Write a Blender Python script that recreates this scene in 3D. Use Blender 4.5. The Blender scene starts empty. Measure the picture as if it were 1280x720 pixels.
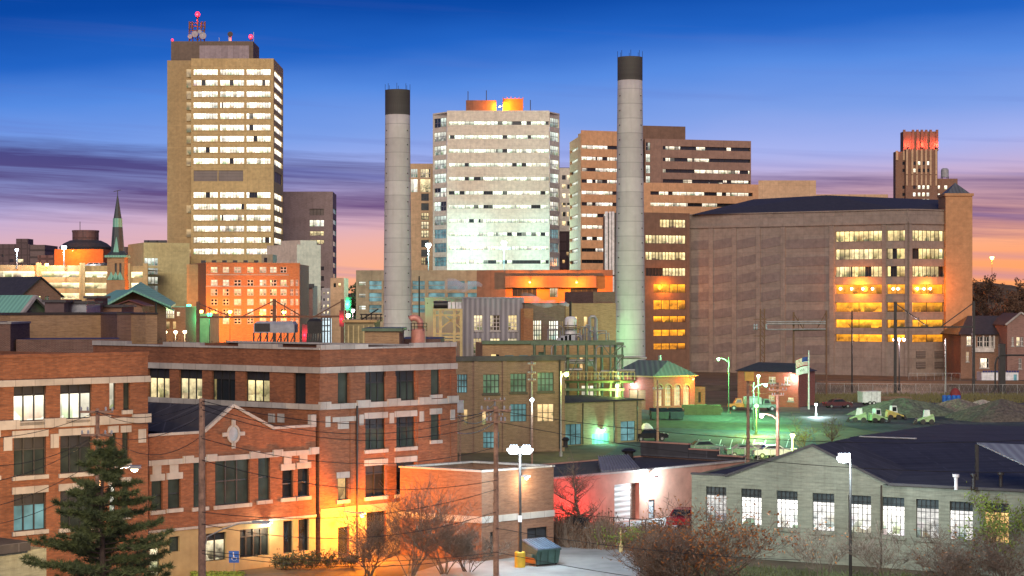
import bpy, math, random
from mathutils import Vector, Matrix
sc = bpy.context.scene
COL = sc.collection
random.seed(7)
# ------------------------------------------------------------------ camera
FP, CX, HY, CZ = 2300.0, 640.0, 375.0, 17.0
cam_d = bpy.data.cameras.new('camera')
cam = bpy.data.objects.new('camera', cam_d)
COL.objects.link(cam)
cam.location = (0, 0, CZ)
cam.rotation_euler = (math.radians(90), 0, 0)
cam_d.sensor_width = 36
cam_d.lens = 36 * FP / 1280
cam_d.shift_y = 15 / 1280
cam_d.clip_start = 1
cam_d.clip_end = 12000
sc.camera = cam
# ------------------------------------------------------------------ colour management, cycles
sc.view_settings.view_transform = 'Standard'
sc.view_settings.look = 'None'
sc.view_settings.exposure = 0.22
sc.view_settings.gamma = 1.0
sc.render.engine = 'CYCLES'
sc.cycles.use_denoising = True
sc.cycles.max_bounces = 5
sc.cycles.diffuse_bounces = 3
sc.cycles.glossy_bounces = 3
sc.cycles.transparent_max_bounces = 8
sc.cycles.sample_clamp_indirect = 4
sc.cycles.volume_bounces = 3

def lin(r, g, b):
    f = lambda c: ((c / 255 + .055) / 1.055) ** 2.4 if c > 10 else c / 255 / 12.92
    return (f(r), f(g), f(b), 1)

def node(nt, typ, ins=None, **kw):
    n = nt.nodes.new(typ)
    for k, v in kw.items():
        setattr(n, k, v)
    if ins:
        for k, v in ins.items():
            if isinstance(v, bpy.types.NodeSocket):
                nt.links.new(v, n.inputs[k])
            else:
                n.inputs[k].default_value = v
    return n

def mth(nt, op, a, b=None, c=None, clamp=False):
    n = nt.nodes.new('ShaderNodeMath')
    n.operation = op
    n.use_clamp = clamp
    for i, v in enumerate((a, b, c)):
        if v is None:
            continue
        if isinstance(v, bpy.types.NodeSocket):
            nt.links.new(v, n.inputs[i])
        else:
            n.inputs[i].default_value = v
    return n.outputs[0]

def mix(nt, fac, a, b, mode='MIX'):
    n = nt.nodes.new('ShaderNodeMix')
    n.data_type = 'RGBA'
    n.blend_type = mode
    n.clamp_factor = True
    for i, v in ((0, fac), (6, a), (7, b)):
        if isinstance(v, bpy.types.NodeSocket):
            nt.links.new(v, n.inputs[i])
        else:
            n.inputs[i].default_value = v
    return n.outputs[2]

def ramp(nt, fac, stops, interp='LINEAR'):
    n = nt.nodes.new('ShaderNodeValToRGB')
    cr = n.color_ramp
    cr.interpolation = interp
    while len(cr.elements) < len(stops):
        cr.elements.new(.5)
    for e, (p, c) in zip(cr.elements, stops):
        e.position = p
        e.color = c if len(c) == 4 else (*c, 1)
    nt.links.new(fac, n.inputs[0])
    return n.outputs[0]

def maprange(nt, v, a, b, c=0., d=1., smooth=False):
    n = nt.nodes.new('ShaderNodeMapRange')
    if smooth:
        n.interpolation_type = 'SMOOTHSTEP'
    nt.links.new(v, n.inputs[0])
    for i, x in zip((1, 2, 3, 4), (a, b, c, d)):
        n.inputs[i].default_value = x
    return n.outputs[0]

# ------------------------------------------------------------------ dusk sky (world)
world = bpy.data.worlds.new('World')
sc.world = world
world.use_nodes = True
nt = world.node_tree
nt.nodes.clear()
tc = node(nt, 'ShaderNodeTexCoord')
sx = node(nt, 'ShaderNodeSeparateXYZ', {0: tc.outputs['Generated']})
el = mth(nt, 'ARCSINE', sx.outputs[2])
az = mth(nt, 'ARCTAN2', sx.outputs[0], sx.outputs[1])
azc = mth(nt, 'MINIMUM', mth(nt, 'MAXIMUM', az, -.45), .45)
el2 = mth(nt, 'SUBTRACT', el, mth(nt, 'MULTIPLY', azc, .055))
# a little waviness so the bands are not ruler straight
nz = node(nt, 'ShaderNodeTexNoise', {'Vector': node(nt, 'ShaderNodeCombineXYZ', {0: mth(nt, 'MULTIPLY', az, 6), 1: mth(nt, 'MULTIPLY', el, 30)}).outputs[0], 'Scale': 1, 'Detail': 3})
el3 = mth(nt, 'ADD', el2, mth(nt, 'MULTIPLY', mth(nt, 'SUBTRACT', nz.outputs[0], .5), .02))
t = maprange(nt, el3, -.02, .40)
E = lambda e: (e + .02) / .42
sky = ramp(nt, t, [
    (0, lin(190, 105, 80)), (E(.002), lin(228, 138, 98)), (E(.018), lin(234, 166, 138)), (E(.036), lin(220, 168, 164)),
    (E(.053), lin(192, 164, 192)), (E(.072), lin(156, 168, 224)), (E(.094), lin(118, 150, 218)), (E(.118), lin(80, 130, 212)),
    (E(.140), lin(32, 94, 186)), (E(.163), lin(9, 68, 156)), (E(.20), lin(7, 54, 134)), (1, lin(10, 48, 112))])
warm = maprange(nt, az, -.35, .30, 0, 1, True)
low = maprange(nt, el, .0, .055, 1, 0, True)
sky = mix(nt, mth(nt, 'MULTIPLY', mth(nt, 'MULTIPLY', warm, low), .75), sky, lin(255, 168, 104))
cv = node(nt, 'ShaderNodeCombineXYZ', {0: mth(nt, 'MULTIPLY', az, 3.0), 1: mth(nt, 'ADD', mth(nt, 'MULTIPLY', el, 88), mth(nt, 'MULTIPLY', az, 3.2)), 2: 5.3})
cn = node(nt, 'ShaderNodeTexNoise', {'Vector': cv.outputs[0], 'Scale': 1, 'Detail': 6, 'Roughness': .62, 'Distortion': .35})
elc = mth(nt, 'SUBTRACT', el, mth(nt, 'MULTIPLY', azc, -.028))
b1 = mth(nt, 'MULTIPLY', maprange(nt, elc, .022, .054, 0, 1, True), maprange(nt, elc, .064, .088, 1, 0, True))
left = maprange(nt, az, -.30, .12, 1.10, .92, True)
thr = mth(nt, 'SUBTRACT', .74, mth(nt, 'MULTIPLY', mth(nt, 'MULTIPLY', b1, left), .50))
cm = mth(nt, 'DIVIDE', mth(nt, 'SUBTRACT', cn.outputs[0], thr), .34, clamp=True)
ccol = ramp(nt, maprange(nt, el, .012, .085), [(0, lin(146, 88, 108)), (.35, lin(108, 74, 118)), (.7, lin(74, 56, 110)), (1, lin(58, 56, 116))])
sky = mix(nt, mth(nt, 'MULTIPLY', cm, .92), sky, ccol)
# faint high streaks
cv2 = node(nt, 'ShaderNodeCombineXYZ', {0: mth(nt, 'MULTIPLY', az, 2.6), 1: mth(nt, 'ADD', mth(nt, 'MULTIPLY', el, 90), mth(nt, 'MULTIPLY', az, 5)), 2: 9.1})
cn2 = node(nt, 'ShaderNodeTexNoise', {'Vector': cv2.outputs[0], 'Scale': 1, 'Detail': 4})
hs = mth(nt, 'MULTIPLY', maprange(nt, cn2.outputs[0], .55, .75), maprange(nt, el, .075, .17, .45, .08))
sky = mix(nt, hs, sky, lin(92, 104, 176))
bg = node(nt, 'ShaderNodeBackground', {0: sky, 1: 1.0})
nt.links.new(bg.outputs[0], node(nt, 'ShaderNodeOutputWorld').inputs[0])
# ------------------------------------------------------------------ soft after-glow light from behind the camera
sd = bpy.data.lights.new('sun', 'SUN')
sd.energy = 2.1
sd.angle = math.radians(40)
sd.color = (1, .83, .66)
sun = bpy.data.objects.new('sun', sd)
COL.objects.link(sun)
sun.rotation_euler = Vector((.02, .86, -.42)).to_track_quat('-Z', 'Y').to_euler()

# ------------------------------------------------------------------ pixel helpers: a point seen at (px, py) on the photograph, Y metres away
def X_(px, Y): return (px - CX) / FP * Y
def Z_(py, Y): return CZ - (py - HY) / FP * Y
def G(px, Y): return Vector((X_(px, Y), Y))
def P(px, py, Y): return Vector((X_(px, Y), Y, Z_(py, Y)))

# ------------------------------------------------------------------ objects
def world_of(o):
    v = Vector((0, 0, 0))
    while o:
        v += o.location
        o = o.parent
    return v

def tag(o, label, cat, group=None, kind=None):
    if label: o['label'] = label
    if cat: o['category'] = cat
    if group: o['group'] = group
    if kind: o['kind'] = kind
    return o

def thing(name, label, cat, loc=(0, 0, 0), group=None, rz=0):
    o = bpy.data.objects.new(name, None)
    COL.objects.link(o)
    o.location = loc
    o.rotation_euler = (0, 0, rz)
    o.empty_display_size = .3
    return tag(o, label, cat, group)

def copy_tree(o, parent=None):
    c = o.copy()
    COL.objects.link(c)
    c.parent = parent
    for ch in list(o.children):
        copy_tree(ch, c)
    return c

class MB:
    def __init__(s):
        s.v, s.f, s.m, s.fit = [], [], [], {}
    def poly(s, pts, m=0, fit=False):
        i = len(s.v)
        s.v += [tuple(p) for p in pts]
        if fit: s.fit[len(s.f)] = [(0, 0), (1, 0), (1, 1), (0, 1)]
        s.f.append(tuple(range(i, i + len(pts))))
        s.m.append(m)
    def hexa(s, p, m=0):   # p: bottom 4 (ccw), top 4
        i = len(s.v)
        s.v += [tuple(q) for q in p]
        for f in ((3, 2, 1, 0), (4, 5, 6, 7), (0, 1, 5, 4), (1, 2, 6, 5), (2, 3, 7, 6), (3, 0, 4, 7)):
            s.f.append(tuple(i + k for k in f)); s.m.append(m)
    def box(s, x0, x1, y0, y1, z0, z1, m=0):
        s.hexa([(x0, y0, z0), (x1, y0, z0), (x1, y1, z0), (x0, y1, z0), (x0, y0, z1), (x1, y0, z1), (x1, y1, z1), (x0, y1, z1)], m)
    def bar(s, a, b, w, h=None, m=0):
        a, b = Vector(a), Vector(b)
        h = h or w
        d = (b - a).normalized()
        up = Vector((0, 0, 1)) if abs(d.z) < .95 else Vector((0, 1, 0))
        x = d.cross(up).normalized() * w / 2
        y = x.cross(d).normalized() * h / 2
        s.hexa([a - x - y, a + x - y, a + x + y, a - x + y, b - x - y, b + x - y, b + x + y, b - x + y], m)
    def prism(s, poly, z0, z1, m=0, top=None):
        n = len(poly)
        i = len(s.v)
        s.v += [(p[0], p[1], z0) for p in poly] + [(p[0], p[1], z1) for p in poly]
        for k in range(n):
            s.f.append((i + k, i + (k + 1) % n, i + n + (k + 1) % n, i + n + k)); s.m.append(m)
        s.f.append(tuple(i + n + k for k in range(n))); s.m.append(m if top is None else top)
        s.f.append(tuple(i + n - 1 - k for k in range(n))); s.m.append(m)
    def tube(s, pts, rad, n=8, m=0, cap=True):
        pts = [Vector(p) for p in pts]
        if not isinstance(rad, (list, tuple)): rad = [rad] * len(pts)
        i = len(s.v)
        x = None
        for k, p in enumerate(pts):
            d = (pts[min(k + 1, len(pts) - 1)] - pts[max(k - 1, 0)])
            d = d.normalized() if d.length > 1e-9 else Vector((0, 0, 1))
            if x is None:
                x = d.cross(Vector((0, 0, 1)) if abs(d.z) < .9 else Vector((1, 0, 0))).normalized()
            else:
                x = (x - d * x.dot(d))
                x = x.normalized() if x.length > 1e-6 else d.orthogonal().normalized()
            y = d.cross(x)
            for j in range(n):
                a = 2 * math.pi * j / n
                s.v.append(tuple(p + (x * math.cos(a) + y * math.sin(a)) * rad[k]))
        for k in range(len(pts) - 1):
            for j in range(n):
                a, b = i + k * n + j, i + k * n + (j + 1) % n
                s.f.append((a, b, b + n, a + n)); s.m.append(m)
        if cap and n > 2:
            s.f.append(tuple(i + n - 1 - j for j in range(n))); s.m.append(m)
            e = i + (len(pts) - 1) * n
            s.f.append(tuple(e + j for j in range(n))); s.m.append(m)
    def lathe(s, c, prof, n=24, m=0):   # prof: list of (r, z)
        i = len(s.v)
        for r, z in prof:
            for j in range(n):
                a = 2 * math.pi * j / n
                s.v.append((c[0] + r * math.cos(a), c[1] + r * math.sin(a), c[2] + z))
        for k in range(len(prof) - 1):
            for j in range(n):
                a, b = i + k * n + j, i + k * n + (j + 1) % n
                s.f.append((a, b, b + n, a + n)); s.m.append(m)
        s.f.append(tuple(i + n - 1 - j for j in range(n))); s.m.append(m)
        e = i + (len(prof) - 1) * n
        s.f.append(tuple(e + j for j in range(n))); s.m.append(m)
    def build(s, name, mats, parent=None, local=False, smooth=False, at=None):
        me = bpy.data.meshes.new(name)
        off = Vector((0, 0, 0))
        if not local:
            if parent: off = world_of(parent)
            elif at is not None: off = Vector(at)
        me.from_pydata([(a - off.x, b - off.y, c - off.z) for a, b, c in s.v], [], s.f)
        mats = mats if isinstance(mats, (list, tuple)) else [mats]
        for m in mats: me.materials.append(m)
        me.polygons.foreach_set('material_index', s.m)
        if smooth: me.polygons.foreach_set('use_smooth', [True] * len(s.f))
        uv = me.uv_layers.new(name='m')
        fit = me.uv_layers.new(name='fit')
        vs = s.v
        for p in me.polygons:
            n = p.normal
            if abs(n.z) < .75:
                l = math.hypot(n.x, n.y)
                tx, ty = -n.y / l, n.x / l
                if abs(tx) > 1e-3 and tx < 0 or abs(tx) <= 1e-3 and ty < 0: tx, ty = -tx, -ty
                for li in p.loop_indices:
                    q = vs[me.loops[li].vertex_index]
                    uv.data[li].uv = (q[0] * tx + q[1] * ty, q[2])
            else:
                for li in p.loop_indices:
                    q = vs[me.loops[li].vertex_index]
                    uv.data[li].uv = (q[0], q[1])
            ft = s.fit.get(p.index)
            if ft:
                for li, q in zip(p.loop_indices, ft): fit.data[li].uv = q
        o = bpy.data.objects.new(name, me)
        COL.objects.link(o)
        if parent: o.parent = parent
        elif at is not None: o.location = at
        return o

class Facade:
    """a vertical wall plane from plan point a (left) to b (right), seen from outside"""
    def __init__(s, a, b):
        s.a, s.b = Vector(a[:2]), Vector(b[:2])
        s.d = (s.b - s.a)
        s.L = s.d.length
        s.d.normalize()
        s.n = Vector((s.d.y, -s.d.x))
    def u(s, px):
        r = (px - CX) / FP
        return (s.a.x - r * s.a.y) / (r * s.d.y - s.d.x)
    def Y(s, px): return s.a.y + s.d.y * s.u(px)
    def z(s, px, py): return Z_(py, s.Y(px))
    def pt(s, u, z, o=0.):
        q = s.a + s.d * u + s.n * o
        return Vector((q.x, q.y, z))
    def rect(s, x0, x1, yt, yb):
        xm = (x0 + x1) / 2
        return [s.u(x0), s.u(x1), s.z(xm, yb), s.z(xm, yt)]
    def box(s, mb, u0, u1, z0, z1, o0, o1, m=0):
        q = s.pt
        mb.hexa([q(u0, z0, o1), q(u1, z0, o1), q(u1, z0, o0), q(u0, z0, o0), q(u0, z1, o1), q(u1, z1, o1), q(u1, z1, o0), q(u0, z1, o0)], m)
    def wall(s, mb, z0, z1, holes=(), depth=.3, m=0, u0=None, u1=None, o=0., rm=None):
        u0 = 0 if u0 is None else u0
        u1 = s.L if u1 is None else u1
        hs = []
        for h in holes:
            h = [max(h[0], u0 + .01), min(h[1], u1 - .01), max(h[2], z0 + .01), min(h[3], z1 - .01)]
            if h[1] > h[0] and h[3] > h[2]: hs.append(h)
        zs = sorted({z0, z1, *[h[2] for h in hs], *[h[3] for h in hs]})
        for za, zb in zip(zs, zs[1:]):
            if zb - za < 1e-4: continue
            zm = (za + zb) / 2
            row = sorted((h[0], h[1]) for h in hs if h[2] < zm < h[3])
            cur = u0
            for a, b in row:
                if a > cur + 1e-4: mb.poly([s.pt(cur, za, o), s.pt(a, za, o), s.pt(a, zb, o), s.pt(cur, zb, o)], m)
                cur = max(cur, b)
            if cur < u1 - 1e-4: mb.poly([s.pt(cur, za, o), s.pt(u1, za, o), s.pt(u1, zb, o), s.pt(cur, zb, o)], m)
        rm = m if rm is None else rm
        for a, b, c, e in hs:
            mb.poly([s.pt(a, c, o), s.pt(a, c, o - depth), s.pt(a, e, o - depth), s.pt(a, e, o)], rm)
            mb.poly([s.pt(b, c, o - depth), s.pt(b, c, o), s.pt(b, e, o), s.pt(b, e, o - depth)], rm)
            mb.poly([s.pt(a, c, o), s.pt(b, c, o), s.pt(b, c, o - depth), s.pt(a, c, o - depth)], rm)
            mb.poly([s.pt(a, e, o - depth), s.pt(b, e, o - depth), s.pt(b, e, o), s.pt(a, e, o)], rm)

def window(root, F, r, pane, depth=.25, bars=None, frame=None, bw=.07, sill=None, lintel=None, transom=0, tmat=None, o=0., name='window', split=True, zbars=None):
    """one window of a building: panes (> frame, sill, lintel)"""
    a, b, c, e = r
    d = o - depth
    mb = MB()
    if transom:
        zt = e - (e - c) * transom
        mb.poly([F.pt(a, c, d), F.pt(b, c, d), F.pt(b, zt, d), F.pt(a, zt, d)], 0, True)
        mb.poly([F.pt(a, zt, d + .03), F.pt(b, zt, d + .03), F.pt(b, e, d + .03), F.pt(a, e, d + .03)], 1, True)
    else:
        zt = None
        mb.poly([F.pt(a, c, d), F.pt(b, c, d), F.pt(b, e, d), F.pt(a, e, d)], 0, True)
    nx, nz = bars or (1, 1)
    fb = mb if not split else MB()
    fm = 2 if not split else 0
    if frame is not None:
        w = bw
        for k in range(nx + 1):
            u = a + (b - a) * k / nx
            F.box(fb, max(a + .002, u - w / 2), min(b - .002, u + w / 2), c + .002, e - .002, d + .04, d + .11, fm)
        zl = [c + (e - c) * k / nz for k in range(nz + 1)] + ([zt] if zt else [])
        for z in zl:
            F.box(fb, a + .003, b - .003, max(c + .003, z - w / 2), min(e - .003, z + w / 2), d + .045, d + .10, fm)
    mats = [pane, tmat or pane] + ([frame] if frame is not None and not split else [])
    w = mb.build(name, mats, root)
    if split and frame is not None: fb.build('frame', frame, w)
    if sill is not None:
        q = MB(); F.box(q, a - .12, b + .12, c - .24, c - .003, o + .002 - .05, o + .12); q.build('sill', sill, w)
    if lintel is not None:
        q = MB(); F.box(q, a - .12, b + .12, e + .003, e + .40, o + .002 - .05, o + .07); q.build('lintel', lintel, w)
    return w

def shell(root, foot, z0, z1, wall, roof, holes=None, depth=.3, drop=.5, skip=(), inner=None, name='wall'):
    """walls of a footprint (ccw from front left) with holes per edge, plus the roof slab"""
    mb = MB()
    n = len(foot)
    holes = holes or {}
    for i in range(n):
        if i in skip: continue
        Facade(foot[i], foot[(i + 1) % n]).wall(mb, z0, z1, holes.get(i, ()), depth)
    w = mb.build(name, wall, root)
    if roof is not None:
        q = MB()
        q.poly([(p[0], p[1], z1 - drop) for p in foot])
        q.build('roof', roof, root)
    return w

def fbox(F, root, name, mat, *a):
    mb = MB(); F.box(mb, *a); return mb.build(name, mat, root)

def back(F, dep, ang=None):
    """footprint for a facade: front edge plus a depth straight behind it"""
    o = -F.n * dep
    return [F.a, F.b, F.b + o, F.a + o]

def coping(root, foot, z, mat, w=.35, h=.25, edges=None, name='coping'):
    mb = MB()
    n = len(foot)
    for i in (edges if edges is not None else range(n)):
        F = Facade(foot[i], foot[(i + 1) % n])
        F.box(mb, -.06, F.L + .06, z, z + h, -w + .08, .08)
    return mb.build(name, mat, root)
# ------------------------------------------------------------------ materials
MAT = {}
def base(name):
    m = bpy.data.materials.new(name)
    m.use_nodes = True
    nt = m.node_tree
    return m, nt, nt.nodes['Principled BSDF']

def uvn(nt, name='m'):
    return node(nt, 'ShaderNodeUVMap', uv_map=name).outputs[0]

def stains(nt, col, amt=.35, scale=.25, dark=(.35, .33, .3, 1)):
    """weathering: big soft patches and vertical runs"""
    uv = uvn(nt)
    n1 = node(nt, 'ShaderNodeTexNoise', {'Vector': uv, 'Scale': scale, 'Detail': 5, 'Roughness': .6})
    mp = node(nt, 'ShaderNodeMapping', {'Vector': uv, 'Scale': (1.6, .12, 1)})
    n2 = node(nt, 'ShaderNodeTexNoise', {'Vector': mp.outputs[0], 'Scale': 1.0, 'Detail': 4})
    f = mth(nt, 'ADD', maprange(nt, n1.outputs[0], .45, .75, 0, amt), maprange(nt, n2.outputs[0], .5, .8, 0, amt * .8), clamp=True)
    return mix(nt, f, col, dark, 'MULTIPLY')

def brick_mat(name, c1, c2, mortar=(.30, .26, .22), amt=.4, bw=.24, bh=.085, dark=(.4, .36, .33, 1)):
    m, nt, b = base(name)
    br = node(nt, 'ShaderNodeTexBrick', {'Vector': uvn(nt), 'Color1': (*c1, 1), 'Color2': (*c2, 1), 'Mortar': (*mortar, 1), 'Scale': 1, 'Mortar Size': .007, 'Brick Width': bw, 'Row Height': bh, 'Bias': 0.0})
    mp = node(nt, 'ShaderNodeMapping', {'Vector': uvn(nt), 'Scale': (.9, 7, 1)})
    n = node(nt, 'ShaderNodeTexNoise', {'Vector': mp.outputs[0], 'Scale': 1, 'Detail': 5, 'Roughness': .7})
    col = mix(nt, 1, br.outputs[0], ramp(nt, n.outputs[0], [(.25, (.60, .58, .56)), (.5, (1, 1, 1)), (.75, (1.32, 1.3, 1.25))]), 'MULTIPLY')
    col = stains(nt, col, amt, dark=dark)
    nt.links.new(col, b.inputs['Base Color'])
    b.inputs['Roughness'].default_value = .85
    bp = node(nt, 'ShaderNodeBump', {'Height': br.outputs[1], 'Strength': .3, 'Distance': -.01})
    nt.links.new(bp.outputs[0], b.inputs['Normal'])
    return m

def panel_mat(name, col, pw=None, ph=None, joint=.05, jdark=.55, amt=.3, var=.10, rough=.75, offset=0.0, sc_=.25, mot=.2):
    """concrete or stone, optionally in panels with joints"""
    m, nt, b = base(name)
    uv = uvn(nt)
    if pw:
        lo = tuple(c * (1 - var) for c in col); hi = tuple(c * (1 + var) for c in col)
        br = node(nt, 'ShaderNodeTexBrick', {'Vector': uv, 'Color1': (*lo, 1), 'Color2': (*hi, 1), 'Mortar': (*[c * jdark for c in col], 1), 'Scale': 1, 'Mortar Size': joint, 'Brick Width': pw, 'Row Height': ph}, offset=offset)
        c = br.outputs[0]
    else:
        c = (*col, 1)
    n = node(nt, 'ShaderNodeTexNoise', {'Vector': uv, 'Scale': .9, 'Detail': 6, 'Roughness': .65})
    c = mix(nt, 1, c, ramp(nt, n.outputs[0], [(.3, (1 - mot,) * 3), (.7, (1 + mot * .75,) * 3)]), 'MULTIPLY')
    c = stains(nt, c, amt, sc_)
    nt.links.new(c, b.inputs['Base Color'])
    b.inputs['Roughness'].default_value = rough
    return m

def plain(name, col, rough=.6, metal=0., nscale=1.5, var=.25, spec=.5):
    m, nt, b = base(name)
    o = node(nt, 'ShaderNodeTexCoord')
    n = node(nt, 'ShaderNodeTexNoise', {'Vector': o.outputs['Object'], 'Scale': nscale, 'Detail': 5, 'Roughness': .6})
    lo = tuple(c * (1 - var) for c in col); hi = tuple(min(1, c * (1 + var)) for c in col)
    nt.links.new(ramp(nt, n.outputs[0], [(.3, lo), (.7, hi)]), b.inputs['Base Color'])
    b.inputs['Roughness'].default_value = rough
    b.inputs['Metallic'].default_value = metal
    b.inputs['Specular IOR Level'].default_value = spec
    return m

def ribbed(name, col, pitch, vertical=True, rough=.5, metal=.3, depth=.5, amt=.3):
    m, nt, b = base(name)
    sp = node(nt, 'ShaderNodeSeparateXYZ', {0: uvn(nt)})
    w = mth(nt, 'SINE', mth(nt, 'MULTIPLY', sp.outputs[0 if vertical else 1], 2 * math.pi / pitch))
    c = mix(nt, maprange(nt, w, -1, 1), (*[x * (1 - depth * .5) for x in col], 1), (*[min(1, x * (1 + depth * .4)) for x in col], 1))
    nt.links.new(stains(nt, c, amt), b.inputs['Base Color'])
    b.inputs['Roughness'].default_value = rough
    b.inputs['Metallic'].default_value = metal
    bp = node(nt, 'ShaderNodeBump', {'Height': w, 'Strength': .6, 'Distance': .03})
    nt.links.new(bp.outputs[0], b.inputs['Normal'])
    return m

def glow(name, col, s):
    m, nt, b = base(name)
    b.inputs['Base Color'].default_value = (.05, .05, .05, 1)
    b.inputs['Emission Color'].default_value = (*col, 1)
    b.inputs['Emission Strength'].default_value = s
    m.cycles.emission_sampling = 'NONE'
    return m

def lit(name, col, s, cell=1.5, dark=.25, col2=None, contrast=.6, nscale=1.6, ceil=.5, darkcol=(.02, .025, .03), rowh=50.):
    """lit rooms seen through glass: each pane of its own brightness, ceiling lights, things inside"""
    m, nt, b = base(name)
    sp = node(nt, 'ShaderNodeSeparateXYZ', {0: uvn(nt)})
    rnd = node(nt, 'ShaderNodeObjectInfo').outputs['Random']
    cell_ = mth(nt, 'FLOOR', mth(nt, 'DIVIDE', sp.outputs[0], cell))
    row = mth(nt, 'FLOOR', mth(nt, 'DIVIDE', sp.outputs[1], rowh))
    wn = node(nt, 'ShaderNodeTexWhiteNoise', {'Vector': node(nt, 'ShaderNodeCombineXYZ', {0: cell_, 1: row, 2: mth(nt, 'MULTIPLY', rnd, 97)}).outputs[0]}, noise_dimensions='3D')
    # offices share a state over a few panes
    grp = mth(nt, 'FLOOR', mth(nt, 'DIVIDE', sp.outputs[0], cell * 3.3))
    wg = node(nt, 'ShaderNodeTexWhiteNoise', {'Vector': node(nt, 'ShaderNodeCombineXYZ', {0: grp, 1: row, 2: mth(nt, 'MULTIPLY', rnd, 41)}).outputs[0]}, noise_dimensions='3D')
    st = mth(nt, 'ADD', mth(nt, 'MULTIPLY', wn.outputs[0], .45), mth(nt, 'MULTIPLY', wg.outputs[0], .55))
    on = maprange(nt, st, dark, dark + .04)
    off = node(nt, 'ShaderNodeVectorMath', {0: uvn(nt), 1: node(nt, 'ShaderNodeCombineXYZ', {0: mth(nt, 'MULTIPLY', rnd, 30), 1: mth(nt, 'MULTIPLY', rnd, 17)}).outputs[0]}, operation='ADD')
    n = node(nt, 'ShaderNodeTexNoise', {'Vector': off.outputs[0], 'Scale': nscale, 'Detail': 3, 'Roughness': .65})
    vor = node(nt, 'ShaderNodeTexVoronoi', {'Vector': off.outputs[0], 'Scale': nscale * .9}, distance='CHEBYCHEV')
    ft = node(nt, 'ShaderNodeSeparateXYZ', {0: uvn(nt, 'fit')})
    low = maprange(nt, ft.outputs[1], .65, .15)
    things = mth(nt, 'MULTIPLY', maprange(nt, vor.outputs['Color'], .45, .55), low)
    inner = mth(nt, 'MULTIPLY', maprange(nt, n.outputs[0], .3, .7, 1 - contrast, 1.1), mth(nt, 'SUBTRACT', 1, mth(nt, 'MULTIPLY', things, contrast)))
    cl = mth(nt, 'MULTIPLY', maprange(nt, ft.outputs[1], .55, .95), ceil)
    br = mth(nt, 'MULTIPLY', mth(nt, 'ADD', inner, cl), mth(nt, 'ADD', .4, mth(nt, 'MULTIPLY', wn.outputs[0], .85)))
    c = mix(nt, wg.outputs[0], (*col, 1), (*(col2 or col), 1))
    c = mix(nt, mth(nt, 'MULTIPLY', things, .45), c, vor.outputs['Color'], 'MULTIPLY')
    e = mth(nt, 'MULTIPLY', mth(nt, 'MULTIPLY', br, on), s)
    b.inputs['Base Color'].default_value = (*darkcol, 1)
    b.inputs['Roughness'].default_value = .12
    nt.links.new(c, b.inputs['Emission Color'])
    nt.links.new(e, b.inputs['Emission Strength'])
    m.cycles.emission_sampling = 'NONE'
    return m

def glass(name, col, rough=.1, glim=None, gs=.1):
    m, nt, b = base(name)
    n = node(nt, 'ShaderNodeTexNoise', {'Vector': uvn(nt), 'Scale': .8, 'Detail': 3})
    nt.links.new(ramp(nt, n.outputs[0], [(.3, tuple(c * .5 for c in col)), (.7, tuple(c * 1.4 for c in col))]), b.inputs['Base Color'])
    b.inputs['Roughness'].default_value = rough
    b.inputs['Specular IOR Level'].default_value = .5
    if glim:
        rnd = node(nt, 'ShaderNodeObjectInfo').outputs['Random']
        n2 = node(nt, 'ShaderNodeTexNoise', {'Vector': node(nt, 'ShaderNodeVectorMath', {0: uvn(nt), 1: node(nt, 'ShaderNodeCombineXYZ', {0: mth(nt, 'MULTIPLY', rnd, 50)}).outputs[0]}, operation='ADD').outputs[0], 'Scale': .55, 'Detail': 3})
        ft = node(nt, 'ShaderNodeSeparateXYZ', {0: uvn(nt, 'fit')})
        b.inputs['Emission Color'].default_value = (*glim, 1)
        e = mth(nt, 'MULTIPLY', maprange(nt, n2.outputs[0], .35, .65, .25, 1), mth(nt, 'ADD', .5, mth(nt, 'MULTIPLY', rnd, .9)))
        nt.links.new(mth(nt, 'MULTIPLY', e, gs), b.inputs['Emission Strength'])
        m.cycles.emission_sampling = 'NONE'
    return m

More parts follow.
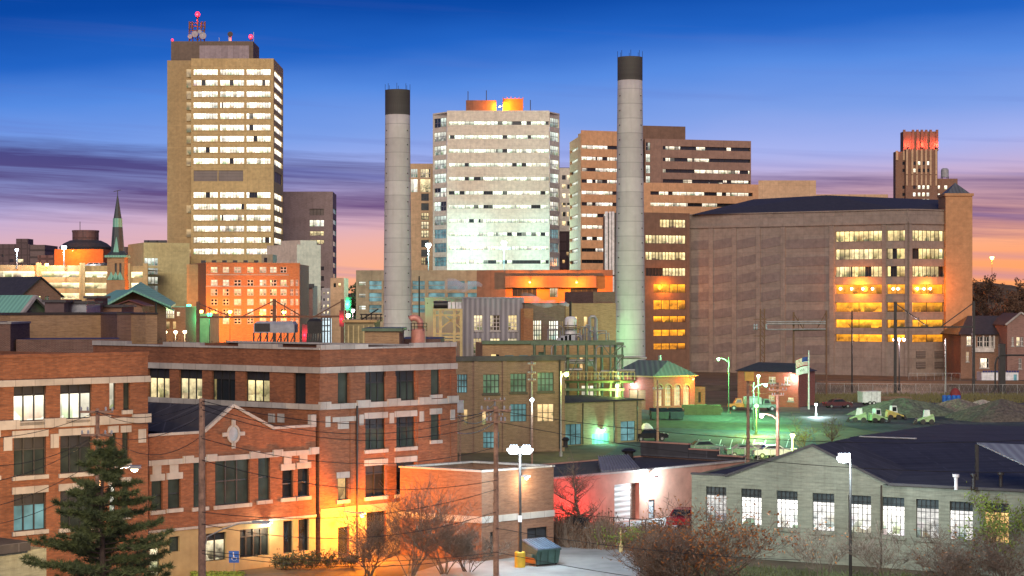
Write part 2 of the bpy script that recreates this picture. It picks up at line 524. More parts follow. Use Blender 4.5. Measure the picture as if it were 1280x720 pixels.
M = dict(
    brick=brick_mat('red brick', (.30, .108, .045), (.20, .07, .03), (.15, .105, .08), amt=.5),
    brick_dk=brick_mat('dark red brick', (.17, .075, .05), (.13, .06, .042), amt=.35),
    brick_tan=brick_mat('tan brick', (.45, .27, .12), (.38, .22, .10), amt=.35),
    brick_brn=brick_mat('brown brick', (.22, .125, .08), (.17, .10, .065), amt=.35),
    brick_util=brick_mat('utility building brick', (.22, .105, .06), (.17, .08, .045), (.16, .12, .09), amt=.3),
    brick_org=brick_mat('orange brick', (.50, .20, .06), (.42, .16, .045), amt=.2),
    cream_br=brick_mat('cream painted block', (.33, .28, .15), (.29, .25, .13), (.30, .26, .16), amt=.4, bw=.4, bh=.2),
    stone=panel_mat('pale limestone trim', (.42, .395, .36), 1.2, 50, .02, .6, .35),
    cream=panel_mat('cream stucco', (.38, .30, .15), amt=.35),
    roof_dk=panel_mat('black membrane roof', (.044, .044, .052), 11, 1.3, .05, 1.9, .6, .2, .75, .37),
    roof_gr=plain('grey gravel roof', (.09, .085, .09), .9, nscale=.3, var=.4),
    tower=panel_mat('tower concrete', (.56, .39, .17), 3.9, 3.85, .035, .72, .25, .05),
    tower_wing=panel_mat('tower wing concrete', (.42, .30, .14), 6, 7.7, .05, 1.25, .2, .04),
    penth=panel_mat('dark penthouse panel', (.17, .125, .09), 5, 50, .04, .6, .2),
    penthp=panel_mat('mauve louver panel', (.34, .28, .29), 2.0, 50, .05, .7, .2),
    louver=ribbed('louver', (.21, .17, .15), .5, False, .6, .2),
    beige=panel_mat('beige precast', (.78, .71, .57), 4.2, 1.45, .03, .8, .18, .03),
    beige2=panel_mat('warm beige precast', (.64, .43, .25), 4.0, 2.1, .03, .75, .2, .05),
    tan_off=panel_mat('tan office precast', (.62, .35, .18), 4.6, 50, .05, .75, .2, .06),
    brn_off=panel_mat('brown office precast', (.31, .19, .14), 4.6, 50, .05, .7, .25, .06),
    brn_dk=panel_mat('dark brown precast', (.20, .115, .075), 4, 50, .05, .7, .25, .06),
    grey_tw=brick_mat('grey mauve brick', (.36, .27, .26), (.32, .24, .23), amt=.35, bw=.6, bh=.3),
    white_bl=panel_mat('white stucco tower', (.66, .54, .42), amt=.3),
    gar=panel_mat('garage precast', (.30, .235, .195), 5, 2.0, .035, .75, .22, .07),
    gar_dk=panel_mat('garage ramp panel', (.235, .18, .16), 5, 50, .03, .7, .2, .04),
    gar_tw=panel_mat('garage stair tower', (.50, .26, .12), 6, 4.2, .03, .8, .2, .03),
    gar_pink=brick_mat('garage base brick', (.30, .15, .12), (.26, .13, .10), amt=.35),
    stack=panel_mat('chimney concrete', (.56, .53, .50), 60, 2.55, .05, .62, .30, .09, sc_=.08, mot=.07),
    stack_cap=panel_mat('sooty chimney top', (.075, .068, .062), amt=.5),
    far=panel_mat('far dark facade', (.13, .085, .085), 3, 3, .3, .6, .2),
    hatd=plain('dark roof metal', (.055, .052, .055), .6, .1),
    orange_w=panel_mat('orange lit wall', (.62, .19, .04), 6, 50, .05, .8, .2),  # orange of the sodium light is put into the base colour
    deckc=panel_mat('deck concrete', (.55, .37, .16), 7, 50, .04, .75, .35, .05),
    deck_ol=panel_mat('olive deck concrete', (.36, .30, .20), 5, 50, .04, .7, .4, .05),
    grey_br=brick_mat('grey painted brick', (.25, .275, .215), (.225, .25, .195), (.18, .2, .16), amt=.5, bw=.4, bh=.2),
    pinkw=panel_mat('pink painted wall', (.46, .25, .19), amt=.35),
    copper=ribbed('green copper roof', (.22, .50, .38), .6, True, .6, .1, .25),
    slate=plain('slate spire', (.055, .07, .07), .6, nscale=2),
    corr=ribbed('corrugated grey cladding', (.30, .29, .30), .7, True, .5, .3, .4),
    corr_roof=ribbed('grey standing seam roof', (.17, .18, .18), .8, True, .5, .3, .3),
    grn_steel=plain('green painted steel', (.10, .15, .09), .5, .2),
    yel_steel=plain('yellow painted steel', (.50, .40, .18), .5, .1),
    steel=plain('galvanised steel', (.38, .38, .37), .45, .6),
    steel_dk=plain('dark steel', (.035, .033, .032), .5, .3),
    rust=plain('rusty steel', (.16, .085, .05), .7, .2, 3),
    wood=plain('weathered pole wood', (.30, .185, .13), .85, 0, 4, .4),
    wire=plain('wire', (.03, .03, .03), .5),
    pink_pipe=plain('pink duct', (.62, .27, .20), .45, .1),
    white=plain('white paint', (.72, .72, .72), .5),
    greyp=plain('grey paint', (.33, .35, .38), .5),
    red_br=brick_mat('bright red brick', (.44, .10, .06), (.36, .08, .05), amt=.3),
    asphalt=panel_mat('asphalt', (.075, .077, .077), 9, 3.6, .05, .4, .8, .35, .8, .37, sc_=.12, mot=.45),
    concrete=plain('pale concrete', (.30, .31, .31), .85, nscale=.25, var=.35),
    dirt=plain('brown earth', (.10, .075, .045), .95, nscale=.3, var=.5),
    grass=plain('dry grass', (.09, .095, .035), .95, nscale=.8, var=.5),
    sootbrick=brick_mat('dark far brick', (.28, .13, .07), (.22, .10, .055), amt=.3),
    win_dk=glass('dark window', (.02, .026, .03), .08),
    win_teal=glass('teal window', (.03, .038, .034), .12, (.34, .38, .28), .075),
    win_grn=glass('green window', (.05, .10, .07), .12, (.40, .62, .38), .30),
    win_blue=glass('blue glass', (.06, .12, .14), .1, (.35, .75, .80), .35),
    shade=plain('dark window shade', (.022, .023, .027), .6),
    frame_dk=plain('dark window frame', (.025, .025, .025), .5),
    frame_br=plain('bronze frame', (.05, .04, .03), .5),
    frame_wh=plain('white window frame', (.6, .55, .5), .6),
    lit_off=lit('lit office white', (1, .82, .58), 2.2, 1.35, .18, (1, .92, .78), .45, 1.1),
    lit_ctr=lit('lit office cool', (.82, .95, .74), 1.55, 1.45, .24, (1, .97, .76), .38, 1.2, darkcol=(.02, .03, .03)),
    lit_ctrb=lit('lit corner office', (.80, .95, .82), 1.0, 4.2, .12, (1, .97, .80), .6, .9),
    lit_rgt=lit('lit office right', (1, .82, .62), 1.5, 1.5, .40, (1, .92, .80), .55, 1.2),
    lit_dim=lit('sparsely lit office', (1, .80, .55), 1.3, 1.3, .60, (1, .86, .66), .5, 1.3),
    lit_yel=lit('lit garage yellow', (1, .72, .28), 1.25, 1.5, .18, (1, .80, .42), .6, .9),
    lit_org=lit('lit garage orange', (1, .34, .015), 1.75, 9, .0, (1, .40, .025), .75, .62, .55),
    lit_deck=lit('lit parking deck', (1, .80, .42), 1.8, 6, .0, (1, .86, .55), .7, .55, .5),
    lit_mix=lit('part lit room', (1, .74, .26), .9, .75, .5, (1, .82, .40), .7, 1.8),
    lit_room=lit('lit room', (1, .74, .30), 1.0, 1.2, .12, (1, .85, .52), .7, 1.8),
    lit_roomw=lit('bright lit room', (1, .88, .62), 1.3, 1.05, .0, (1, .95, .80), .30, 1.2),
    lit_apt=lit('lit flat', (1, .72, .32), 1.2, 2.2, .30, (1, .85, .58), .6, 1.2),
    lit_warm=lit('warm lit window', (1, .60, .22), 1.0, 2.5, .0, (1, .7, .35), .6, 1.5),
    lit_shop=lit('lit workshop', (1, .97, .90), 2.0, 5, .0, (1, .98, .93), .62, 2.2, .15),
    lit_store=lit('lit storefront', (1, .78, .42), 1.2, 2.0, .0, (1, .88, .6), .85, 1.8),
)
def bulb(name, col, s): return glow(name, col, s)
B_ = dict(flood=bulb('flood lens', (.8, .97, 1), 14),
    white=bulb('cool lamp', (.80, .95, 1), 14), warm=bulb('warm lamp', (1, .78, .45), 12), green=bulb('mercury lamp green', (.35, 1, .40), 9),
    yel=bulb('lamp yellow green', (.85, 1, .25), 9), cyan=bulb('lamp cyan green', (.35, 1, .75), 9), sod=bulb('sodium lamp', (1, .55, .12), 12),
    pink=bulb('lamp pink white', (1, .72, .85), 12), red=bulb('red beacon', (1, .012, .03), 4), sigg=bulb('green signal', (.05, 1, .35), 8), blue=bulb('blue white lamp', (.72, .82, 1), 12))
LC = dict(white=(.75, .93, 1), flood=(.42, .95, 1), warm=(1, .74, .42), green=(.25, 1, .32), yel=(.75, 1, .22), cyan=(.25, 1, .65), sod=(1, .25, .010), pink=(1, .75, .78), red=(1, .02, .04), sigg=(.05, 1, .35), blue=(.65, .8, 1))

# ------------------------------------------------------------------ lamps (each lamp carries its own light)
def light(parent, loc, power, col, r=.15, local=True):
    d = bpy.data.lights.new('lamp_light', 'POINT')
    d.energy = power * 1.6
    d.color = col
    d.shadow_soft_size = r
    o = bpy.data.objects.new('lamp_light', d)
    COL.objects.link(o)
    o.parent = parent
    o.location = loc
    return o

def pole_lamp(px, py, Y, c, power, label, arm=0., pole_m=None, r=.10, head=.5, group=None, poletop=None, arms=None, base_z=0., cat='street lamp', name='street_lamp', bulb_r=.2, adir=None):
    """head seen at (px, py); arm = metres from pole to head in x (+: head left of pole)"""
    hz = Z_(py, Y)
    hx = X_(px, Y)
    bx = hx + arm
    root = thing(name, label, cat, (bx, Y, base_z), group)
    h = hz - base_z
    pm = pole_m or M['steel_dk']
    mb = MB(); mb.tube([(0, 0, 0), (0, 0, .5), (0, 0, .52), (0, 0, h + (.35 if arm else 0.1))], [r * 1.9, r * 1.9, r, r * .7], 10)
    mb.build('pole', pm, root, local=True)
    if arm:
        mb = MB(); mb.tube([(0, 0, h - .4), (-arm * .35, 0, h + .05), (-arm * .75, 0, h + .22), (-arm, 0, h + .2)], r * .55, 8)
        mb.build('arm', pm, root, local=True)
    for dx in (arms or [0]):
        x = -arm + dx
        mb = MB()
        mb.box(x - head * .5, x + head * .5, -.18, .18, h + .08, h + .2)
        mb.box(x - head * .36, x + head * .36, -.14, .14, h + .2, h + .28)
        hd = mb.build('lamp_head', M['greyp'], root, local=True)
        mb = MB(); mb.lathe((x, 0, h), [(.02, -bulb_r), (bulb_r * .7, -bulb_r * .75), (bulb_r, 0), (bulb_r * .8, bulb_r * .5), (.02, .12)], 12)
        mb.build('bulb', B_[c], hd, local=True, smooth=True)
        if power: light(root, (x, -1.0, h - bulb_r - .3), power / len(arms or [0]), LC[c], .2)
    return root

def wall_lamp(F, px, py, c, power, label, out=.35, br=.16, o=0., lo=None, cat='wall lamp'):
    p = F.pt(F.u(px), F.z(px, py), o)
    n = Vector((F.n.x, F.n.y, 0))
    root = thing('wall_lamp', label, cat, p)
    mb = MB()
    mb.bar((0, 0, .1), n * out + Vector((0, 0, .14)), .07)
    mb.bar(n * (out - .16) + Vector((0, 0, .15)), n * (out + .2) + Vector((0, 0, .12)), .34, .12)
    mb.build('housing', M['greyp'], root, local=True)
    mb = MB(); mb.lathe(n * out, [(.02, -br), (br * .8, -br * .6), (br, 0), (br * .6, .06)], 12)
    mb.build('bulb', B_[c], root, local=True, smooth=True)
    if power: light(root, n * (out + .25) + Vector((0, 0, -br - .15)), power, LC[c], .12)
    return root
# ------------------------------------------------------------------ ground, roads
def struct(name, mb, m):
    o = mb.build(name, m)
    o['kind'] = 'structure'
    return o
mb = MB(); mb.poly([(-3000, -200, -.02), (3000, -200, -.02), (3000, 6000, -.02), (-3000, 6000, -.02)]); struct('ground', mb, M['dirt'])
def sheet(name, pts, z, m):
    mb = MB(); mb.poly([(p[0], p[1], z) for p in pts]); return struct(name, mb, m)
sheet('parking_lot', [G(690, 168), G(1035, 168), G(1010, 275), G(905, 292), G(800, 292), G(770, 210)], .012, M['asphalt'])
sheet('grass_strip', [G(800, 246), G(1000, 236), G(1000, 250), G(800, 262)], .03, M['grass'])
for k in range(9): sheet('road_marking', [G(870 + k * 14, 212), G(871.2 + k * 14, 212), G(874.2 + k * 14, 224), G(873 + k * 14, 224)], .026, M['white'])
sheet('yard', [G(1000, 262), G(1290, 200), G(1290, 330), G(1000, 330)], .016, M['asphalt'])
sheet('pavement', [G(470, 110), G(800, 110), G(800, 124), G(690, 131), G(585, 122)], .02, M['concrete'])
sheet('street', [G(-40, 60), G(470, 60), G(470, 116), G(300, 114), G(-40, 104)], .008, M['asphalt'])
sheet('driveway', [G(690, 135.5), G(900, 131), G(870, 146), G(700, 136.2)], .024, M['concrete'])
sheet('grass_verge', [G(860, 108), G(1300, 98), G(1300, 109), G(862, 119)], .016, M['grass'])
# raised railway bed behind the yard
mb = MB()
for x0, x1, y0, y1, h in ((-200, 260, 345, 372, .9),):
    mb.hexa([(x0, y0, 0), (x1, y0, 0), (x1, y1, 0), (x0, y1, 0), (x0, y0 + 3, h), (x1, y0 + 3, h), (x1, y1 - 3, h), (x0, y1 - 3, h)])
struct('railway_embankment', mb, M['dirt'])
for k in range(4):
    mb = MB(); mb.box(60, 240, 350 + k * 4, 350.16 + k * 4, .9, 1.06); struct('railway_rail', mb, M['rust'])
# wooded hill on the right
def hill(name, x0, x1, Y, dep, h, m, seed):
    rnd = random.Random(seed)
    mb = MB()
    nx, ny = 26, 8
    for i in range(nx):
        for j in range(ny):
            q = []
            for a, b in ((i, j), (i + 1, j), (i + 1, j + 1), (i, j + 1)):
                u, v = a / nx, b / ny
                zz = h * math.sin(math.pi * min(1, u * .9 + .1)) ** .6 * math.sin(math.pi * v) * (1 + .12 * math.sin(u * 17 + v * 5 + seed)) - .1
                q.append((x0 + (x1 - x0) * u, Y + dep * v, zz))
            mb.poly(q)
    return struct(name, mb, m)
hill('hill', X_(1190, 700), X_(1560, 700), 700, 160, 24, M['dirt'], 1)
hill('hill', X_(330, 1900), X_(620, 1900), 1900, 500, 26, M['hatd'], 2)

# ------------------------------------------------------------------ foreground brick office building
C0 = G(400, 120)
d1 = Vector((2460, 2300)).normalized()
n1 = Vector((d1.y, -d1.x))
d2 = Vector((-3140, 2300)).normalized()
def on_line(p, d, px):
    r = (px - CX) / FP
    u = (p.x - r * p.y) / (r * d.y - d.x)
    return p + d * u
ob = thing('brick_office_building', 'three storey red brick office building with white stone bands and a gabled entrance', 'building', (C0.x, C0.y, 0))
R1 = on_line(C0, d1, 570)
FR = Facade(C0, R1)
FK = Facade(C0 + d2 * 22, C0)
zR = 13.75
z3 = lambda x, y: (380 + x / 2.32, 410 + y / 2.32)
z2 = lambda x, y: (170 + x / 2.324, 410 + y / 2.324)
z1 = lambda x, y: (x / 2.323, 410 + y / 2.323)
def rz(F, zf, x0, x1, yt, yb):
    a, t_ = zf(x0, yt); b, b_ = zf(x1, yb)
    return F.rect(a, b, t_, b_)
# right section windows: (rect, transom, sill, lintel, mat, bars)
T_ = 'win_teal'
rw = [((98, 130, 127, 220), 0, 0, 0, T_, (1, 1)), ((178, 238, 125, 215), .38, 0, 0, T_, (3, 1)), ((265, 323, 120, 210), .38, 0, 0, T_, (3, 1)), ((368, 395, 119, 193), 0, 1, 0, T_, (1, 1)),
      ((178, 238, 262, 352), .33, 1, 1, T_, (3, 1)), ((265, 323, 257, 345), .33, 1, 1, T_, (3, 1)), ((368, 395, 250, 325), 0, 1, 1, T_, (1, 1)),
      ((98, 127, 435, 498), 0, 1, 1, 'lit_warm', (1, 1)), ((178, 238, 398, 488), .28, 1, 1, 'win_dk', (2, 1)), ((265, 323, 390, 480), .28, 1, 1, 'win_dk', (2, 1)),
      ((180, 238, 532, 622), 0, 0, 0, 'win_dk', (2, 2)), ((97, 130, 577, 663), 0, 0, 0, 'win_dk', (1, 1))]
hR = [rz(FR, z3, *w[0]) for w in rw]
kw = [((35, 97, 118, 207), .3, 'lit_room'), ((125, 192, 119, 208), .3, 'lit_room'), ((220, 288, 121, 211), .3, 'lit_mix'), ((318, 388, 124, 214), .3, 'lit_mix'), ((458, 493, 127, 220), 0, 'lit_mix')]
hK = [rz(FK, z2, *w[0]) for w in kw]
shell(ob, [C0, R1, R1 + d2 * 22, C0 + d2 * 22], 0, zR, M['brick'], M['roof_gr'], {0: hR, 3: hK}, .32, .7)
# A wing
qA = C0 + n1 * 1.2
A0, A1 = on_line(qA, d1, -70), on_line(qA, d1, 185)
FA = Facade(A0, A1)
zA = FA.z(185, 438.3) - .25
aw = [((40, 134, 163, 270), .30, 1, 0, 'lit_roomw', (3, 1)), ((175, 267, 157, 263), .30, 1, 0, 'lit_roomw', (3, 1)), ((318, 337, 153, 237), 0, 0, 0, 'lit_roomw', (1, 1)), ((358, 378, 151, 238), 0, 1, 0, T_, (1, 1)),
      ((40, 134, 317, 428), .32, 1, 1, T_, (3, 1)), ((175, 267, 311, 420), .32, 1, 1, T_, (3, 1)), ((318, 338, 304, 395), 0, 1, 1, T_, (1, 1)), ((355, 375, 303, 393), 0, 1, 1, T_, (1, 1)),
      ((40, 134, 480, 588), .30, 1, 1, 'win_blue', (3, 1)), ((175, 267, 470, 578), .30, 1, 1, T_, (3, 1)), ((318, 338, 455, 545), 0, 1, 1, 'lit_roomw', (1, 1)), ((355, 375, 453, 543), 0, 1, 1, T_, (1, 1)),
      ((-96, -5, 320, 432), .32, 1, 1, T_, (3, 1)), ((-96, -5, 168, 275), .30, 1, 0, T_, (3, 1))]
hA = [rz(FA, z1, *w[0]) for w in aw]
shell(ob, [A0, A1, A1 + d2 * 24, A0 + d2 * 24], 0, zA, M['brick'], M['roof_gr'], {0: hA}, .32, .6)
# gabled annex
g0 = on_line(C0, d1, 184.6)
g1 = C0 - d1 * .35
FG = Facade(g0, g1)
zG = 8.75
gw = [((230, 330, 375, 512), 0, 1, 0, T_, (3, 2)), ((355, 390, 368, 500), 0, 1, 0, T_, (1, 2)), ((167, 205, 388, 520), 0, 1, 0, T_, (1, 2)),
      ((425, 457, 413, 493), 0, 1, 1, 'win_dk', (1, 2)), ((470, 503, 408, 489), 0, 1, 1, 'win_dk', (1, 2)), ((45, 78, 444, 530), 0, 1, 1, T_, (1, 2)), ((93, 130, 439, 524), 0, 1, 1, T_, (1, 2)),
      ((203, 262, 595, 676), .25, 0, 0, 'lit_store', (2, 1)), ((302, 388, 582, 664), .28, 0, 0, 'win_dk', (4, 1)), ((428, 457, 557, 655), 0, 0, 0, 'win_dk', (1, 1)), ((472, 503, 553, 648), 0, 0, 0, 'win_dk', (1, 1)),
      ((97, 127, 606, 650), 0, 0, 0, T_, (1, 1)), ((40, 70, 640, 720), 0, 0, 0, 'lit_store', (1, 1))]
hG = [rz(FG, z2, *w[0]) for w in gw]
zc = FG.z(300, 652)   # top of the cream ground floor
mb = MB()
up = [h for h in hG if h[2] > zc]; lo = [h for h in hG if h[2] <= zc]
FG.wall(mb, zc, zG, up, .3)
ua, ub, um = FG.u(255), FG.u(340), FG.u(291)
zap = FG.z(291, 509)
mb.poly([FG.pt(ua, zG), FG.pt(ub, zG), FG.pt(um, zap)])
mb.build('wall', M['brick'], ob)
mb = MB(); FG.wall(mb, 0, zc - .18, [[h[0], h[1], h[2], min(h[3], zc - .25)] for h in lo], .3); mb.build('wall', M['cream'], ob)
mb = MB()
gb = Vector((d2.x, d2.y, 0))
def gp(u, z, t, o=0.): return FG.pt(u, z, o) + gb * t
mb.poly([gp(0, zG - .35, 0), gp(FG.L, zG - .35, 0), gp(FG.L, zG - .35, 19), gp(0, zG - .35, 19)])
mb.poly([gp(ua - .1, zG - .06, .4), gp(um, zap + .06, .4), gp(um, zap + .06, 19), gp(ua - .1, zG - .06, 19)])
mb.poly([gp(um, zap + .06, .4), gp(ub + .1, zG - .06, .4), gp(ub + .1, zG - .06, 19), gp(um, zap + .06, 19)])
mb.build('roof', M['roof_dk'], ob)
def put(F, ws, hs):
    for w, h in zip(ws, hs):
        (_, tr, si, li, mt, bars) = w
        window(ob, F, h, M[mt], .28, bars, M['frame_dk'], .08, M['stone'] if si else None, M['stone'] if li else None, tr, M['shade'])
put(FR, rw, hR)
put(FK, [(w[0], w[1], 0, 0, w[2], (3, 1) if w[1] else (1, 1)) for w in kw], hK)
put(FA, aw, hA)
put(FG, gw, hG)
# stone bands, blocks, copings
mb = MB()
def band(F, za, zb, u0=0., u1=None, o=.1): F.box(mb, u0, F.L if u1 is None else u1, za, zb, -.05, o)
zb1 = FR.z(402, 459.0); band(FR, zb1 - .40, zb1, 0, FR.L + .06, .12); FK.box(mb, 0, FK.L + .12, zb1 - .40, zb1 - .003, -.05, .12)
zb2 = FR.z(402, 505.5); band(FR, zb2 - .36, zb2, 0, FR.L + .06, .12); FK.box(mb, 0, FK.L + .12, zb2 - .36, zb2 - .003, -.05, .12)
mb.build('stone_band', M['stone'], ob)
mb = MB()
for x in (50, 165, 253, 342, 428): u = FR.u(380 + x / 2.32 + 2); fbox(FR, ob, 'stone_block', M['stone'], max(-.1, u - .55), min(FR.L + .1, u + .55), zb2 - .30, zb2 + .16, -.04, .2)
for x in (68, 165, 253, 340, 430):
    u = FR.u(380 + x / 2.32); fbox(FR, ob, 'stone_block', M['stone'], u - .20, u + .20, zb2 - 1.5, zb2 - .8, -.04, .07)
u = FR.u(380 + 113 / 2.32); fbox(FR, ob, 'stone_block', M['stone'], u - .45, u + .45, FR.z(429, 536), FR.z(429, 527.5), -.04, .07)
a, b = FR.u(380 + 82 / 2.32), FR.u(380 + 150 / 2.32); fbox(FR, ob, 'stone_block', M['stone'], a, b, zb2 - 1.2, zb2 - .88, -.04, .08)
for x in (395, 422):  # on the recessed wall above the annex roof
    u = FK.u(170 + x / 2.324); fbox(FK, ob, 'stone_block', M['stone'], u - .3, u + .3, FK.z(170 + x / 2.324, 528), FK.z(170 + x / 2.324, 517), -.04, .06)
mb = MB()
zb1 = FA.z(100, 472.5); FA.box(mb, 0, FA.L + .1, zb1 - .36, zb1, -.05, .14)
zb2 = FA.z(100, 524.5); FA.box(mb, 0, FA.L + .08, zb2 - .36, zb2, -.05, .12)
mb.build('stone_band', M['stone'], ob)
mb = MB()
for x in (22, 157, 288, 412): u = FA.u(x / 2.323); fbox(FA, ob, 'stone_block', M['stone'], u - .68, min(FA.L + .12, u + .68), zb2 - .36, zb2 + .16, -.04, .19)
for x in (22, 158, 412): u = FA.u(x / 2.323); fbox(FA, ob, 'stone_block', M['stone'], u - .26, u + .26, zb2 - 1.55, zb2 - .75, -.04, .06)
mb = MB()
zb3 = FG.z(300, 568); FG.box(mb, 0, FG.L, zb3 - .32, zb3, -.05, .12)
FG.box(mb, 0, FG.L, zc - .16, zc - .01, -.05, .10)
mb.build('stone_band', M['stone'], ob)
mb = MB()
for x in (150, 218, 343, 410, 515): u = FG.u(170 + x / 2.324); fbox(FG, ob, 'stone_block', M['stone'], u - .36, u + .36, zb3 - .3, zb3 + .14, -.04, .17)
for x, y in ((440, 382), (486, 378), (60, 412), (110, 407)):
    u = FG.u(170 + x / 2.324); z = FG.z(170 + x / 2.324, 410 + y / 2.324); fbox(FG, ob, 'stone_block', M['stone'], u - .30, u + .30, z - .38, z + .38, -.04, .05)
mb = MB()
fbox(FG, ob, 'coping', M['stone'], 0, ua, zG, zG + .16, -.25, .08); fbox(FG, ob, 'coping', M['stone'], ub, FG.L, zG, zG + .16, -.25, .08)
fbox(FG, ob, 'stone_block', M['stone'], FG.L - .45, FG.L - .02, zG + .17, zG + .8, -.25, .1)
for a, b in ((ua, um), (ub, um)):
    za, zb = zG + .12, zap + .12
    p, q = FG.pt(a, za, 0), FG.pt(b, zb, 0)
    mb.bar(p, q, .26, .18)
mb.build('coping', M['stone'], ob)
# medallion in the gable
ou = FG.u(170 + 282 / 2.324); oz = FG.z(170 + 282 / 2.324, 410 + 308 / 2.324)
mb = MB()
N_ = 28
for k in range(N_):
    a0, a1 = 2 * math.pi * k / N_, 2 * math.pi * (k + 1) / N_
    q = lambda a, r, o: FG.pt(ou + math.cos(a) * r * .82 * .62, oz + math.sin(a) * r * .62, o)
    mb.hexa([q(a0, .72, .1), q(a0, .95, .1), q(a1, .95, .1), q(a1, .72, .1), q(a0, .72, -.02), q(a0, .95, -.02), q(a1, .95, -.02), q(a1, .72, -.02)])
for dx, dz, w, h in ((0, .72, .12, .18), (0, -.72, .12, .18), (.64, 0, .18, .12), (-.64, 0, .18, .12)):
    FG.box(mb, ou + dx - w, ou + dx + w, oz + dz - h, oz + dz + h, -.03, .12)
md = mb.build('medallion', M['stone'], ob)
mb = MB(); mb.poly([FG.pt(ou + math.cos(2 * math.pi * k / N_) * .38, oz + math.sin(2 * math.pi * k / N_) * .47, .04) for k in range(N_)]); mb.build('pane', M['greyp'], md)
# parapet copings with raised lengths, brick piers, drainpipe
mb = MB()
fbox(FA, ob, 'coping', M['brick'], 0, FA.L + .05, zA, zA + .2, -.38, .05)
for F, z in ((FR, zR), (FK, zR)):
    n = max(3, int(F.L / 3.2)); st = F.L / n
    for k in range(n):
        rse = .2 if k % 2 == 0 else 0
        F.box(mb, k * st + .004, (k + 1) * st, z, z + .12 + rse, -.38, .1)
FX = Facade(R1, R1 + d2 * 22); FX.box(mb, 0.1, 22, zR, zR + .12, -.38, .1)
mb.build('coping', M['stone'], ob)
mb = MB()
for x in (52, 150, 250, 345, 440):
    u = FR.u(380 + x / 2.32); fbox(FR, ob, 'pier', M['brick'], max(-.08, u - .5), min(FR.L + .08, u + .5), zc, zR - 1.9, -.04, .05)
mb = MB(); u = FR.u(380 + 150 / 2.32); mb.tube([FR.pt(u, .2, .16), FR.pt(u, FR.z(445, 507), .16)], .07, 8); mb.build('drainpipe', M['frame_dk'], ob)
# cream ground floor on the right section (stucco skin a few cm proud)
mb = MB(); zcr = FR.z(402, 640)
FR.wall(mb, 0, zcr, [h for h in hR if h[2] < zcr], .08, o=.055)
FR.box(mb, 0, FR.L, zcr + .003, zcr + .2, -.02, .1)
mb.build('wall', M['cream'], ob)
# orange wall lamp by the side door
wall_lamp(FR, 429, 641, 'sod', 3000, 'sodium wall lamp glowing orange above the brick building side door', 2.0, .16)
wall_lamp(FG, 331, 655, 'warm', 160, 'small white wall lamp above the dark glass entrance', .4, .1)
# blue accessible parking sign
def small_sign(name, px, py, Y, w, h, m, label, post=True):
    r = thing(name, label, 'sign', (X_(px, Y), Y, 0))
    z = Z_(py, Y)
    mb = MB(); mb.box(-w / 2, w / 2, -.02, .02, z - h / 2, z + h / 2); p = mb.build('panel', m, r, local=True)
    mb = MB(); mb.tube([(0, .06, 0), (0, .06, z + h / 2)], .03, 6); mb.build('post', M['steel'], r, local=True)
    return r, p, z
bl = plain('blue sign', (.02, .12, .50), .4)
r_, p_, zz = small_sign('accessible_parking_sign', 292.5, 696, 113.2, .62, .72, bl, 'blue accessible parking sign with white wheelchair symbol', True)
mb = MB()
for k in range(10):
    a0, a1 = math.pi * (.75 + 1.35 * k / 10), math.pi * (.75 + 1.35 * (k + 1) / 10)
    mb.bar((.02 + .15 * math.cos(a0), -.027, zz - .09 + .15 * math.sin(a0)), (.02 + .15 * math.cos(a1), -.027, zz - .09 + .15 * math.sin(a1)), .05, .01)
mb.bar((-.03, -.027, zz + .15), (.0, -.027, zz - .04), .06, .01); mb.bar((0, -.027, zz - .04), (.14, -.027, zz - .05), .05, .01); mb.bar((.14, -.027, zz - .05), (.2, -.027, zz - .2), .05, .01)
mb.box(-.07, .0, -.03, -.024, zz + .2, zz + .28)
mb.build('wheelchair_symbol', M['white'], p_, local=True)
# ------------------------------------------------------------------ small brick utility building
zU = lambda x, y: (490 + x / 2.77, 460 + y / 2.77)
U0 = G(602, 119.6)
u1 = on_line(U0, Vector((2760, 2300)).normalized(), 692)
dl = Vector((-3800, 2300)).normalized()
u3 = on_line(U0, dl, 500)
FU = Facade(U0, u1); FV = Facade(u3, U0)
ub_ = thing('utility_building', 'small windowless brick block with one white band behind the green dumpster', 'building', (U0.x, U0.y, 0))
zUt = FU.z(606, 590)
hU = [rz(FU, zU, 468, 538, 552, 625), rz(FU, zU, 340, 351, 568, 645)]
ft = [u3, U0, u1, u1 + (u3 - U0)]
shell(ub_, ft, 0, zUt, M['brick_util'], M['roof_dk'], {1: hU}, .3, .45)
coping(ub_, ft, zUt, M['stone'], .4, .12)
mb = MB(); zbu = FU.z(606, 649.5) + .2
FU.box(mb, -.06, FU.L + .06, zbu - .42, zbu, -.04, .06); FV.box(mb, -.06, FV.L, zbu - .42, zbu - .002, -.04, .06)
mb.build('stone_band', M['stone'], ub_)
for h in hU: window(ub_, FU, h, M['shade'], .2, (2, 1), M['frame_dk'], .08, name='door')
wall_lamp(FU, 652, 597, 'warm', 150, 'warm wall lamp lighting the tan brick above the dumpster', .5, .12)
